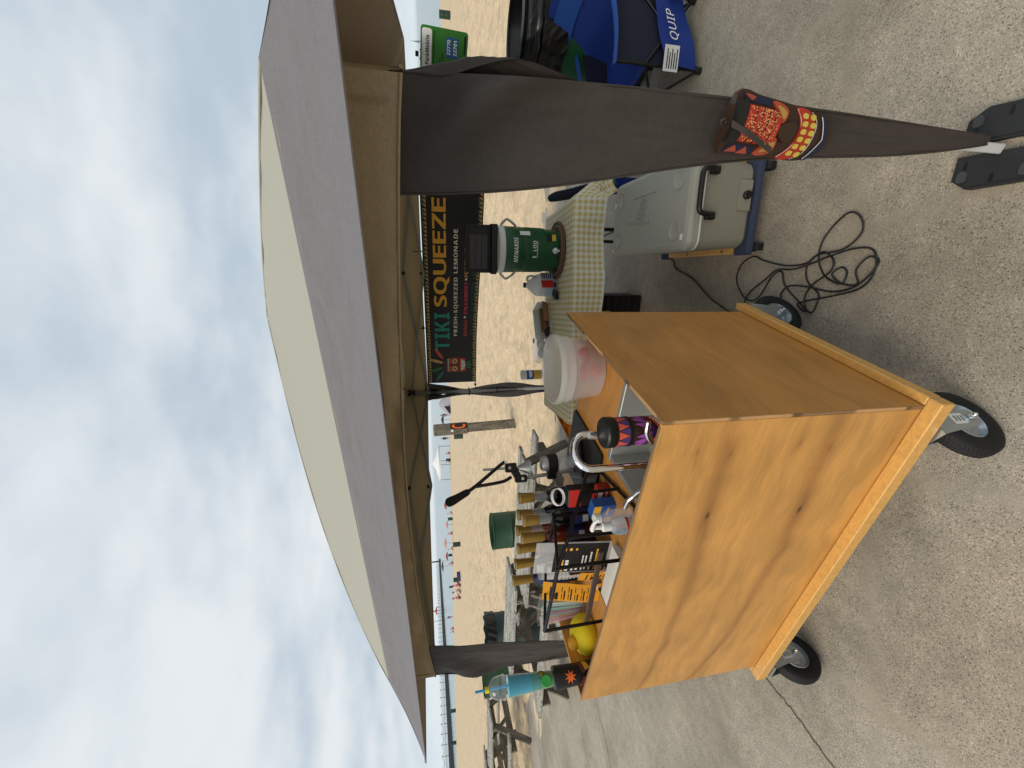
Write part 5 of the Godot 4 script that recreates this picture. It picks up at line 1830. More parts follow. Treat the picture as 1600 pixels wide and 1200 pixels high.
func back_table() -> void:
	var at := Vector3(-0.46, 0, -3.12)
	var turn := -0.179
	var T := Transform3D(Basis(Vector3.UP, turn), at)
	var t := thing("folding_table", "long table with an orange pine top under the yellow gingham cloth", "table", at, turn)
	for k in 5:
		var st := sb()
		var z0 := -0.72 + k * 0.1445
		var z1 := z0 + 0.142
		prism(st, pv([-z0 * 0.36, z0, 1.80, z0, 1.80, z1, -z1 * 0.36, z1]), -0.740, -0.715, Transform3D(Basis(Vector3.RIGHT, Vector3.BACK, Vector3.DOWN), Vector3.ZERO))
		ob("top_plank", st, M["orange pine"], t)
	for x in [0.25, 1.62]:
		for z in [-0.62, -0.10]:
			var st := sb()
			tube(st, [Vector3(x, 0.0, z), Vector3(x, 0.712, z)], 0.014, 10)
			ob("leg", st, M["black plastic"], t)
		var st2 := sb()
		tube(st2, [Vector3(x, 0.35, -0.60), Vector3(x, 0.35, -0.12)], 0.010, 8)
		ob("leg_brace", st2, M["black plastic"], t)
	# cloth: flat on top, hanging at the front, bunched at the right end
	var fz := FastNoiseLite.new()
	fz.seed = 19
	fz.frequency = 1.0
	var st := sb()
	var cl := func(u: float, v: float) -> Vector3:
		var x: float = lerpf(0.13, 2.12, u)
		var d: float = v * 1.05      # metres of cloth from the back hem to the front hem
		var p := Vector3(x, 0.744, -0.79 + d)
		var over: float = d - 0.80
		if d < 0.07: p = Vector3(x, 0.744 - (0.07 - d), -0.725)
		elif over > 0.0:
			var a: float = minf(over / 0.03, 1.0)
			p = Vector3(x, 0.744 - maxf(over - 0.012, 0.0), 0.010 + 0.012 * a + 0.016 * sin(x * 11.0 + 1.0) * clampf(over * 6.0, 0, 1) + 0.05 * fz.get_noise_2d(x * 2.0, 3.0) * clampf(over * 5.0, 0, 1))
		else:
			p.y += 0.006 * absf(fz.get_noise_2d(x * 5.0, d * 6.0)) + 0.012 * maxf(fz.get_noise_2d(x * 2.5 + 20.0, d * 2.0), 0.0)
		var e: float = x - 1.815
		if e > 0.0:
			p.y -= e * 1.0 * (1.0 - 0.45 * v) + 0.008 * sin(v * 40.0) * e * 6.0
			p.x -= e * 0.62 * (1.0 - 0.3 * sin(v * 25.0))
		return p
	sheet(st, 110, 64, cl, Vector3(0, 1, 0.3), func(u, v): return Vector2(u * 1.99, v * 1.05) / 0.042)
	var c := ob("tablecloth", st, M["gingham cloth"])
	c.transform = T
	tag(c, "yellow and white gingham cloth hanging over the table's front edge", "tablecloth")
	st = sb()
	var hem := []
	for i in 41: hem.append((cl.call(i / 40.0, 1.0) as Vector3) + Vector3(0, 0, 0.001))
	tube(st, hem, 0.0022, 5)
	ob("hem", st, M["paper"], c)
	drink_cooler()
	# woven trivet
	var p := Vector3(1.068, 0.747, -3.200)
	t = thing("woven_trivet", "round woven brown trivet under the green drink cooler", "trivet", p)
	for k in 4:
		st = sb()
		var ring := []
		for i in 40:
			var a := TAU * i / 40.0
			ring.append(Vector3(cos(a), 0, sin(a)) * (0.212 - k * 0.024) + Vector3.UP * (0.0135 + 0.0015 * sin(a * 20.0 + k * 3.0)))
		tube(st, ring, 0.0132, 7, true)
		ob("braid", st, mat("braid %d" % k, [Color(0.38, 0.27, 0.20), Color(0.52, 0.46, 0.38), Color(0.36, 0.25, 0.20), Color(0.48, 0.40, 0.32)][k], 0.9), t)
	# gallon jug
	p = Vector3(0.82, 0.748, -3.335)
	t = thing("water_jug", "bluish gallon jug with a red label and dark cap beside the green drink cooler", "jug", p, 0.35)
	st = sb()
	loft(st, [[0.0, 0.135, 0.135, 0.03], [0.012, 0.15, 0.15, 0.035], [0.145, 0.15, 0.15, 0.035], [0.165, 0.145, 0.145, 0.045], [0.215, 0.085, 0.085, 0.04], [0.238, 0.042, 0.042, 0.02], [0.25, 0.040, 0.040, 0.0195]])
	ob("jug_body", st, M["blue tint plastic"], t)
	st = sb()
	lathe(st, [Vector2(0.022, 0.246), Vector2(0.022, 0.262), Vector2(0.0, 0.264)], 16)
	ob("cap", st, M["label blue"], t)
	st = sb()
	box(st, Vector3(-0.072, 0.03, 0.0752), Vector3(-0.002, 0.130, 0.0764), 0.0)
	ob("red_label", st, M["red ink"], t)
	st = sb()
	box(st, Vector3(0.004, 0.03, 0.0752), Vector3(0.070, 0.130, 0.0764), 0.0)
	var gl := ob("grey_label", st, M["pale grey"], t)
	for k in 5:
		st = sb()
		box(st, Vector3(0.010, 0.042 + k * 0.017, 0.0768), Vector3(0.062, 0.049 + k * 0.017, 0.0774), 0.0)
		ob("print_line", st, M["label blue"], gl)
	st = sb()
	tube(st, curve([Vector3(0.045, 0.225, 0.0), Vector3(0.082, 0.215, 0.0), Vector3(0.090, 0.175, 0.0), Vector3(0.074, 0.145, 0.0)], 4), 0.011, 8)
	ob("handle", st, M["blue tint plastic"], t)
	# crumpled black gloves
	p = Vector3(0.745, 0.750, -3.275)
	t = thing("black_gloves", "crumpled black gloves lying in front of the gallon jug", "gloves", p, 0.5)
	st = sb()
	for k in 2: ball(st, Vector3(-0.02 + 0.09 * k, 0.018, 0.02 * k), Vector3(0.055, 0.019, 0.032), 14, Basis(Vector3.UP, 0.5 * k))
	for k in 5: tube(st, curve([Vector3(-0.06 + 0.012 * k, 0.018, 0.01 + 0.006 * k), Vector3(-0.088 + 0.01 * k, 0.022, 0.025 + 0.008 * k), Vector3(-0.098 + 0.014 * k, 0.009, 0.045 + 0.006 * k)], 3), 0.0085, 7)
	ob("glove_pair", st, M["bag black"], t)
	# carton tray with a roll
	p = Vector3(0.565, 0.748, -3.56)
	t = thing("paper_carton", "open white and kraft carton lying on its side on the gingham cloth", "carton", p, 0.25)
	st = sb()
	box(st, Vector3(-0.15, 0, -0.09), Vector3(0.13, 0.004, 0.09), 0.0)
	box(st, Vector3(-0.15, 0.004, -0.09), Vector3(0.13, 0.105, -0.086), 0.0)
	box(st, Vector3(0.126, 0.004, -0.086), Vector3(0.13, 0.105, 0.09), 0.0)
	ob("carton_walls", st, M["paper"], t)
	st = sb()
	box(st, Vector3(-0.05, 0, 0), Vector3(0.13, 0.072, 0.003), 0.0, Transform3D(Basis(Vector3.RIGHT, 0.5), Vector3(0, 0.004, 0.075)))
	ob("kraft_flap", st, M["kraft"], t)
	st = sb()
	tube(st, [Vector3(-0.12, 0.040, 0.02), Vector3(0.09, 0.044, 0.03)], 0.034, 16)
	ob("paper_roll", st, M["kraft dark"], t)
	p = Vector3(0.43, 0.748, -3.46)
	t = thing("black_tongs", "black folded tongs lying by the open carton", "tongs", p, 0.2)
	st = sb()
	tube(st, curve([Vector3(-0.09, 0.009, 0.02), Vector3(-0.03, 0.030, 0.0), Vector3(0.02, 0.034, -0.01), Vector3(0.06, 0.012, -0.02)], 4), [0.006, 0.008, 0.010, 0.014, 0.018, 0.022, 0.024, 0.024, 0.024, 0.022, 0.018, 0.012, 0.008], 8)
	ob("tongs_body", st, M["bag black"], t)
	# clear clamshell with white napkins
	p = Vector3(0.31, 0.748, -3.66)
	t = thing("clear_clamshell", "clear plastic clamshell box with white napkins inside behind the bucket", "food box", p, 0.1)
	st = sb()
	loft(st, [[0.0, 0.22, 0.15, 0.02], [0.055, 0.25, 0.18, 0.03]], 4, true, false)
	loft(st, [[0.056, 0.25, 0.18, 0.03], [0.105, 0.22, 0.15, 0.03]], 4, false, true)
	ob("box_shell", st, M["clear plastic"], t)
	st = sb()
	ball(st, Vector3(0.05, 0.048, 0.02), Vector3(0.06, 0.036, 0.05), 14)
	ball(st, Vector3(-0.04, 0.042, 0.0), Vector3(0.05, 0.032, 0.05), 12)
	ob("napkins", st, M["paper"], t)
	st = sb()
	box(st, Vector3(0.06, 0.106, -0.03), Vector3(0.10, 0.1072, 0.02), 0.0)
	ob("sticker", st, M["dark grey rubber"], t)
	# white tray
	p = Vector3(0.13, 0.748, -3.50)
	t = thing("white_tray", "flat white foam tray on the table behind the bucket", "tray", p, 0.05)
	st = sb()
	loft(st, [[0.0, 0.25, 0.20, 0.03], [0.028, 0.30, 0.25, 0.04], [0.030, 0.31, 0.26, 0.04]], 4, true, false)
	ob("tray_shell", st, M["white plastic"], t)
	# wipes canister
	p = Vector3(0.082, 0.748, -3.835)
	t = thing("wipes_canister", "blue and yellow cylindrical wipes canister with a white lid at the table's left", "canister", p, 0.2)
	var secs := [["white plastic", 0.0, 0.02], ["yellow ink", 0.02, 0.085], ["blue ink", 0.085, 0.155], ["white plastic", 0.155, 0.2]]
	for s in secs:
		st = sb()
		var r: float = 0.045 if s[0] != "white plastic" else 0.046
		lathe(st, [Vector2(0, s[1]), Vector2(r, s[1] + 0.0005), Vector2(r, s[2] - 0.0005), Vector2(0, s[2])], 28)
		ob("canister_wall" if s[1] < 0.15 else "lid", st, M[s[0]], t)
	st = sb()
	relief(st, oval(0.0, 0.118, 0.036, 0.016, 16), wrap_map(0.045), 0.0, 0.0012, 0.01)
	ob("label_oval", st, M["white ink"], t)

func drink_cooler() -> void:
	var p := Vector3(1.068, 0.776, -3.200)
	var t := thing("drink_cooler", "green upright drink cooler with white lid and spigot on the gingham table", "drink cooler", p, atan2(-p.x, -p.z))
	var st := sb()
	lathe(st, [Vector2(0, 0), Vector2(0.150, 0.0), Vector2(0.158, 0.008), Vector2(0.162, 0.10), Vector2(0.166, 0.104)], 48)
	sheet(st, 300, 6, func(u, v):
		var a: float = u * TAU
		var rib: float = 0.0022 * (1.0 if sin(a * 75.0) > 0.0 else -0.3) * smoothstep(0.0, 0.12, v) * smoothstep(1.0, 0.88, v)
		var r: float = lerpf(0.166, 0.170, v) + rib
		return Vector3(cos(a) * r, lerpf(0.104, 0.285, v), sin(a) * r), Vector3.ZERO)
	lathe(st, [Vector2(0.170, 0.285), Vector2(0.1725, 0.292), Vector2(0.175, 0.420), Vector2(0.172, 0.428), Vector2(0, 0.428)], 48)
	ob("cooler_body", st, M["cooler green"], t)
	var map := wrap_map(0.170)
	st = sb()
	relief(st, pv([-0.078, 0.165, 0.078, 0.165, 0.078, 0.240, -0.078, 0.240]), map, -0.002, 0.0045, 0.012)
	ob("name_plate", st, M["cooler green"], t)
	var wi: Material = M["white ink"]
	text("MENARDS", 0.034, wi, t, Transform3D(Basis(), Vector3(0, 0.350, 0.1755)), 0.185, 0.1755, "Droid Sans", 700, 0.18)
	text("GLOO", 0.026, wi, t, Transform3D(Basis(), Vector3(0.017, 0.207, 0.1755)), 0.104, 0.1755, "Droid Sans", 700)
	st = sb()
	relief(st, pv([-0.056, 0.194, -0.040, 0.194, -0.040, 0.199, -0.0445, 0.199, -0.0445, 0.215, -0.040, 0.215, -0.040, 0.220, -0.056, 0.220, -0.056, 0.215, -0.0515, 0.215, -0.0515, 0.199, -0.056, 0.199]), map, 0.004, 0.0058, 0.012)
	ob("lettering", st, wi, t)
	st = sb()
	relief(st, pv([-0.055, 0.183, 0.066, 0.183, 0.066, 0.187, -0.055, 0.187]), map, 0.004, 0.0056, 0.012)
	ob("print_line", st, wi, t)
	st = sb()
	relief(st, pv([0.115, 0.235, 0.155, 0.235, 0.155, 0.315, 0.115, 0.315]), map, 0.0, 0.004, 0.012)
	ob("white_label", st, wi, t)
	st = sb()
	relief(st, pv([0.075, 0.035, 0.135, 0.030, 0.135, 0.060, 0.075, 0.065]), map, -0.008, -0.0035, 0.012)
	ob("yellow_sticker", st, M["yellow ink"], t)
	st = sb()
	relief(st, pv([0.075, 0.067, 0.135, 0.062, 0.135, 0.105, 0.075, 0.110]), map, -0.006, -0.0030, 0.012)
	ob("black_sticker", st, M["black ink"], t)
	# spigot in its recess
	st = sb()
	lathe(st, [Vector2(0.0, 0.0), Vector2(0.030, 0.0), Vector2(0.034, 0.004), Vector2(0.046, 0.002)], 24, Transform3D(Basis(Vector3.RIGHT, PI / 2), Vector3(0, 0.060, 0.160)))
	ob("recess_ring", st, M["cooler green"], t)
	st = sb()
	tube(st, [Vector3(0, 0.052, 0.160), Vector3(0, 0.050, 0.192)], 0.014, 12)
	ball(st, Vector3(0, 0.050, 0.197), Vector3(0.024, 0.022, 0.012), 14)
	tube(st, [Vector3(0, 0.045, 0.186), Vector3(0, 0.016, 0.188)], 0.009, 10)
	ob("spigot", st, M["white plastic"], t)
	st = sb()
	lathe(st, [Vector2(0.174, 0.428), Vector2(0.180, 0.431), Vector2(0.180, 0.462), Vector2(0.174, 0.474), Vector2(0.150, 0.480), Vector2(0.0, 0.482)], 48)
	ob("lid", st, M["white plastic"], t)
	for s in [-1.0, 1.0]:
		st = sb()
		tube(st, curve([Vector3(s * 0.172, 0.325, 0.0), Vector3(s * 0.192, 0.345, 0.01), Vector3(s * 0.222, 0.395, 0.02), Vector3(s * 0.215, 0.415, 0.02), Vector3(s * 0.182, 0.445, 0.0)], 4), 0.0095, 9)
		ob("handle", st, M["white plastic"] if s < 0 else M["pale grey"], t)
	# black framed box standing on the lid
	var o := thing("black_framed_box", "shallow black framed box with a grey slotted panel standing on the green cooler's lid", "box", p + Vector3(0.0, 0.4825, 0.0), atan2(-p.x, -p.z) - 0.03)
	st = sb()
	box(st, Vector3(-0.185, 0.0, -0.06), Vector3(0.185, 0.045, 0.085), 0.004)
	ob("base_tray", st, M["black plastic"], o)
	st = sb()
	box(st, Vector3(-0.175, 0.0455, -0.05), Vector3(0.175, 0.235, 0.035), 0.004)
	ob("box_body", st, M["black plastic"], o)
	st = sb()
	for q in [[-0.178, 0.222, 0.178, 0.238], [-0.178, 0.047, 0.178, 0.062], [-0.178, 0.0625, -0.160, 0.2215], [0.160, 0.0625, 0.178, 0.2215]]:
		box(st, Vector3(q[0], q[1], 0.0352), Vector3(q[2], q[3], 0.047), 0.002)
	ob("front_frame", st, M["black plastic"], o)
	for k in 3:
		st = sb()
		box(st, Vector3(-0.150, 0.070 + k * 0.047, 0.0352), Vector3(0.105, 0.114 + k * 0.047, 0.039), 0.001)
		ob("grey_slat", st, mat("slat grey", Color(0.24, 0.24, 0.25), 0.5), o)

# ---------- right side: hard cooler, cables, chair, bin, sign ----------
func right_side() -> void:
	var at := Vector3(0.989, 0, -2.25)
	var turn := -0.263
	var d := thing("wooden_dolly", "low wooden dolly with blue carpeted corners under the grey cooler", "dolly", at, turn)
	var st := sb()
	for k in 3:
		st = sb()
		box(st, Vector3(-0.235 + k * 0.165, 0.075, -0.40), Vector3(-0.235 + k * 0.165 + 0.14, 0.128, 0.40), 0.004)
		ob("runner", st, M["pine board"], d)
	for z in [-0.42, 0.32]:
		st = sb()
		box(st, Vector3(-0.245, 0.088, z), Vector3(0.245, 0.130, z + 0.115), 0.012)
		ob("carpet_end", st, M["blue carpet"], d)
	for x in [-0.20, 0.20]:
		for z in [-0.36, 0.38]:
			st = sb()
			tube(st, [Vector3(x - 0.018, 0.037, z), Vector3(x + 0.018, 0.037, z)], 0.037, 16)
			box(st, Vector3(x - 0.024, 0.037, z - 0.014), Vector3(x + 0.024, 0.073, z + 0.014), 0.002)
			ob("caster", st, M["black rubber"], d)
	var t := thing("hard_cooler", "large grey-green hard-sided cooler with a raised name on its lid and black end handle", "cooler", at, turn)
	st = sb()
	loft(st, [[0.1345, 0.395, 0.81, 0.05], [0.15, 0.415, 0.83, 0.055], [0.40, 0.445, 0.875, 0.055], [0.430, 0.455, 0.885, 0.055]], 6, true, false)
	ob("cooler_body", st, M["cooler grey"], t)
	st = sb()
	loft(st, [[0.430, 0.461, 0.893, 0.058], [0.442, 0.461, 0.893, 0.058]], 6, false, false)
	ob("seal_line", st, M["white plastic"], t)
	st = sb()
	loft(st, [[0.4425, 0.465, 0.897, 0.06], [0.478, 0.465, 0.897, 0.06], [0.496, 0.445, 0.877, 0.055], [0.505, 0.405, 0.84, 0.05]], 6, false, true)
	var lid := ob("lid", st, M["cooler lid grey"], t)
	for q in [[-0.125, 0.33], [0.125, 0.33], [-0.125, -0.33], [0.125, -0.33]]:
		st = sb()
		lathe(st, [Vector2(0.052, 0.0), Vector2(0.052, 0.004), Vector2(0.045, 0.0045), Vector2(0.040, 0.0008), Vector2(0.0, 0.0008)], 28, Transform3D(Basis(), Vector3(q[0], 0.5052, q[1])))
		ob("cup_ring", st, M["cooler lid grey"], lid)
	st = sb()
	var flat := Transform3D(Basis(Vector3.RIGHT, Vector3.FORWARD, Vector3.UP), Vector3(0.02, 0.5052, -0.03))
	# parallelogram outline and raised name
	var qd := [Vector2(-0.075, -0.105), Vector2(0.085, -0.155), Vector2(0.085, 0.13), Vector2(-0.055, 0.175)]
	for i in 4:
		bar(st, flat * Vector3(qd[i].x, qd[i].y, 0.001), flat * Vector3(qd[(i + 1) % 4].x, qd[(i + 1) % 4].y, 0.001), 0.005, 0.004, Vector3.UP, 0.001)
	bar(st, flat * Vector3(-0.072, -0.07, 0.001), flat * Vector3(0.085, -0.118, 0.001), 0.005, 0.004, Vector3.UP, 0.001)
	tag(ob("raised_outline", st, M["cooler lid grey"], lid), "", "", "", "stuff")
	var tx := text("Coleman", 0.11, M["cooler lid grey"], lid, flat * Transform3D(Basis(Vector3.BACK, -0.22), Vector3(0.008, 0.02, 0.002)), 0.145, 0.0, "Droid Serif", 700, 0.25)
	tx.scale.z = 9.0
	# hinge and latch tabs
	for q in [Vector3(-0.165, 0.505, 0.40), Vector3(-0.19, 0.502, -0.41), Vector3(0.10, 0.503, -0.415)]:
		st = sb()
		cbox(st, Vector3(0.03, 0.006, 0.02), q, 0.002)
		ob("tab", st, M["white plastic"], lid)
	# bail handle on the near end
	st = sb()
	tube(st, curve([Vector3(-0.065, 0.395, 0.452), Vector3(-0.065, 0.42, 0.490), Vector3(-0.060, 0.470, 0.500), Vector3(-0.045, 0.488, 0.502), Vector3(0.0, 0.492, 0.503), Vector3(0.09, 0.492, 0.503), Vector3(0.125, 0.488, 0.502), Vector3(0.140, 0.470, 0.500), Vector3(0.145, 0.42, 0.490), Vector3(0.145, 0.395, 0.452)], 4), 0.013, 10)
	ob("handle", st, M["black plastic"], t)
	for x in [-0.065, 0.145]:
		st = sb()
		cbox(st, Vector3(0.038, 0.05, 0.030), Vector3(x, 0.392, 0.452), 0.006)
		ob("handle_mount", st, M["black plastic"], t)
	st = sb()
	loft(st, [[-0.075, 0.15, 0.012, 0.005], [0.0, 0.15, 0.012, 0.005]], 3, true, true, Transform3D(Basis(), Vector3(0.045, 0.225, 0.424)))
	ob("drain_panel", st, M["cooler grey"], t)
	st = sb()
	lathe(st, [Vector2(0.0, 0.0), Vector2(0.021, 0.0), Vector2(0.021, 0.018), Vector2(0.015, 0.022), Vector2(0.015, 0.032), Vector2(0.0, 0.032)], 16, Transform3D(Basis(Vector3.RIGHT, PI / 2), Vector3(0.045, 0.180, 0.424)))
	ob("drain_plug", st, M["black plastic"], t)
	cables()
	camp_chair()
	# crate and board under the table
	t = thing("black_crate", "black slatted crate with a pale wooden front board standing under the gingham table", "crate", Vector3(0.60, 0, -3.42), -0.3)
	for k in 6:
		st = sb()
		box(st, Vector3(-0.17, 0.02 + k * 0.065, 0.150), Vector3(0.17, 0.068 + k * 0.065, 0.165), 0.004)
		ob("slat", st, M["black plastic"], t)
	st = sb()
	box(st, Vector3(-0.165, 0.0, -0.16), Vector3(0.165, 0.405, 0.149), 0.006)
	ob("crate_body", st, M["banner black"], t)
	st = sb()
	box(st, Vector3(-0.16, 0.29, 0.168), Vector3(0.04, 0.43, 0.185), 0.004)
	var wf := ob("wooden_front", st, mat("pale wood", Color(0.80, 0.66, 0.42), 0.6), t)
	st = sb()
	lathe(st, [Vector2(0, 0), Vector2(0.012, 0)], 14, Transform3D(Basis(Vector3.RIGHT, PI / 2), Vector3(0.0, 0.33, 0.1858)))
	ob("hole", st, M["black ink"], wf)
	# drinks beside the cooler and a rolled chair behind the table
	t = thing("drink_carton", "small blue carton with a green top on the ground behind the grey cooler", "carton", Vector3(1.62, 0, -3.18), 0.4)
	st = sb()
	box(st, Vector3(-0.05, 0.0, -0.05), Vector3(0.05, 0.25, 0.05), 0.006)
	ob("carton_body", st, mat("carton blue", Color(0.05, 0.13, 0.45), 0.4), t)
	st = sb()
	lathe(st, [Vector2(0.045, 0.2505), Vector2(0.045, 0.30), Vector2(0.03, 0.315), Vector2(0, 0.315)], 16)
	ob("green_top", st, M["sign green"], t)
	t = thing("rolled_chair_bag", "navy rolled chair bag leaning behind the right end of the gingham table", "bag", Vector3(1.72, 0, -3.44), 0.0)
	st = sb()
	tube(st, curve([Vector3(0.02, 0.0, 0.03), Vector3(0.0, 0.3, 0.0), Vector3(-0.05, 0.52, -0.03), Vector3(-0.08, 0.66, -0.04), Vector3(-0.10, 0.72, -0.05)], 4), [0.038, 0.04, 0.042, 0.044, 0.044, 0.045, 0.045, 0.044, 0.044, 0.044, 0.043, 0.042, 0.04, 0.036, 0.032, 0.025, 0.016], 12)
	ob("bag_cloth", st, M["chair navy"], t)
	bin_and_sign()

func cables() -> void:
	var runs := [["ground_cable", "thin black cable trailing from the grey cooler to the cart's far wheel", [[0.956, -2.841], [0.864, -2.745], [0.799, -2.717], [0.688, -2.543], [0.594, -2.445], [0.495, -2.342], [0.374, -2.171], [0.28, -2.05]]],
		["extension_cord", "tangled black extension cord coiled loosely on the concrete by the cart", [[0.30, -1.95], [0.357, -1.862], [0.377, -1.803], [0.418, -1.811], [0.44, -1.755], [0.41, -1.646], [0.364, -1.541], [0.359, -1.433], [0.402, -1.352], [0.447, -1.339], [0.467, -1.373], [0.426, -1.418], [0.37, -1.426], [0.385, -1.485], [0.436, -1.524], [0.459, -1.489], [0.426, -1.463], [0.385, -1.485], [0.44, -1.568], [0.524, -1.591], [0.599, -1.561], [0.661, -1.509], [0.68, -1.44], [0.641, -1.391], [0.58, -1.4], [0.534, -1.472], [0.544, -1.586], [0.528, -1.666], [0.547, -1.768], [0.607, -1.89], [0.66, -1.983], [0.642, -2.064], [0.564, -2.103], [0.459, -2.073], [0.417, -1.995], [0.436, -1.929], [0.519, -1.864], [0.524, -1.797], [0.448, -1.773], [0.368, -1.723], [0.286, -1.643], [0.328, -1.599], [0.373, -1.608], [0.441, -1.653], [0.511, -1.642], [0.555, -1.578], [0.503, -1.522], [0.451, -1.531], [0.415, -1.638], [0.358, -1.673], [0.296, -1.659],
			[0.34, -1.72], [0.346, -1.66], [0.34, -1.524], [0.346, -1.43], [0.375, -1.368], [0.434, -1.336], [0.498, -1.363], [0.521, -1.43], [0.52, -1.532], [0.519, -1.622], [0.517, -1.729], [0.538, -1.819], [0.514, -1.909], [0.465, -2.019], [0.401, -2.045], [0.32, -1.98]]]]
	for r in runs:
		var pts := []
		var i := 0
		for p in r[2]:
			pts.append(Vector3(p[0], 0.0055 + (0.0075 * (i % 3) if r[0] == "extension_cord" and i > 1 else 0.0), p[1]))
			i += 1
		var st := sb()
		tube(st, curve(pts, 7), 0.0042, 7)
		tag(ob(r[0], st, M["cable"]), r[1], "cord")

func camp_chair() -> void:
	# faces the table; local +z is the front
	var t := thing("camp_chair", "blue folding camp chair with black legs behind the brown drape", "camping chair", Vector3(2.22, 0, -2.66), -1.52)
	var F := [Vector3(-0.27, 0, 0.24), Vector3(0.27, 0, 0.24), Vector3(0.27, 0, -0.24), Vector3(-0.27, 0, -0.24)]
	var U := [Vector3(-0.28, 0.40, 0.25), Vector3(0.28, 0.40, 0.25), Vector3(0.28, 0.40, -0.25), Vector3(-0.28, 0.40, -0.25)]
	var bars := []
	for k in 4:
		bars.append([F[k] + Vector3.UP * 0.02, U[(k + 1) % 4]])
		bars.append([F[(k + 1) % 4] + Vector3.UP * 0.02, U[k]])
	bars.append([F[0] + Vector3.UP * 0.02, Vector3(-0.29, 0.62, 0.26)])
	bars.append([F[1] + Vector3.UP * 0.02, Vector3(0.29, 0.62, 0.26)])
	bars.append([F[2] + Vector3.UP * 0.02, Vector3(0.31, 0.84, -0.34)])
	bars.append([F[3] + Vector3.UP * 0.02, Vector3(-0.31, 0.84, -0.34)])
	for b in bars:
		var st := sb()
		tube(st, [b[0], b[1]], 0.0095, 8)
		ob("leg_tube", st, M["black plastic"], t)
	for k in 4:
		var st := sb()
		lathe(st, [Vector2(0, 0.0), Vector2(0.022, 0.0), Vector2(0.02, 0.03), Vector2(0.012, 0.045)], 12, Transform3D(Basis(), F[k]))
		ob("foot", st, M["black rubber"], t)
	var st := sb()
	sheet(st, 16, 14, func(u, v):
		var w: float = lerpf(0.27, 0.31, v)
		return Vector3(lerpf(-w, w, u), lerpf(0.36, 0.86, v) + 0.03 * sin(u * PI) * v, lerpf(-0.22, -0.37, v) - 0.05 * sin(u * PI) * (1.0 - 0.4 * v)), Vector3.BACK)
	ob("backrest", st, M["chair blue"], t)
	st = sb()
	sheet(st, 14, 3, func(u, v):
		return Vector3(lerpf(-0.25, 0.25, u), lerpf(0.70, 0.84, v), -0.300 - 0.04 * v - 0.042 * sin(u * PI)), Vector3.BACK)
	ob("head_panel", st, M["chair light blue"], t)
	st = sb()
	sheet(st, 14, 14, func(u, v):
		return Vector3(lerpf(-0.27, 0.27, u), 0.40 - 0.07 * sin(u * PI) * sin(v * PI) - 0.02 * (1.0 - v), lerpf(-0.24, 0.27, v)), Vector3.UP)
	ob("seat", st, M["chair blue"], t)
	# side panels of dark mesh, arm rests, printed band along the near side, loose flap
	for s in [-1.0, 1.0]:
		st = sb()
		sheet(st, 8, 8, func(u, v): return Vector3(s * (0.262 + 0.008 * sin(v * 3.0)), lerpf(0.14, 0.58 - 0.02 * sin(u * PI), v), lerpf(-0.27, 0.25, u)), Vector3(s, 0, 0))
		ob("side_panel", st, M["chair navy"], t)
		st = sb()
		sheet(st, 12, 4, func(u, v): return Vector3(s * (0.27 + 0.06 * v), 0.63 - 0.03 * sin(u * PI) - 0.02 * absf(v - 0.5), lerpf(-0.28, 0.30, u)), Vector3.UP)
		ob("arm_rest", st, M["chair light blue"], t)
		st = sb()
		sheet(st, 12, 5, func(u, v): return Vector3(s * (0.305 + 0.012 * sin(u * 7.0 + v * 2.0)), lerpf(0.10, 0.30, v) + 0.07 * (u - 0.5) - 0.02 * sin(u * PI) * (1.0 - v), lerpf(0.27, -0.29, u)), Vector3(s, 0, 0))
		var fl := ob("side_band", st, M["chair blue"], t)
		if s > 0: text("QUIP", 0.065, M["white ink"], fl, Transform3D(Basis(Vector3(0, 0.12, -1).normalized(), Vector3(0, 1, 0.12).normalized(), Vector3.RIGHT), Vector3(0.322, 0.212, 0.0)), 0.20, 0.0, "Droid Sans", 400, 0.3)
	st = sb()
	sheet(st, 10, 6, func(u, v): return Vector3(0.33 + 0.10 * (1.0 - v) + 0.03 * sin(u * 6.0 + v * 3.0), lerpf(0.03, 0.22, v) + 0.03 * sin(u * 4.0), lerpf(-0.16, -0.46, u)), Vector3(1, 0.3, 0))
	ob("loose_flap", st, M["chair light blue"], t)
	st = sb()
	box(st, Vector3(-0.07, -0.10, 0), Vector3(0.07, 0.0, 0.001), 0.0, Transform3D(Basis(Vector3.UP, 1.2), Vector3(0.335, 0.30, 0.24)))
	var tg := ob("care_tag", st, M["paper"], t)
	for k in 5:
		st = sb()
		box(st, Vector3(-0.055, -0.090 + k * 0.016, 0.0015), Vector3(0.05 - 0.02 * (k % 2), -0.083 + k * 0.016, 0.002), 0.0, Transform3D(Basis(Vector3.UP, 1.2), Vector3(0.335, 0.30, 0.24)))
		ob("print_line", st, M["banner black"], tg)

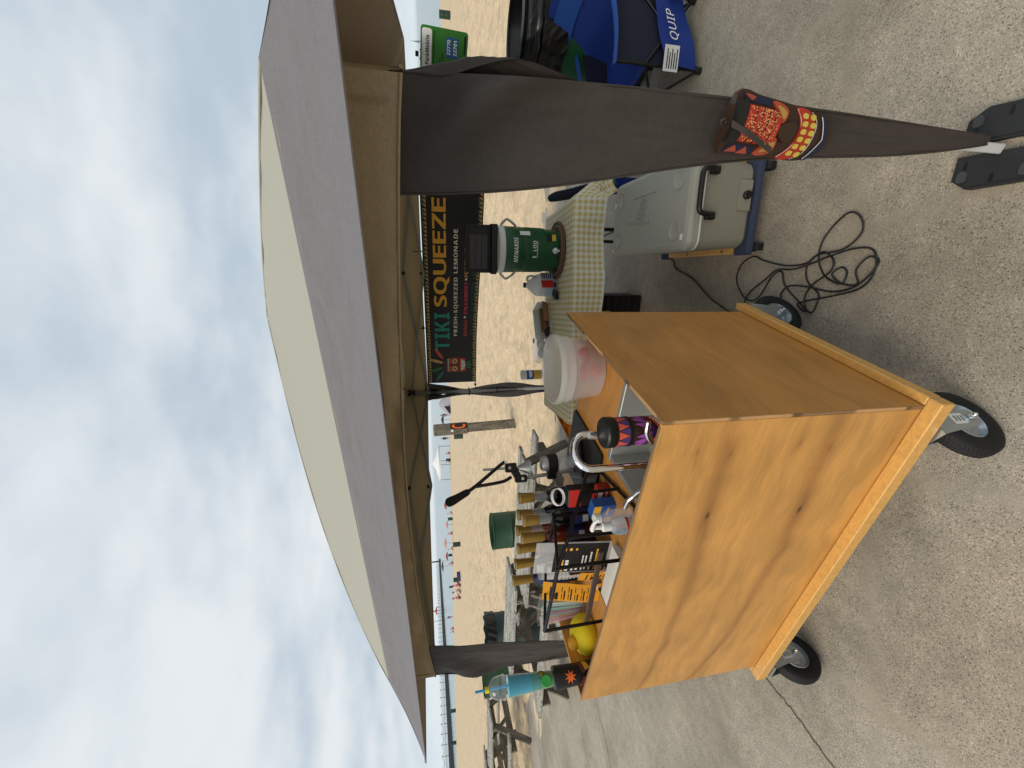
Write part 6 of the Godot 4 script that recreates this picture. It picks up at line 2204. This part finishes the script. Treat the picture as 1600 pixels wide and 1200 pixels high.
func bin_and_sign() -> void:
	var t := thing("lined_barrel", "large green rubbish barrel with a shiny black bag folded over its rim", "trash barrel", Vector3(2.80, 0, -3.14))
	var st := sb()
	lathe(st, [Vector2(0, 0.0), Vector2(0.36, 0.0), Vector2(0.365, 0.02), Vector2(0.37, 0.42), Vector2(0.378, 0.43), Vector2(0.37, 0.44), Vector2(0.372, 0.98), Vector2(0.382, 0.99), Vector2(0.382, 1.0)], 40)
	ob("barrel", st, M["cooler green"], t)
	st = sb()
	var fz := FastNoiseLite.new()
	fz.seed = 88
	fz.frequency = 1.0
	sheet(st, 150, 20, func(u, v):
		var a: float = u * TAU
		var h: float = lerpf(0.72, 1.05, v)
		var r: float = 0.392 + 0.010 * absf(fz.get_noise_2d(cos(a) * 3.0 + v * 2.5, sin(a) * 3.0)) + 0.004 * sin(a * 17.0 + v * 3.0) * (1.0 - v) + (0.02 if v > 0.62 and v < 0.7 else 0.0)
		if v > 0.9: r -= (v - 0.9) * 1.2
		return Vector3(cos(a) * r, h + 0.025 * fz.get_noise_2d(cos(a) * 3.0, sin(a) * 3.0) * (1.0 - v), sin(a) * r), Vector3.ZERO)
	sheet(st, 60, 6, func(u, v):
		var a: float = u * TAU
		var r: float = lerpf(0.28, 0.36, v)
		return Vector3(cos(a) * r, lerpf(0.75, 1.05, v), sin(a) * r), Vector3.UP)
	ob("black_bag", st, M["bag black"], t)
	var p := Vector3(2.755, 0, -3.62)
	t = thing("parking_sign", "green pay-by-phone parking sign with blue number panels on a black steel post", "sign", p, atan2(-p.x, -p.z) - 0.12)
	var lean := Transform3D(Basis(Vector3.BACK, -0.055), Vector3.ZERO)
	st = sb()
	for s in [-1.0, 1.0]: box(st, Vector3(s * 0.028 - 0.010, 0, -0.02), Vector3(s * 0.028 + 0.010, 1.79, 0.006), 0.002, lean)
	var gap := 0.0
	for k in 46: box(st, Vector3(-0.0185, k * 0.040, -0.019), Vector3(0.0185, k * 0.040 + 0.027, -0.003), 0.0, lean)
	tag(ob("perforated_post", st, M["black plastic"], t), "", "", "", "stuff")
	var board := lean * Transform3D(Basis().scaled(Vector3(0.72, 0.70, 1.0)), Vector3(0.02, 1.59, 0))
	st = sb()
	prism(st, rrect(0.50, 0.56, 0.035, 5), 0.008, 0.013, board)
	var pl := ob("sign_panel", st, M["sign green"], t)
	var at := func(x: float, y: float) -> Transform3D: return board * Transform3D(Basis(), Vector3(x, y, 0.0155))
	st = sb()
	prism(st, rrect(0.45, 0.115, 0.025, 4), 0.0132, 0.0142, board * Transform3D(Basis(), Vector3(0, 0.205, 0)))
	ob("white_plate", st, M["white ink"], pl)
	text("ParkMobile", 0.048, M["black ink"], pl, at.call(0.03, 0.200), 0.27)
	st = sb()
	lathe(st, [Vector2(0.014, 0), Vector2(0.024, 0.0), Vector2(0.024, 0.001), Vector2(0.014, 0.001)], 20, at.call(-0.165, 0.200) * Transform3D(Basis(Vector3.RIGHT, PI / 2), Vector3.ZERO))
	ob("round_logo", st, M["sign green"], pl)
	text("Easy Parking Payments", 0.030, M["black ink"], pl, at.call(0.0, 0.122), 0.42)
	for k in 3:
		st = sb()
		prism(st, rrect([0.15, 0.20, 0.24][k], 0.009, 0.002, 2, Vector2(-0.22 + [0.15, 0.20, 0.24][k] / 2, 0.075 - k * 0.030)), 0.0002, 0.0010, at.call(0, 0))
		ob("print_line", st, M["black ink"], pl)
	for k in 2:
		st = sb()
		prism(st, rrect(0.19, 0.062, 0.008, 3, Vector2(0.085, -0.055 - k * 0.078)), 0.0002, 0.0012, at.call(0, 0))
		ob("number_plate", st, M["blue ink"], pl)
		text(["22770", "22701"][k], 0.040, M["white ink"], pl, at.call(0.085, -0.053 - k * 0.078) * Transform3D(Basis(), Vector3(0, 0, 0.0018)), 0.14)
		st = sb()
		prism(st, rrect(0.09, 0.012, 0.002, 2, Vector2(-0.14, -0.045 - k * 0.085)), 0.0002, 0.0010, at.call(0, 0))
		ob("print_line", st, M["black ink"], pl)
	st = sb()
	prism(st, rrect(0.17, 0.022, 0.008, 2, Vector2(0.13, -0.245)), 0.0002, 0.0010, at.call(0, 0))
	ob("print_line", st, M["black ink"], pl)
	st = sb()
	lathe(st, [Vector2(0.026, 0), Vector2(0.038, 0.0), Vector2(0.038, 0.001), Vector2(0.026, 0.001)], 18, at.call(-0.17, -0.232) * Transform3D(Basis(Vector3.RIGHT, PI / 2), Vector3.ZERO))
	ob("round_mark", st, M["black ink"], pl)
	for q in [Vector2(0.0, 0.268), Vector2(0.0, -0.262)]:
		st = sb()
		ball(st, Vector3.ZERO, Vector3(0.012, 0.012, 0.006), 10)
		ob("bolt", st, M["zinc"], pl, at.call(q.x, q.y))

# ---------- beach ----------
func sand_y(x: float, z: float) -> float:
	return sand_base(0.353 * x - 0.936 * z)

# planks of a picnic table as parts; local x runs along the table
func picnic_table(label: String, at: Vector3, turn: float) -> void:
	var t := thing("picnic_table", label, "picnic table", at, turn, "weathered picnic tables at the edge of the sand")
	var gw: Material = M["weathered wood"]
	var bl: Material = M["bleached wood"]
	for k in 5:
		var st := sb()
		var j := rng.randf_range(-0.025, 0.025)
		box(st, Vector3(-0.92 + j, 0.725, -0.355 + k * 0.144), Vector3(0.92 + j, 0.762, -0.355 + k * 0.144 + 0.136), 0.006, Transform3D(Basis(Vector3.RIGHT, rng.randf_range(-0.03, 0.03)), Vector3(0, rng.randf_range(-0.006, 0.006), 0)))
		ob("top_plank", st, bl, t)
	for s in [-1.0, 1.0]:
		var st := sb()
		var j := rng.randf_range(-0.03, 0.03)
		box(st, Vector3(-0.92 + j, 0.425, s * 0.74 - 0.125), Vector3(0.92 + j, 0.463, s * 0.74 + 0.125), 0.007)
		ob("bench_plank", st, bl, t)
		# end frame: two crossed legs, bench bearer, table bearer
		for q in [-1.0, 1.0]:
			st = sb()
			bar(st, Vector3(s * 0.74, -0.02, q * 0.74), Vector3(s * 0.74, 0.72, q * 0.24), 0.138, 0.038, Vector3.BACK, 0.004)
			ob("leg", st, gw, t)
		st = sb()
		bar(st, Vector3(s * 0.70, 0.36, -0.84), Vector3(s * 0.70, 0.36, 0.84), 0.13, 0.038, Vector3.UP, 0.004)
		ob("bench_bearer", st, gw, t)
		st = sb()
		bar(st, Vector3(s * 0.70, 0.678, -0.34), Vector3(s * 0.70, 0.678, 0.34), 0.088, 0.038, Vector3.UP, 0.004)
		ob("top_bearer", st, gw, t)
		st = sb()
		bar(st, Vector3(s * 0.60, 0.37, 0.0), Vector3(s * 0.12, 0.70, 0.0), 0.088, 0.038, Vector3.BACK, 0.004)
		ob("brace", st, gw, t)

func barrel(label: String, at: Vector3, m: String, bag: bool, group: String, k := 1.0) -> void:
	var t := thing("sand_barrel", label, "trash barrel", at, 0.0, group)
	t.scale = Vector3.ONE * k
	var st := sb()
	lathe(st, [Vector2(0, 0), Vector2(0.29, 0), Vector2(0.292, 0.02), Vector2(0.287, 0.28), Vector2(0.298, 0.295), Vector2(0.287, 0.31), Vector2(0.287, 0.57), Vector2(0.298, 0.585), Vector2(0.287, 0.60), Vector2(0.288, 0.86), Vector2(0.297, 0.868), Vector2(0.297, 0.885), Vector2(0.280, 0.885), Vector2(0.278, 0.10), Vector2(0, 0.10)], 32)
	ob("drum", st, M[m], t)
	if bag:
		var fz := FastNoiseLite.new()
		fz.seed = 5
		st = sb()
		sheet(st, 60, 8, func(u, v):
			var a: float = u * TAU
			return Vector3(cos(a), 0, sin(a)) * (0.304 + 0.012 * sin(a * 17.0 + v * 3.0)) + Vector3.UP * (lerpf(0.76, 0.90, v) + 0.012 * sin(a * 9.0)), Vector3.ZERO)
		ob("black_bag", st, M["bag black"], t)

# small standing or sitting figures: one smooth surface round a skeleton, meshed on a grid
func figure(joints: Array, shirt: Color, trousers: Color, skin: Color) -> ArrayMesh:
	# joints: [a, b, ra, rb, part] with part 0 skin, 1 shirt, 2 trousers, 3 hair
	var lo := Vector3.ONE * 9.0
	var hi := -lo
	for j in joints:
		for p in [j[0], j[1]]:
			lo = lo.min(p - Vector3.ONE * 0.18)
			hi = hi.max(p + Vector3.ONE * 0.18)
	var c := 0.035
	var n := Vector3i((hi - lo) / c) + Vector3i.ONE
	var f := PackedFloat32Array()
	f.resize(n.x * n.y * n.z)
	var dist := func(p: Vector3) -> float:
		var d := 9.0
		for j in joints:
			var ab: Vector3 = j[1] - j[0]
			var t := clampf((p - j[0]).dot(ab) / ab.length_squared(), 0, 1)
			var e: float = (p - j[0] - ab * t).length() - lerpf(j[2], j[3], t)
			var h := clampf(0.5 + 0.5 * (d - e) / 0.04, 0, 1)
			d = lerpf(d, e, h) - 0.04 * h * (1.0 - h)
		return d
	for z in n.z:
		for y in n.y:
			for x in n.x:
				f[(z * n.y + y) * n.x + x] = dist.call(lo + Vector3(x, y, z) * c)
	var cell := {}
	var V := PackedVector3Array()
	for z in n.z - 1:
		for y in n.y - 1:
			for x in n.x - 1:
				var sum := Vector3.ZERO
				var cnt := 0
				var ins := 0
				for e in 12:
					var ax := e / 4
					var o := Vector3i.ZERO
					o[(ax + 1) % 3] = e & 1
					o[(ax + 2) % 3] = (e >> 1) & 1
					var q := o
					q[ax] = 1
					var a: float = f[((z + o.z) * n.y + y + o.y) * n.x + x + o.x]
					var b: float = f[((z + q.z) * n.y + y + q.y) * n.x + x + q.x]
					if (a < 0) != (b < 0):
						sum += Vector3(o).lerp(Vector3(q), a / (a - b))
						cnt += 1
				if cnt:
					cell[Vector3i(x, y, z)] = V.size()
					V.append(lo + (Vector3(x, y, z) + sum / cnt) * c)
	var cols := [skin, shirt, trousers, Color(0.06, 0.045, 0.035)]
	var st := sb()
	var N := []
	var C := []
	for v in V:
		var g := Vector3(dist.call(v + Vector3.RIGHT * 0.01), dist.call(v + Vector3.UP * 0.01), dist.call(v + Vector3.BACK * 0.01)) - Vector3.ONE * (dist.call(v) as float)
		N.append(g.normalized())
		var best := 9.0
		var k := 0
		for j in joints:
			var ab: Vector3 = j[1] - j[0]
			var t := clampf((v - j[0]).dot(ab) / ab.length_squared(), 0, 1)
			var e: float = (v - j[0] - ab * t).length() - lerpf(j[2], j[3], t)
			if e < best:
				best = e
				k = j[4]
		C.append(cols[k])
	for key in cell:
		for ax in 3:
			var a1 := (ax + 1) % 3
			var a2 := (ax + 2) % 3
			var k1 := Vector3i.ZERO
			k1[a1] = 1
			var k2 := Vector3i.ZERO
			k2[a2] = 1
			var s: Vector3i = key
			if not (cell.has(s - k1) and cell.has(s - k2) and cell.has(s - k1 - k2)): continue
			var d := Vector3i.ZERO
			d[ax] = 1
			var a: float = f[(s.z * n.y + s.y) * n.x + s.x]
			var e: Vector3i = s + d
			if e.x >= n.x or e.y >= n.y or e.z >= n.z: continue
			var b: float = f[(e.z * n.y + e.y) * n.x + e.x]
			if (a < 0) == (b < 0): continue
			var ids := [cell[s], cell[s - k1], cell[s - k1 - k2], cell[s - k2]]
			for q in [[0, 1, 2], [0, 2, 3]]:
				var p := [V[ids[q[0]]], V[ids[q[1]]], V[ids[q[2]]]]
				var o := [0, 1, 2]
				if ((p[2] - p[0]).cross(p[1] - p[0]) as Vector3).dot(N[ids[q[0]]]) < 0: o = [0, 2, 1]
				for i in o:
					st.set_normal(N[ids[q[i]]])
					st.set_color(C[ids[q[i]]])
					st.add_vertex(p[i])
	var m := StandardMaterial3D.new()
	m.vertex_color_use_as_albedo = true
	m.roughness = 0.8
	st.set_material(m)
	return st.commit()

func standing() -> Array:
	var j := [[Vector3(0, 1.56, 0.01), Vector3(0, 1.64, 0.0), 0.085, 0.09, 0], [Vector3(0, 1.66, -0.02), Vector3(0, 1.68, -0.03), 0.09, 0.085, 3], [Vector3(0, 1.40, 0), Vector3(0, 1.52, 0), 0.05, 0.05, 0],
		[Vector3(-0.10, 1.33, 0), Vector3(0.10, 1.33, 0), 0.11, 0.11, 1], [Vector3(0, 1.30, 0), Vector3(0, 0.98, 0), 0.15, 0.13, 1], [Vector3(-0.07, 0.93, 0), Vector3(0.07, 0.93, 0), 0.125, 0.125, 2]]
	for s in [-1.0, 1.0]:
		j.append([Vector3(s * 0.19, 1.36, 0), Vector3(s * 0.25, 1.08, 0.0), 0.06, 0.045, 1])
		j.append([Vector3(s * 0.25, 1.08, 0), Vector3(s * 0.24, 0.82, 0.09), 0.042, 0.03, 0])
		j.append([Vector3(s * 0.09, 0.90, 0), Vector3(s * 0.11, 0.50, 0.02), 0.095, 0.065, 2])
		j.append([Vector3(s * 0.11, 0.50, 0.02), Vector3(s * 0.12, 0.08, -0.01), 0.058, 0.04, 0])
		j.append([Vector3(s * 0.12, 0.045, -0.03), Vector3(s * 0.13, 0.04, 0.14), 0.042, 0.035, 0])
	return j

func sitting() -> Array:
	var j := [[Vector3(0, 0.76, 0.01), Vector3(0, 0.84, 0.0), 0.085, 0.09, 0], [Vector3(0, 0.86, -0.02), Vector3(0, 0.88, -0.03), 0.09, 0.085, 3], [Vector3(0, 0.60, 0), Vector3(0, 0.72, 0), 0.05, 0.05, 0],
		[Vector3(-0.10, 0.53, 0), Vector3(0.10, 0.53, 0), 0.11, 0.11, 1], [Vector3(0, 0.50, 0), Vector3(0, 0.20, -0.03), 0.15, 0.13, 1], [Vector3(-0.08, 0.13, -0.02), Vector3(0.08, 0.13, -0.02), 0.13, 0.13, 2]]
	for s in [-1.0, 1.0]:
		j.append([Vector3(s * 0.19, 0.56, 0), Vector3(s * 0.25, 0.30, 0.06), 0.06, 0.045, 1])
		j.append([Vector3(s * 0.25, 0.30, 0.06), Vector3(s * 0.17, 0.26, 0.30), 0.042, 0.03, 0])
		j.append([Vector3(s * 0.10, 0.13, 0.05), Vector3(s * 0.15, 0.36, 0.40), 0.09, 0.06, 2])
		j.append([Vector3(s * 0.15, 0.36, 0.40), Vector3(s * 0.14, 0.06, 0.62), 0.055, 0.04, 0])
		j.append([Vector3(s * 0.14, 0.045, 0.62), Vector3(s * 0.15, 0.045, 0.76), 0.042, 0.035, 0])
	return j

func sunshade(label: String, at: Vector3, m: Material, r: float, h: float) -> void:
	var t := thing("beach_umbrella", label, "umbrella", at, 0.0, "sunshades by the water")
	var st := sb()
	tube(st, [Vector3(0, -0.1, 0), Vector3(0, h, 0)], 0.025, 6)
	ob("pole", st, M["steel dark"], t)
	st = sb()
	for k in 8: lathe(st, [Vector2(r, h - 0.45), Vector2(r * 0.6, h - 0.18), Vector2(0.02, h)], 1, Transform3D(), TAU * k / 8, TAU * (k + 1) / 8)
	ob("shade", st, m, t)

func beach_things() -> void:
	# picnic tables on the edge of the pavement
	picnic_table("weathered picnic table straight behind the lemon press", Vector3(-1.78, 0.0, -4.98), -0.349)
	picnic_table("weathered picnic table behind the yellow flavour cards, between the green barrels", Vector3(-3.62, 0.0, -6.20), -0.349)
	picnic_table("dark weathered picnic table farthest to the left", Vector3(-8.10, 0.03, -9.28), -0.178)
	picnic_table("weathered picnic table half out of the frame beyond the leftmost one", Vector3(-10.4, 0.04, -10.6), -0.178)
	# barrels
	barrel("open dark green steel barrel behind the first picnic table", Vector3(-2.42, 0.02, -6.75), "barrel green", false, "green barrels on the beach")
	barrel("dark green barrel with a black bag behind the second picnic table", Vector3(-4.55, 0.02, -7.55), "dark barrel green", true, "green barrels on the beach", 1.06)
	barrel("green barrel half hidden by the left drape and the blue drink", Vector3(-6.55, 0.02, -9.05), "barrel green", false, "green barrels on the beach")
	var far_cans := [[-3.83, -31.68, 0.75, "small dark green barrel on the sand left of the wooden post"], [-16.64, -43.65, 0.85, "green barrel on the open sand left of the lemon press's black grip"], [-21.8, -46.79, 0.85, "green barrel on the sand beside the sitting family"], [-87.3, -112.2, 1.5, "far green bin on the shore below the pier, nearest the left drape"], [-100.8, -117.9, 1.5, "far green bin on the shore at the left edge"], [29.3, -32.6, 0.95, "green barrel on the sand beyond the parking sign"], [-14.5, -82.2, 1.0, "small green bin beside the white beach canopy"], [-25.5, -80.1, 1.0, "small green bin at the waterline right of the pink sunshades"], [-39.5, -97.5, 1.0, "small green bin at the waterline left of the pink sunshades"], [-52.0, -108.0, 0.9, "small dark bin by the water right of the sitting family"], [12.1, -18.2, 0.9, "green barrel on the sand hidden partly by the brown drape"]]
	for c in far_cans:
		barrel(c[3], Vector3(c[0], sand_y(c[0], c[1]) - 0.05, c[1]), "can green", false, "green barrels on the beach", c[2])
	# wooden post with a letter plate
	var t := thing("wooden_post", "grey weathered wooden post with an orange letter plate in the sand", "post", Vector3(-0.86, 0.0, -8.80), 0.05)
	t.rotation.z = 0.03
	var st := sb()
	var upright := Transform3D(Basis(Vector3.UP, Vector3.LEFT, Vector3.BACK), Vector3.ZERO)
	box(st, Vector3(-0.2, -0.095, -0.095), Vector3(1.12, 0.095, 0.095), 0.02, upright)
	box(st, Vector3(1.06, -0.12, -0.114), Vector3(1.78, 0.12, 0.114), 0.022, upright)
	ob("post", st, M["weathered wood"], t)
	st = sb()
	prism(st, rrect(0.115, 0.34, 0.02, 3, Vector2(0.055, 1.255)), 0.118, 0.126)
	var plate := ob("letter_plate", st, M["banner black"], t)
	text("C", 0.28, M["orange ink"], plate, Transform3D(Basis(), Vector3(0.05, 1.255, 0.130)), 0.085)
	st = sb()
	lathe(st, [Vector2(0, 0.0), Vector2(0.03, 0.0), Vector2(0.03, -0.006)], 16, Transform3D(Basis(Vector3.RIGHT, -PI / 2), Vector3(-0.035, 1.40, 0.128)))
	ob("round_tag", st, M["white ink"], plate)
	# white canopy by the water
	var cp := Vector3(-16.07, sand_y(-16.07, -88.0), -88.0)
	t = thing("beach_canopy", "white pointed beach canopy on thin legs near the waterline", "canopy", cp, 0.3)
	st = sb()
	lathe(st, [Vector2(3.6, 2.35), Vector2(1.6, 2.85), Vector2(0.05, 3.6)], 4)
	lathe(st, [Vector2(3.6, 2.05), Vector2(3.6, 2.35)], 4)
	ob("roof", st, M["tent white"], t)
	for k in 4:
		st = sb()
		var a := TAU * k / 4
		tube(st, [Vector3(cos(a) * 3.5, -0.1, sin(a) * 3.5), Vector3(cos(a) * 3.5, 2.3, sin(a) * 3.5)], 0.05, 6)
		ob("leg", st, M["steel dark"], t)
	t = thing("beach_tent", "grey and navy dome tent on the sand right of the wooden post", "tent", Vector3(-2.9, sand_y(-2.9, -72.0), -72.0), 0.2)
	st = sb()
	sheet(st, 16, 10, func(u, v): return Vector3(lerpf(-2.0, 1.9, u), 1.85 * sin(PI * u) * sin(PI * v * 0.5) * 1.0, lerpf(1.2, -0.6, v)), Vector3.UP)
	ob("tent_roof", st, M["tent grey"], t)
	st = sb()
	sheet(st, 6, 6, func(u, v): return Vector3(lerpf(-2.0, -0.7, u), (0.2 + 0.9 * u) * v, 1.3), Vector3.BACK)
	ob("tent_side", st, M["tent navy"], t)
	# sunshades
	var pk := mat("shade pink", Color(0.72, 0.47, 0.46), 0.8)
	var rd := mat("shade red", Color(0.52, 0.20, 0.20), 0.8)
	var i := 0
	for s in [[-22.6, -79.5, 1.0, 1.5, "red", "red sunshade in the group left of the press lever, nearest the white canopy"], [-26.9, -81.0, 0.9, 1.3, "pink", "small pink sunshade second in the group by the waterline"], [-31.0, -82.5, 1.2, 1.7, "pink", "wide pink sunshade in the middle of the group by the waterline"], [-34.2, -84.0, 1.0, 1.5, "red", "red sunshade at the left end of the group by the waterline"], [-5.9, -74.0, 1.0, 1.6, "black", "dark sunshade beside the wooden post's top"], [-41.5, -96.5, 1.3, 2.5, "black", "dark sunshade by the water left of the pink group"]]:
		sunshade(s[5], Vector3(s[0], sand_y(s[0], s[1]), s[1]), pk if s[4] == "pink" else (rd if s[4] == "red" else M["banner black"]), s[2], s[3])
	# people
	var meshes := [figure(sitting(), Color(0.62, 0.22, 0.22), Color(0.05, 0.06, 0.1), Color(0.50, 0.30, 0.22)), figure(sitting(), Color(0.60, 0.58, 0.56), Color(0.30, 0.12, 0.12), Color(0.55, 0.36, 0.27)), figure(standing(), Color(0.03, 0.03, 0.04), Color(0.04, 0.04, 0.06), Color(0.42, 0.26, 0.18)), figure(standing(), Color(0.10, 0.12, 0.18), Color(0.35, 0.20, 0.15), Color(0.50, 0.32, 0.24))]
	var folk := [[-21.6, -45.0, 0, 2.5, "person in a red top sitting on the sand beside the blue beach blanket"], [-22.5, -45.4, 1, 3.3, "person in a pale top sitting at the left of the family on the open sand"], [-23.4, -45.9, 0, 2.0, "person in a red top sitting last at the left of the family on the sand"],
		[-24.6, -80.6, 1, 3.0, "person in a pale top sitting between the red and pink sunshades"], [-29.0, -82.0, 0, 3.1, "person in red sitting between the two pink sunshades"], [-32.6, -83.2, 1, 2.7, "person in a pale top sitting under the left red sunshade"], [-36.0, -84.6, 0, 3.0, "person in red sitting left of the pink sunshades"],
		[-10.2, -82.0, 2, 3.0, "person in black standing by the water left of the wooden post"], [-5.0, -73.0, 3, 3.2, "person in dark clothes standing right of the wooden post"], [-13.6, -84.5, 0, 3.0, "person sitting under the right side of the white beach canopy"], [-15.6, -85.6, 1, 2.8, "person sitting under the left side of the white beach canopy"],
		[-57.0, -103.0, 3, 3.0, "person standing by the water near the far dark bin"], [-60.5, -104.0, 0, 3.0, "person sitting by the water near the left drape"], [-62.0, -105.0, 1, 2.8, "person in a pale top sitting by the water next to the left drape"]]
	for q in folk:
		var o := MeshInstance3D.new()
		o.name = numbered("person")
		o.mesh = meshes[q[2]]
		o.position = Vector3(q[0], sand_y(q[0], q[1]) - 0.04, q[1])
		o.rotation.y = q[3]
		add_child(o)
		tag(o, q[4], "person", "people on the beach")
	st = sb()
	prism(st, rrect(0.8, 0.6, 0.1, 2), 0.0, 0.35, Transform3D(Basis(Vector3.RIGHT, Vector3.FORWARD, Vector3.UP), Vector3.ZERO))
	var bb := ob("beach_blanket", st, mat("blanket blue", Color(0.14, 0.22, 0.42), 0.9))
	bb.position = Vector3(-20.6, sand_y(-20.6, -45.0), -45.0)
	tag(bb, "folded blue beach blanket beside the sitting family", "blanket")
	pier()

func pier() -> void:
	var a := Vector3(-150, -1.7, -150)
	var b := Vector3(-196, -1.7, -470)
	var dir := (b - a).normalized()
	var side := dir.cross(Vector3.UP)
	var n := 46
	var t := thing("pier", "long grey pier running out into the lake with posts and slack cables", "pier")
	for k in 12:
		var st := sb()
		var p := a.lerp(b, k / 12.0)
		var q := a.lerp(b, (k + 1) / 12.0)
		bar(st, p + Vector3.UP * 0.9, q - dir * 0.15 + Vector3.UP * 0.9, 1.9, 6.0, Vector3.UP, 0.1)
		ob("pier_block", st, M["rock grey"], t)
	var sp := sb()
	tube(sp, [Vector3.ZERO, Vector3(0, 3.0, 0)], 0.10, 6)
	var first: MeshInstance3D = ob("post", sp, M["steel dark"], t, Transform3D(Basis(), a - side * 2.6 + Vector3.UP * 1.8))
	for k in range(1, n): share("post", first, t, Transform3D(Basis(), a.lerp(b, float(k) / n) - side * 2.6 + Vector3.UP * 1.8))
	for h in [2.9, 1.0]:
		var st := sb()
		var pts := []
		for k in n:
			var p := a.lerp(b, float(k) / n) - side * 2.6
			var q := a.lerp(b, float(k + 1) / n) - side * 2.6
			for j in 6: pts.append(p.lerp(q, j / 6.0) + Vector3.UP * (1.8 + h - (1.1 if h > 2 else 0.1) * sin(PI * j / 6.0)))
		tube(st, pts, 0.06, 4)
		ob("cable", st, M["steel dark"], t)
	# rubble along the foot of the pier
	var st := sb()
	for k in 260:
		var p := a.lerp(b, rng.randf()) - side * rng.randf_range(3.0, 5.5)
		ball(st, p + Vector3.UP * rng.randf_range(-0.2, 0.5), Vector3(rng.randf_range(0.6, 1.5), rng.randf_range(0.4, 0.9), rng.randf_range(0.6, 1.5)), 5)
	tag(ob("rubble", st, mat("rubble grey", Color(0.42, 0.42, 0.41), 0.95), t), "", "", "", "stuff")
	var pv0 := a.lerp(b, 0.56)
	t = thing("pier_pavilion", "small red-roofed pavilion with masts on the far pier", "pavilion", pv0 + Vector3.UP * 1.8)
	for k in 6:
		st = sb()
		var an := TAU * k / 6
		tube(st, [Vector3(cos(an) * 2.6, 0, sin(an) * 2.6), Vector3(cos(an) * 2.6, 3.4, sin(an) * 2.6)], 0.14, 6)
		ob("column", st, M["white paint"], t)
	st = sb()
	lathe(st, [Vector2(3.8, 3.3), Vector2(1.6, 4.3), Vector2(0.4, 4.9), Vector2(0.3, 6.6), Vector2(0.0, 7.0)], 8)
	ob("roof", st, mat("pavilion red", Color(0.52, 0.20, 0.20), 0.8), t)
	for m in [0.50, 0.37]:
		st = sb()
		tube(st, [Vector3.ZERO, Vector3(0, 8.0, 0)], [0.16, 0.09], 6)
		bar(st, Vector3(-1.2, 7.6, 0), Vector3(1.2, 7.6, 0), 0.2, 0.2)
		var o := ob("lamp_mast", st, M["steel dark"])
		o.position = a.lerp(b, m) + Vector3.UP * 1.8
		tag(o, "tall lamp mast on the pier " + ("right beside the red-roofed pavilion" if m > 0.4 else "left of the red-roofed pavilion"), "lamp post")
	st = sb()
	lathe(st, [Vector2(0.9, 0), Vector2(0.7, 6.0), Vector2(1.0, 6.1), Vector2(0.6, 7.2), Vector2(0.1, 8.0)], 10)
	var lt := ob("light_tower", st, M["steel dark"])
	lt.position = b + Vector3.UP * 1.8
	tag(lt, "slim grey light tower at the far end of the pier", "light tower")
	# sailing boat on the horizon
	t = thing("sailboat", "tiny white sailing boat on the lake near the green sign", "sailboat", Vector3(330, -1.7, -400), 0.5)
	st = sb()
	loft(st, [[0.0, 5.0, 1.4, 0.6], [1.0, 6.4, 2.0, 0.8]], 4)
	ob("hull", st, M["tent white"], t)
	st = sb()
	prism(st, pv([-2.4, 1.6, 0.5, 1.6, 0.5, 10.5]), -0.04, 0.04)
	prism(st, pv([0.8, 1.4, 3.0, 1.2, 0.7, 8.0]), -0.04, 0.04)
	ob("sail", st, M["tent grey"], t)
	st = sb()
	tube(st, [Vector3(0.6, 1.0, 0), Vector3(0.6, 11.0, 0)], 0.08, 5)
	ob("mast", st, M["steel dark"], t)
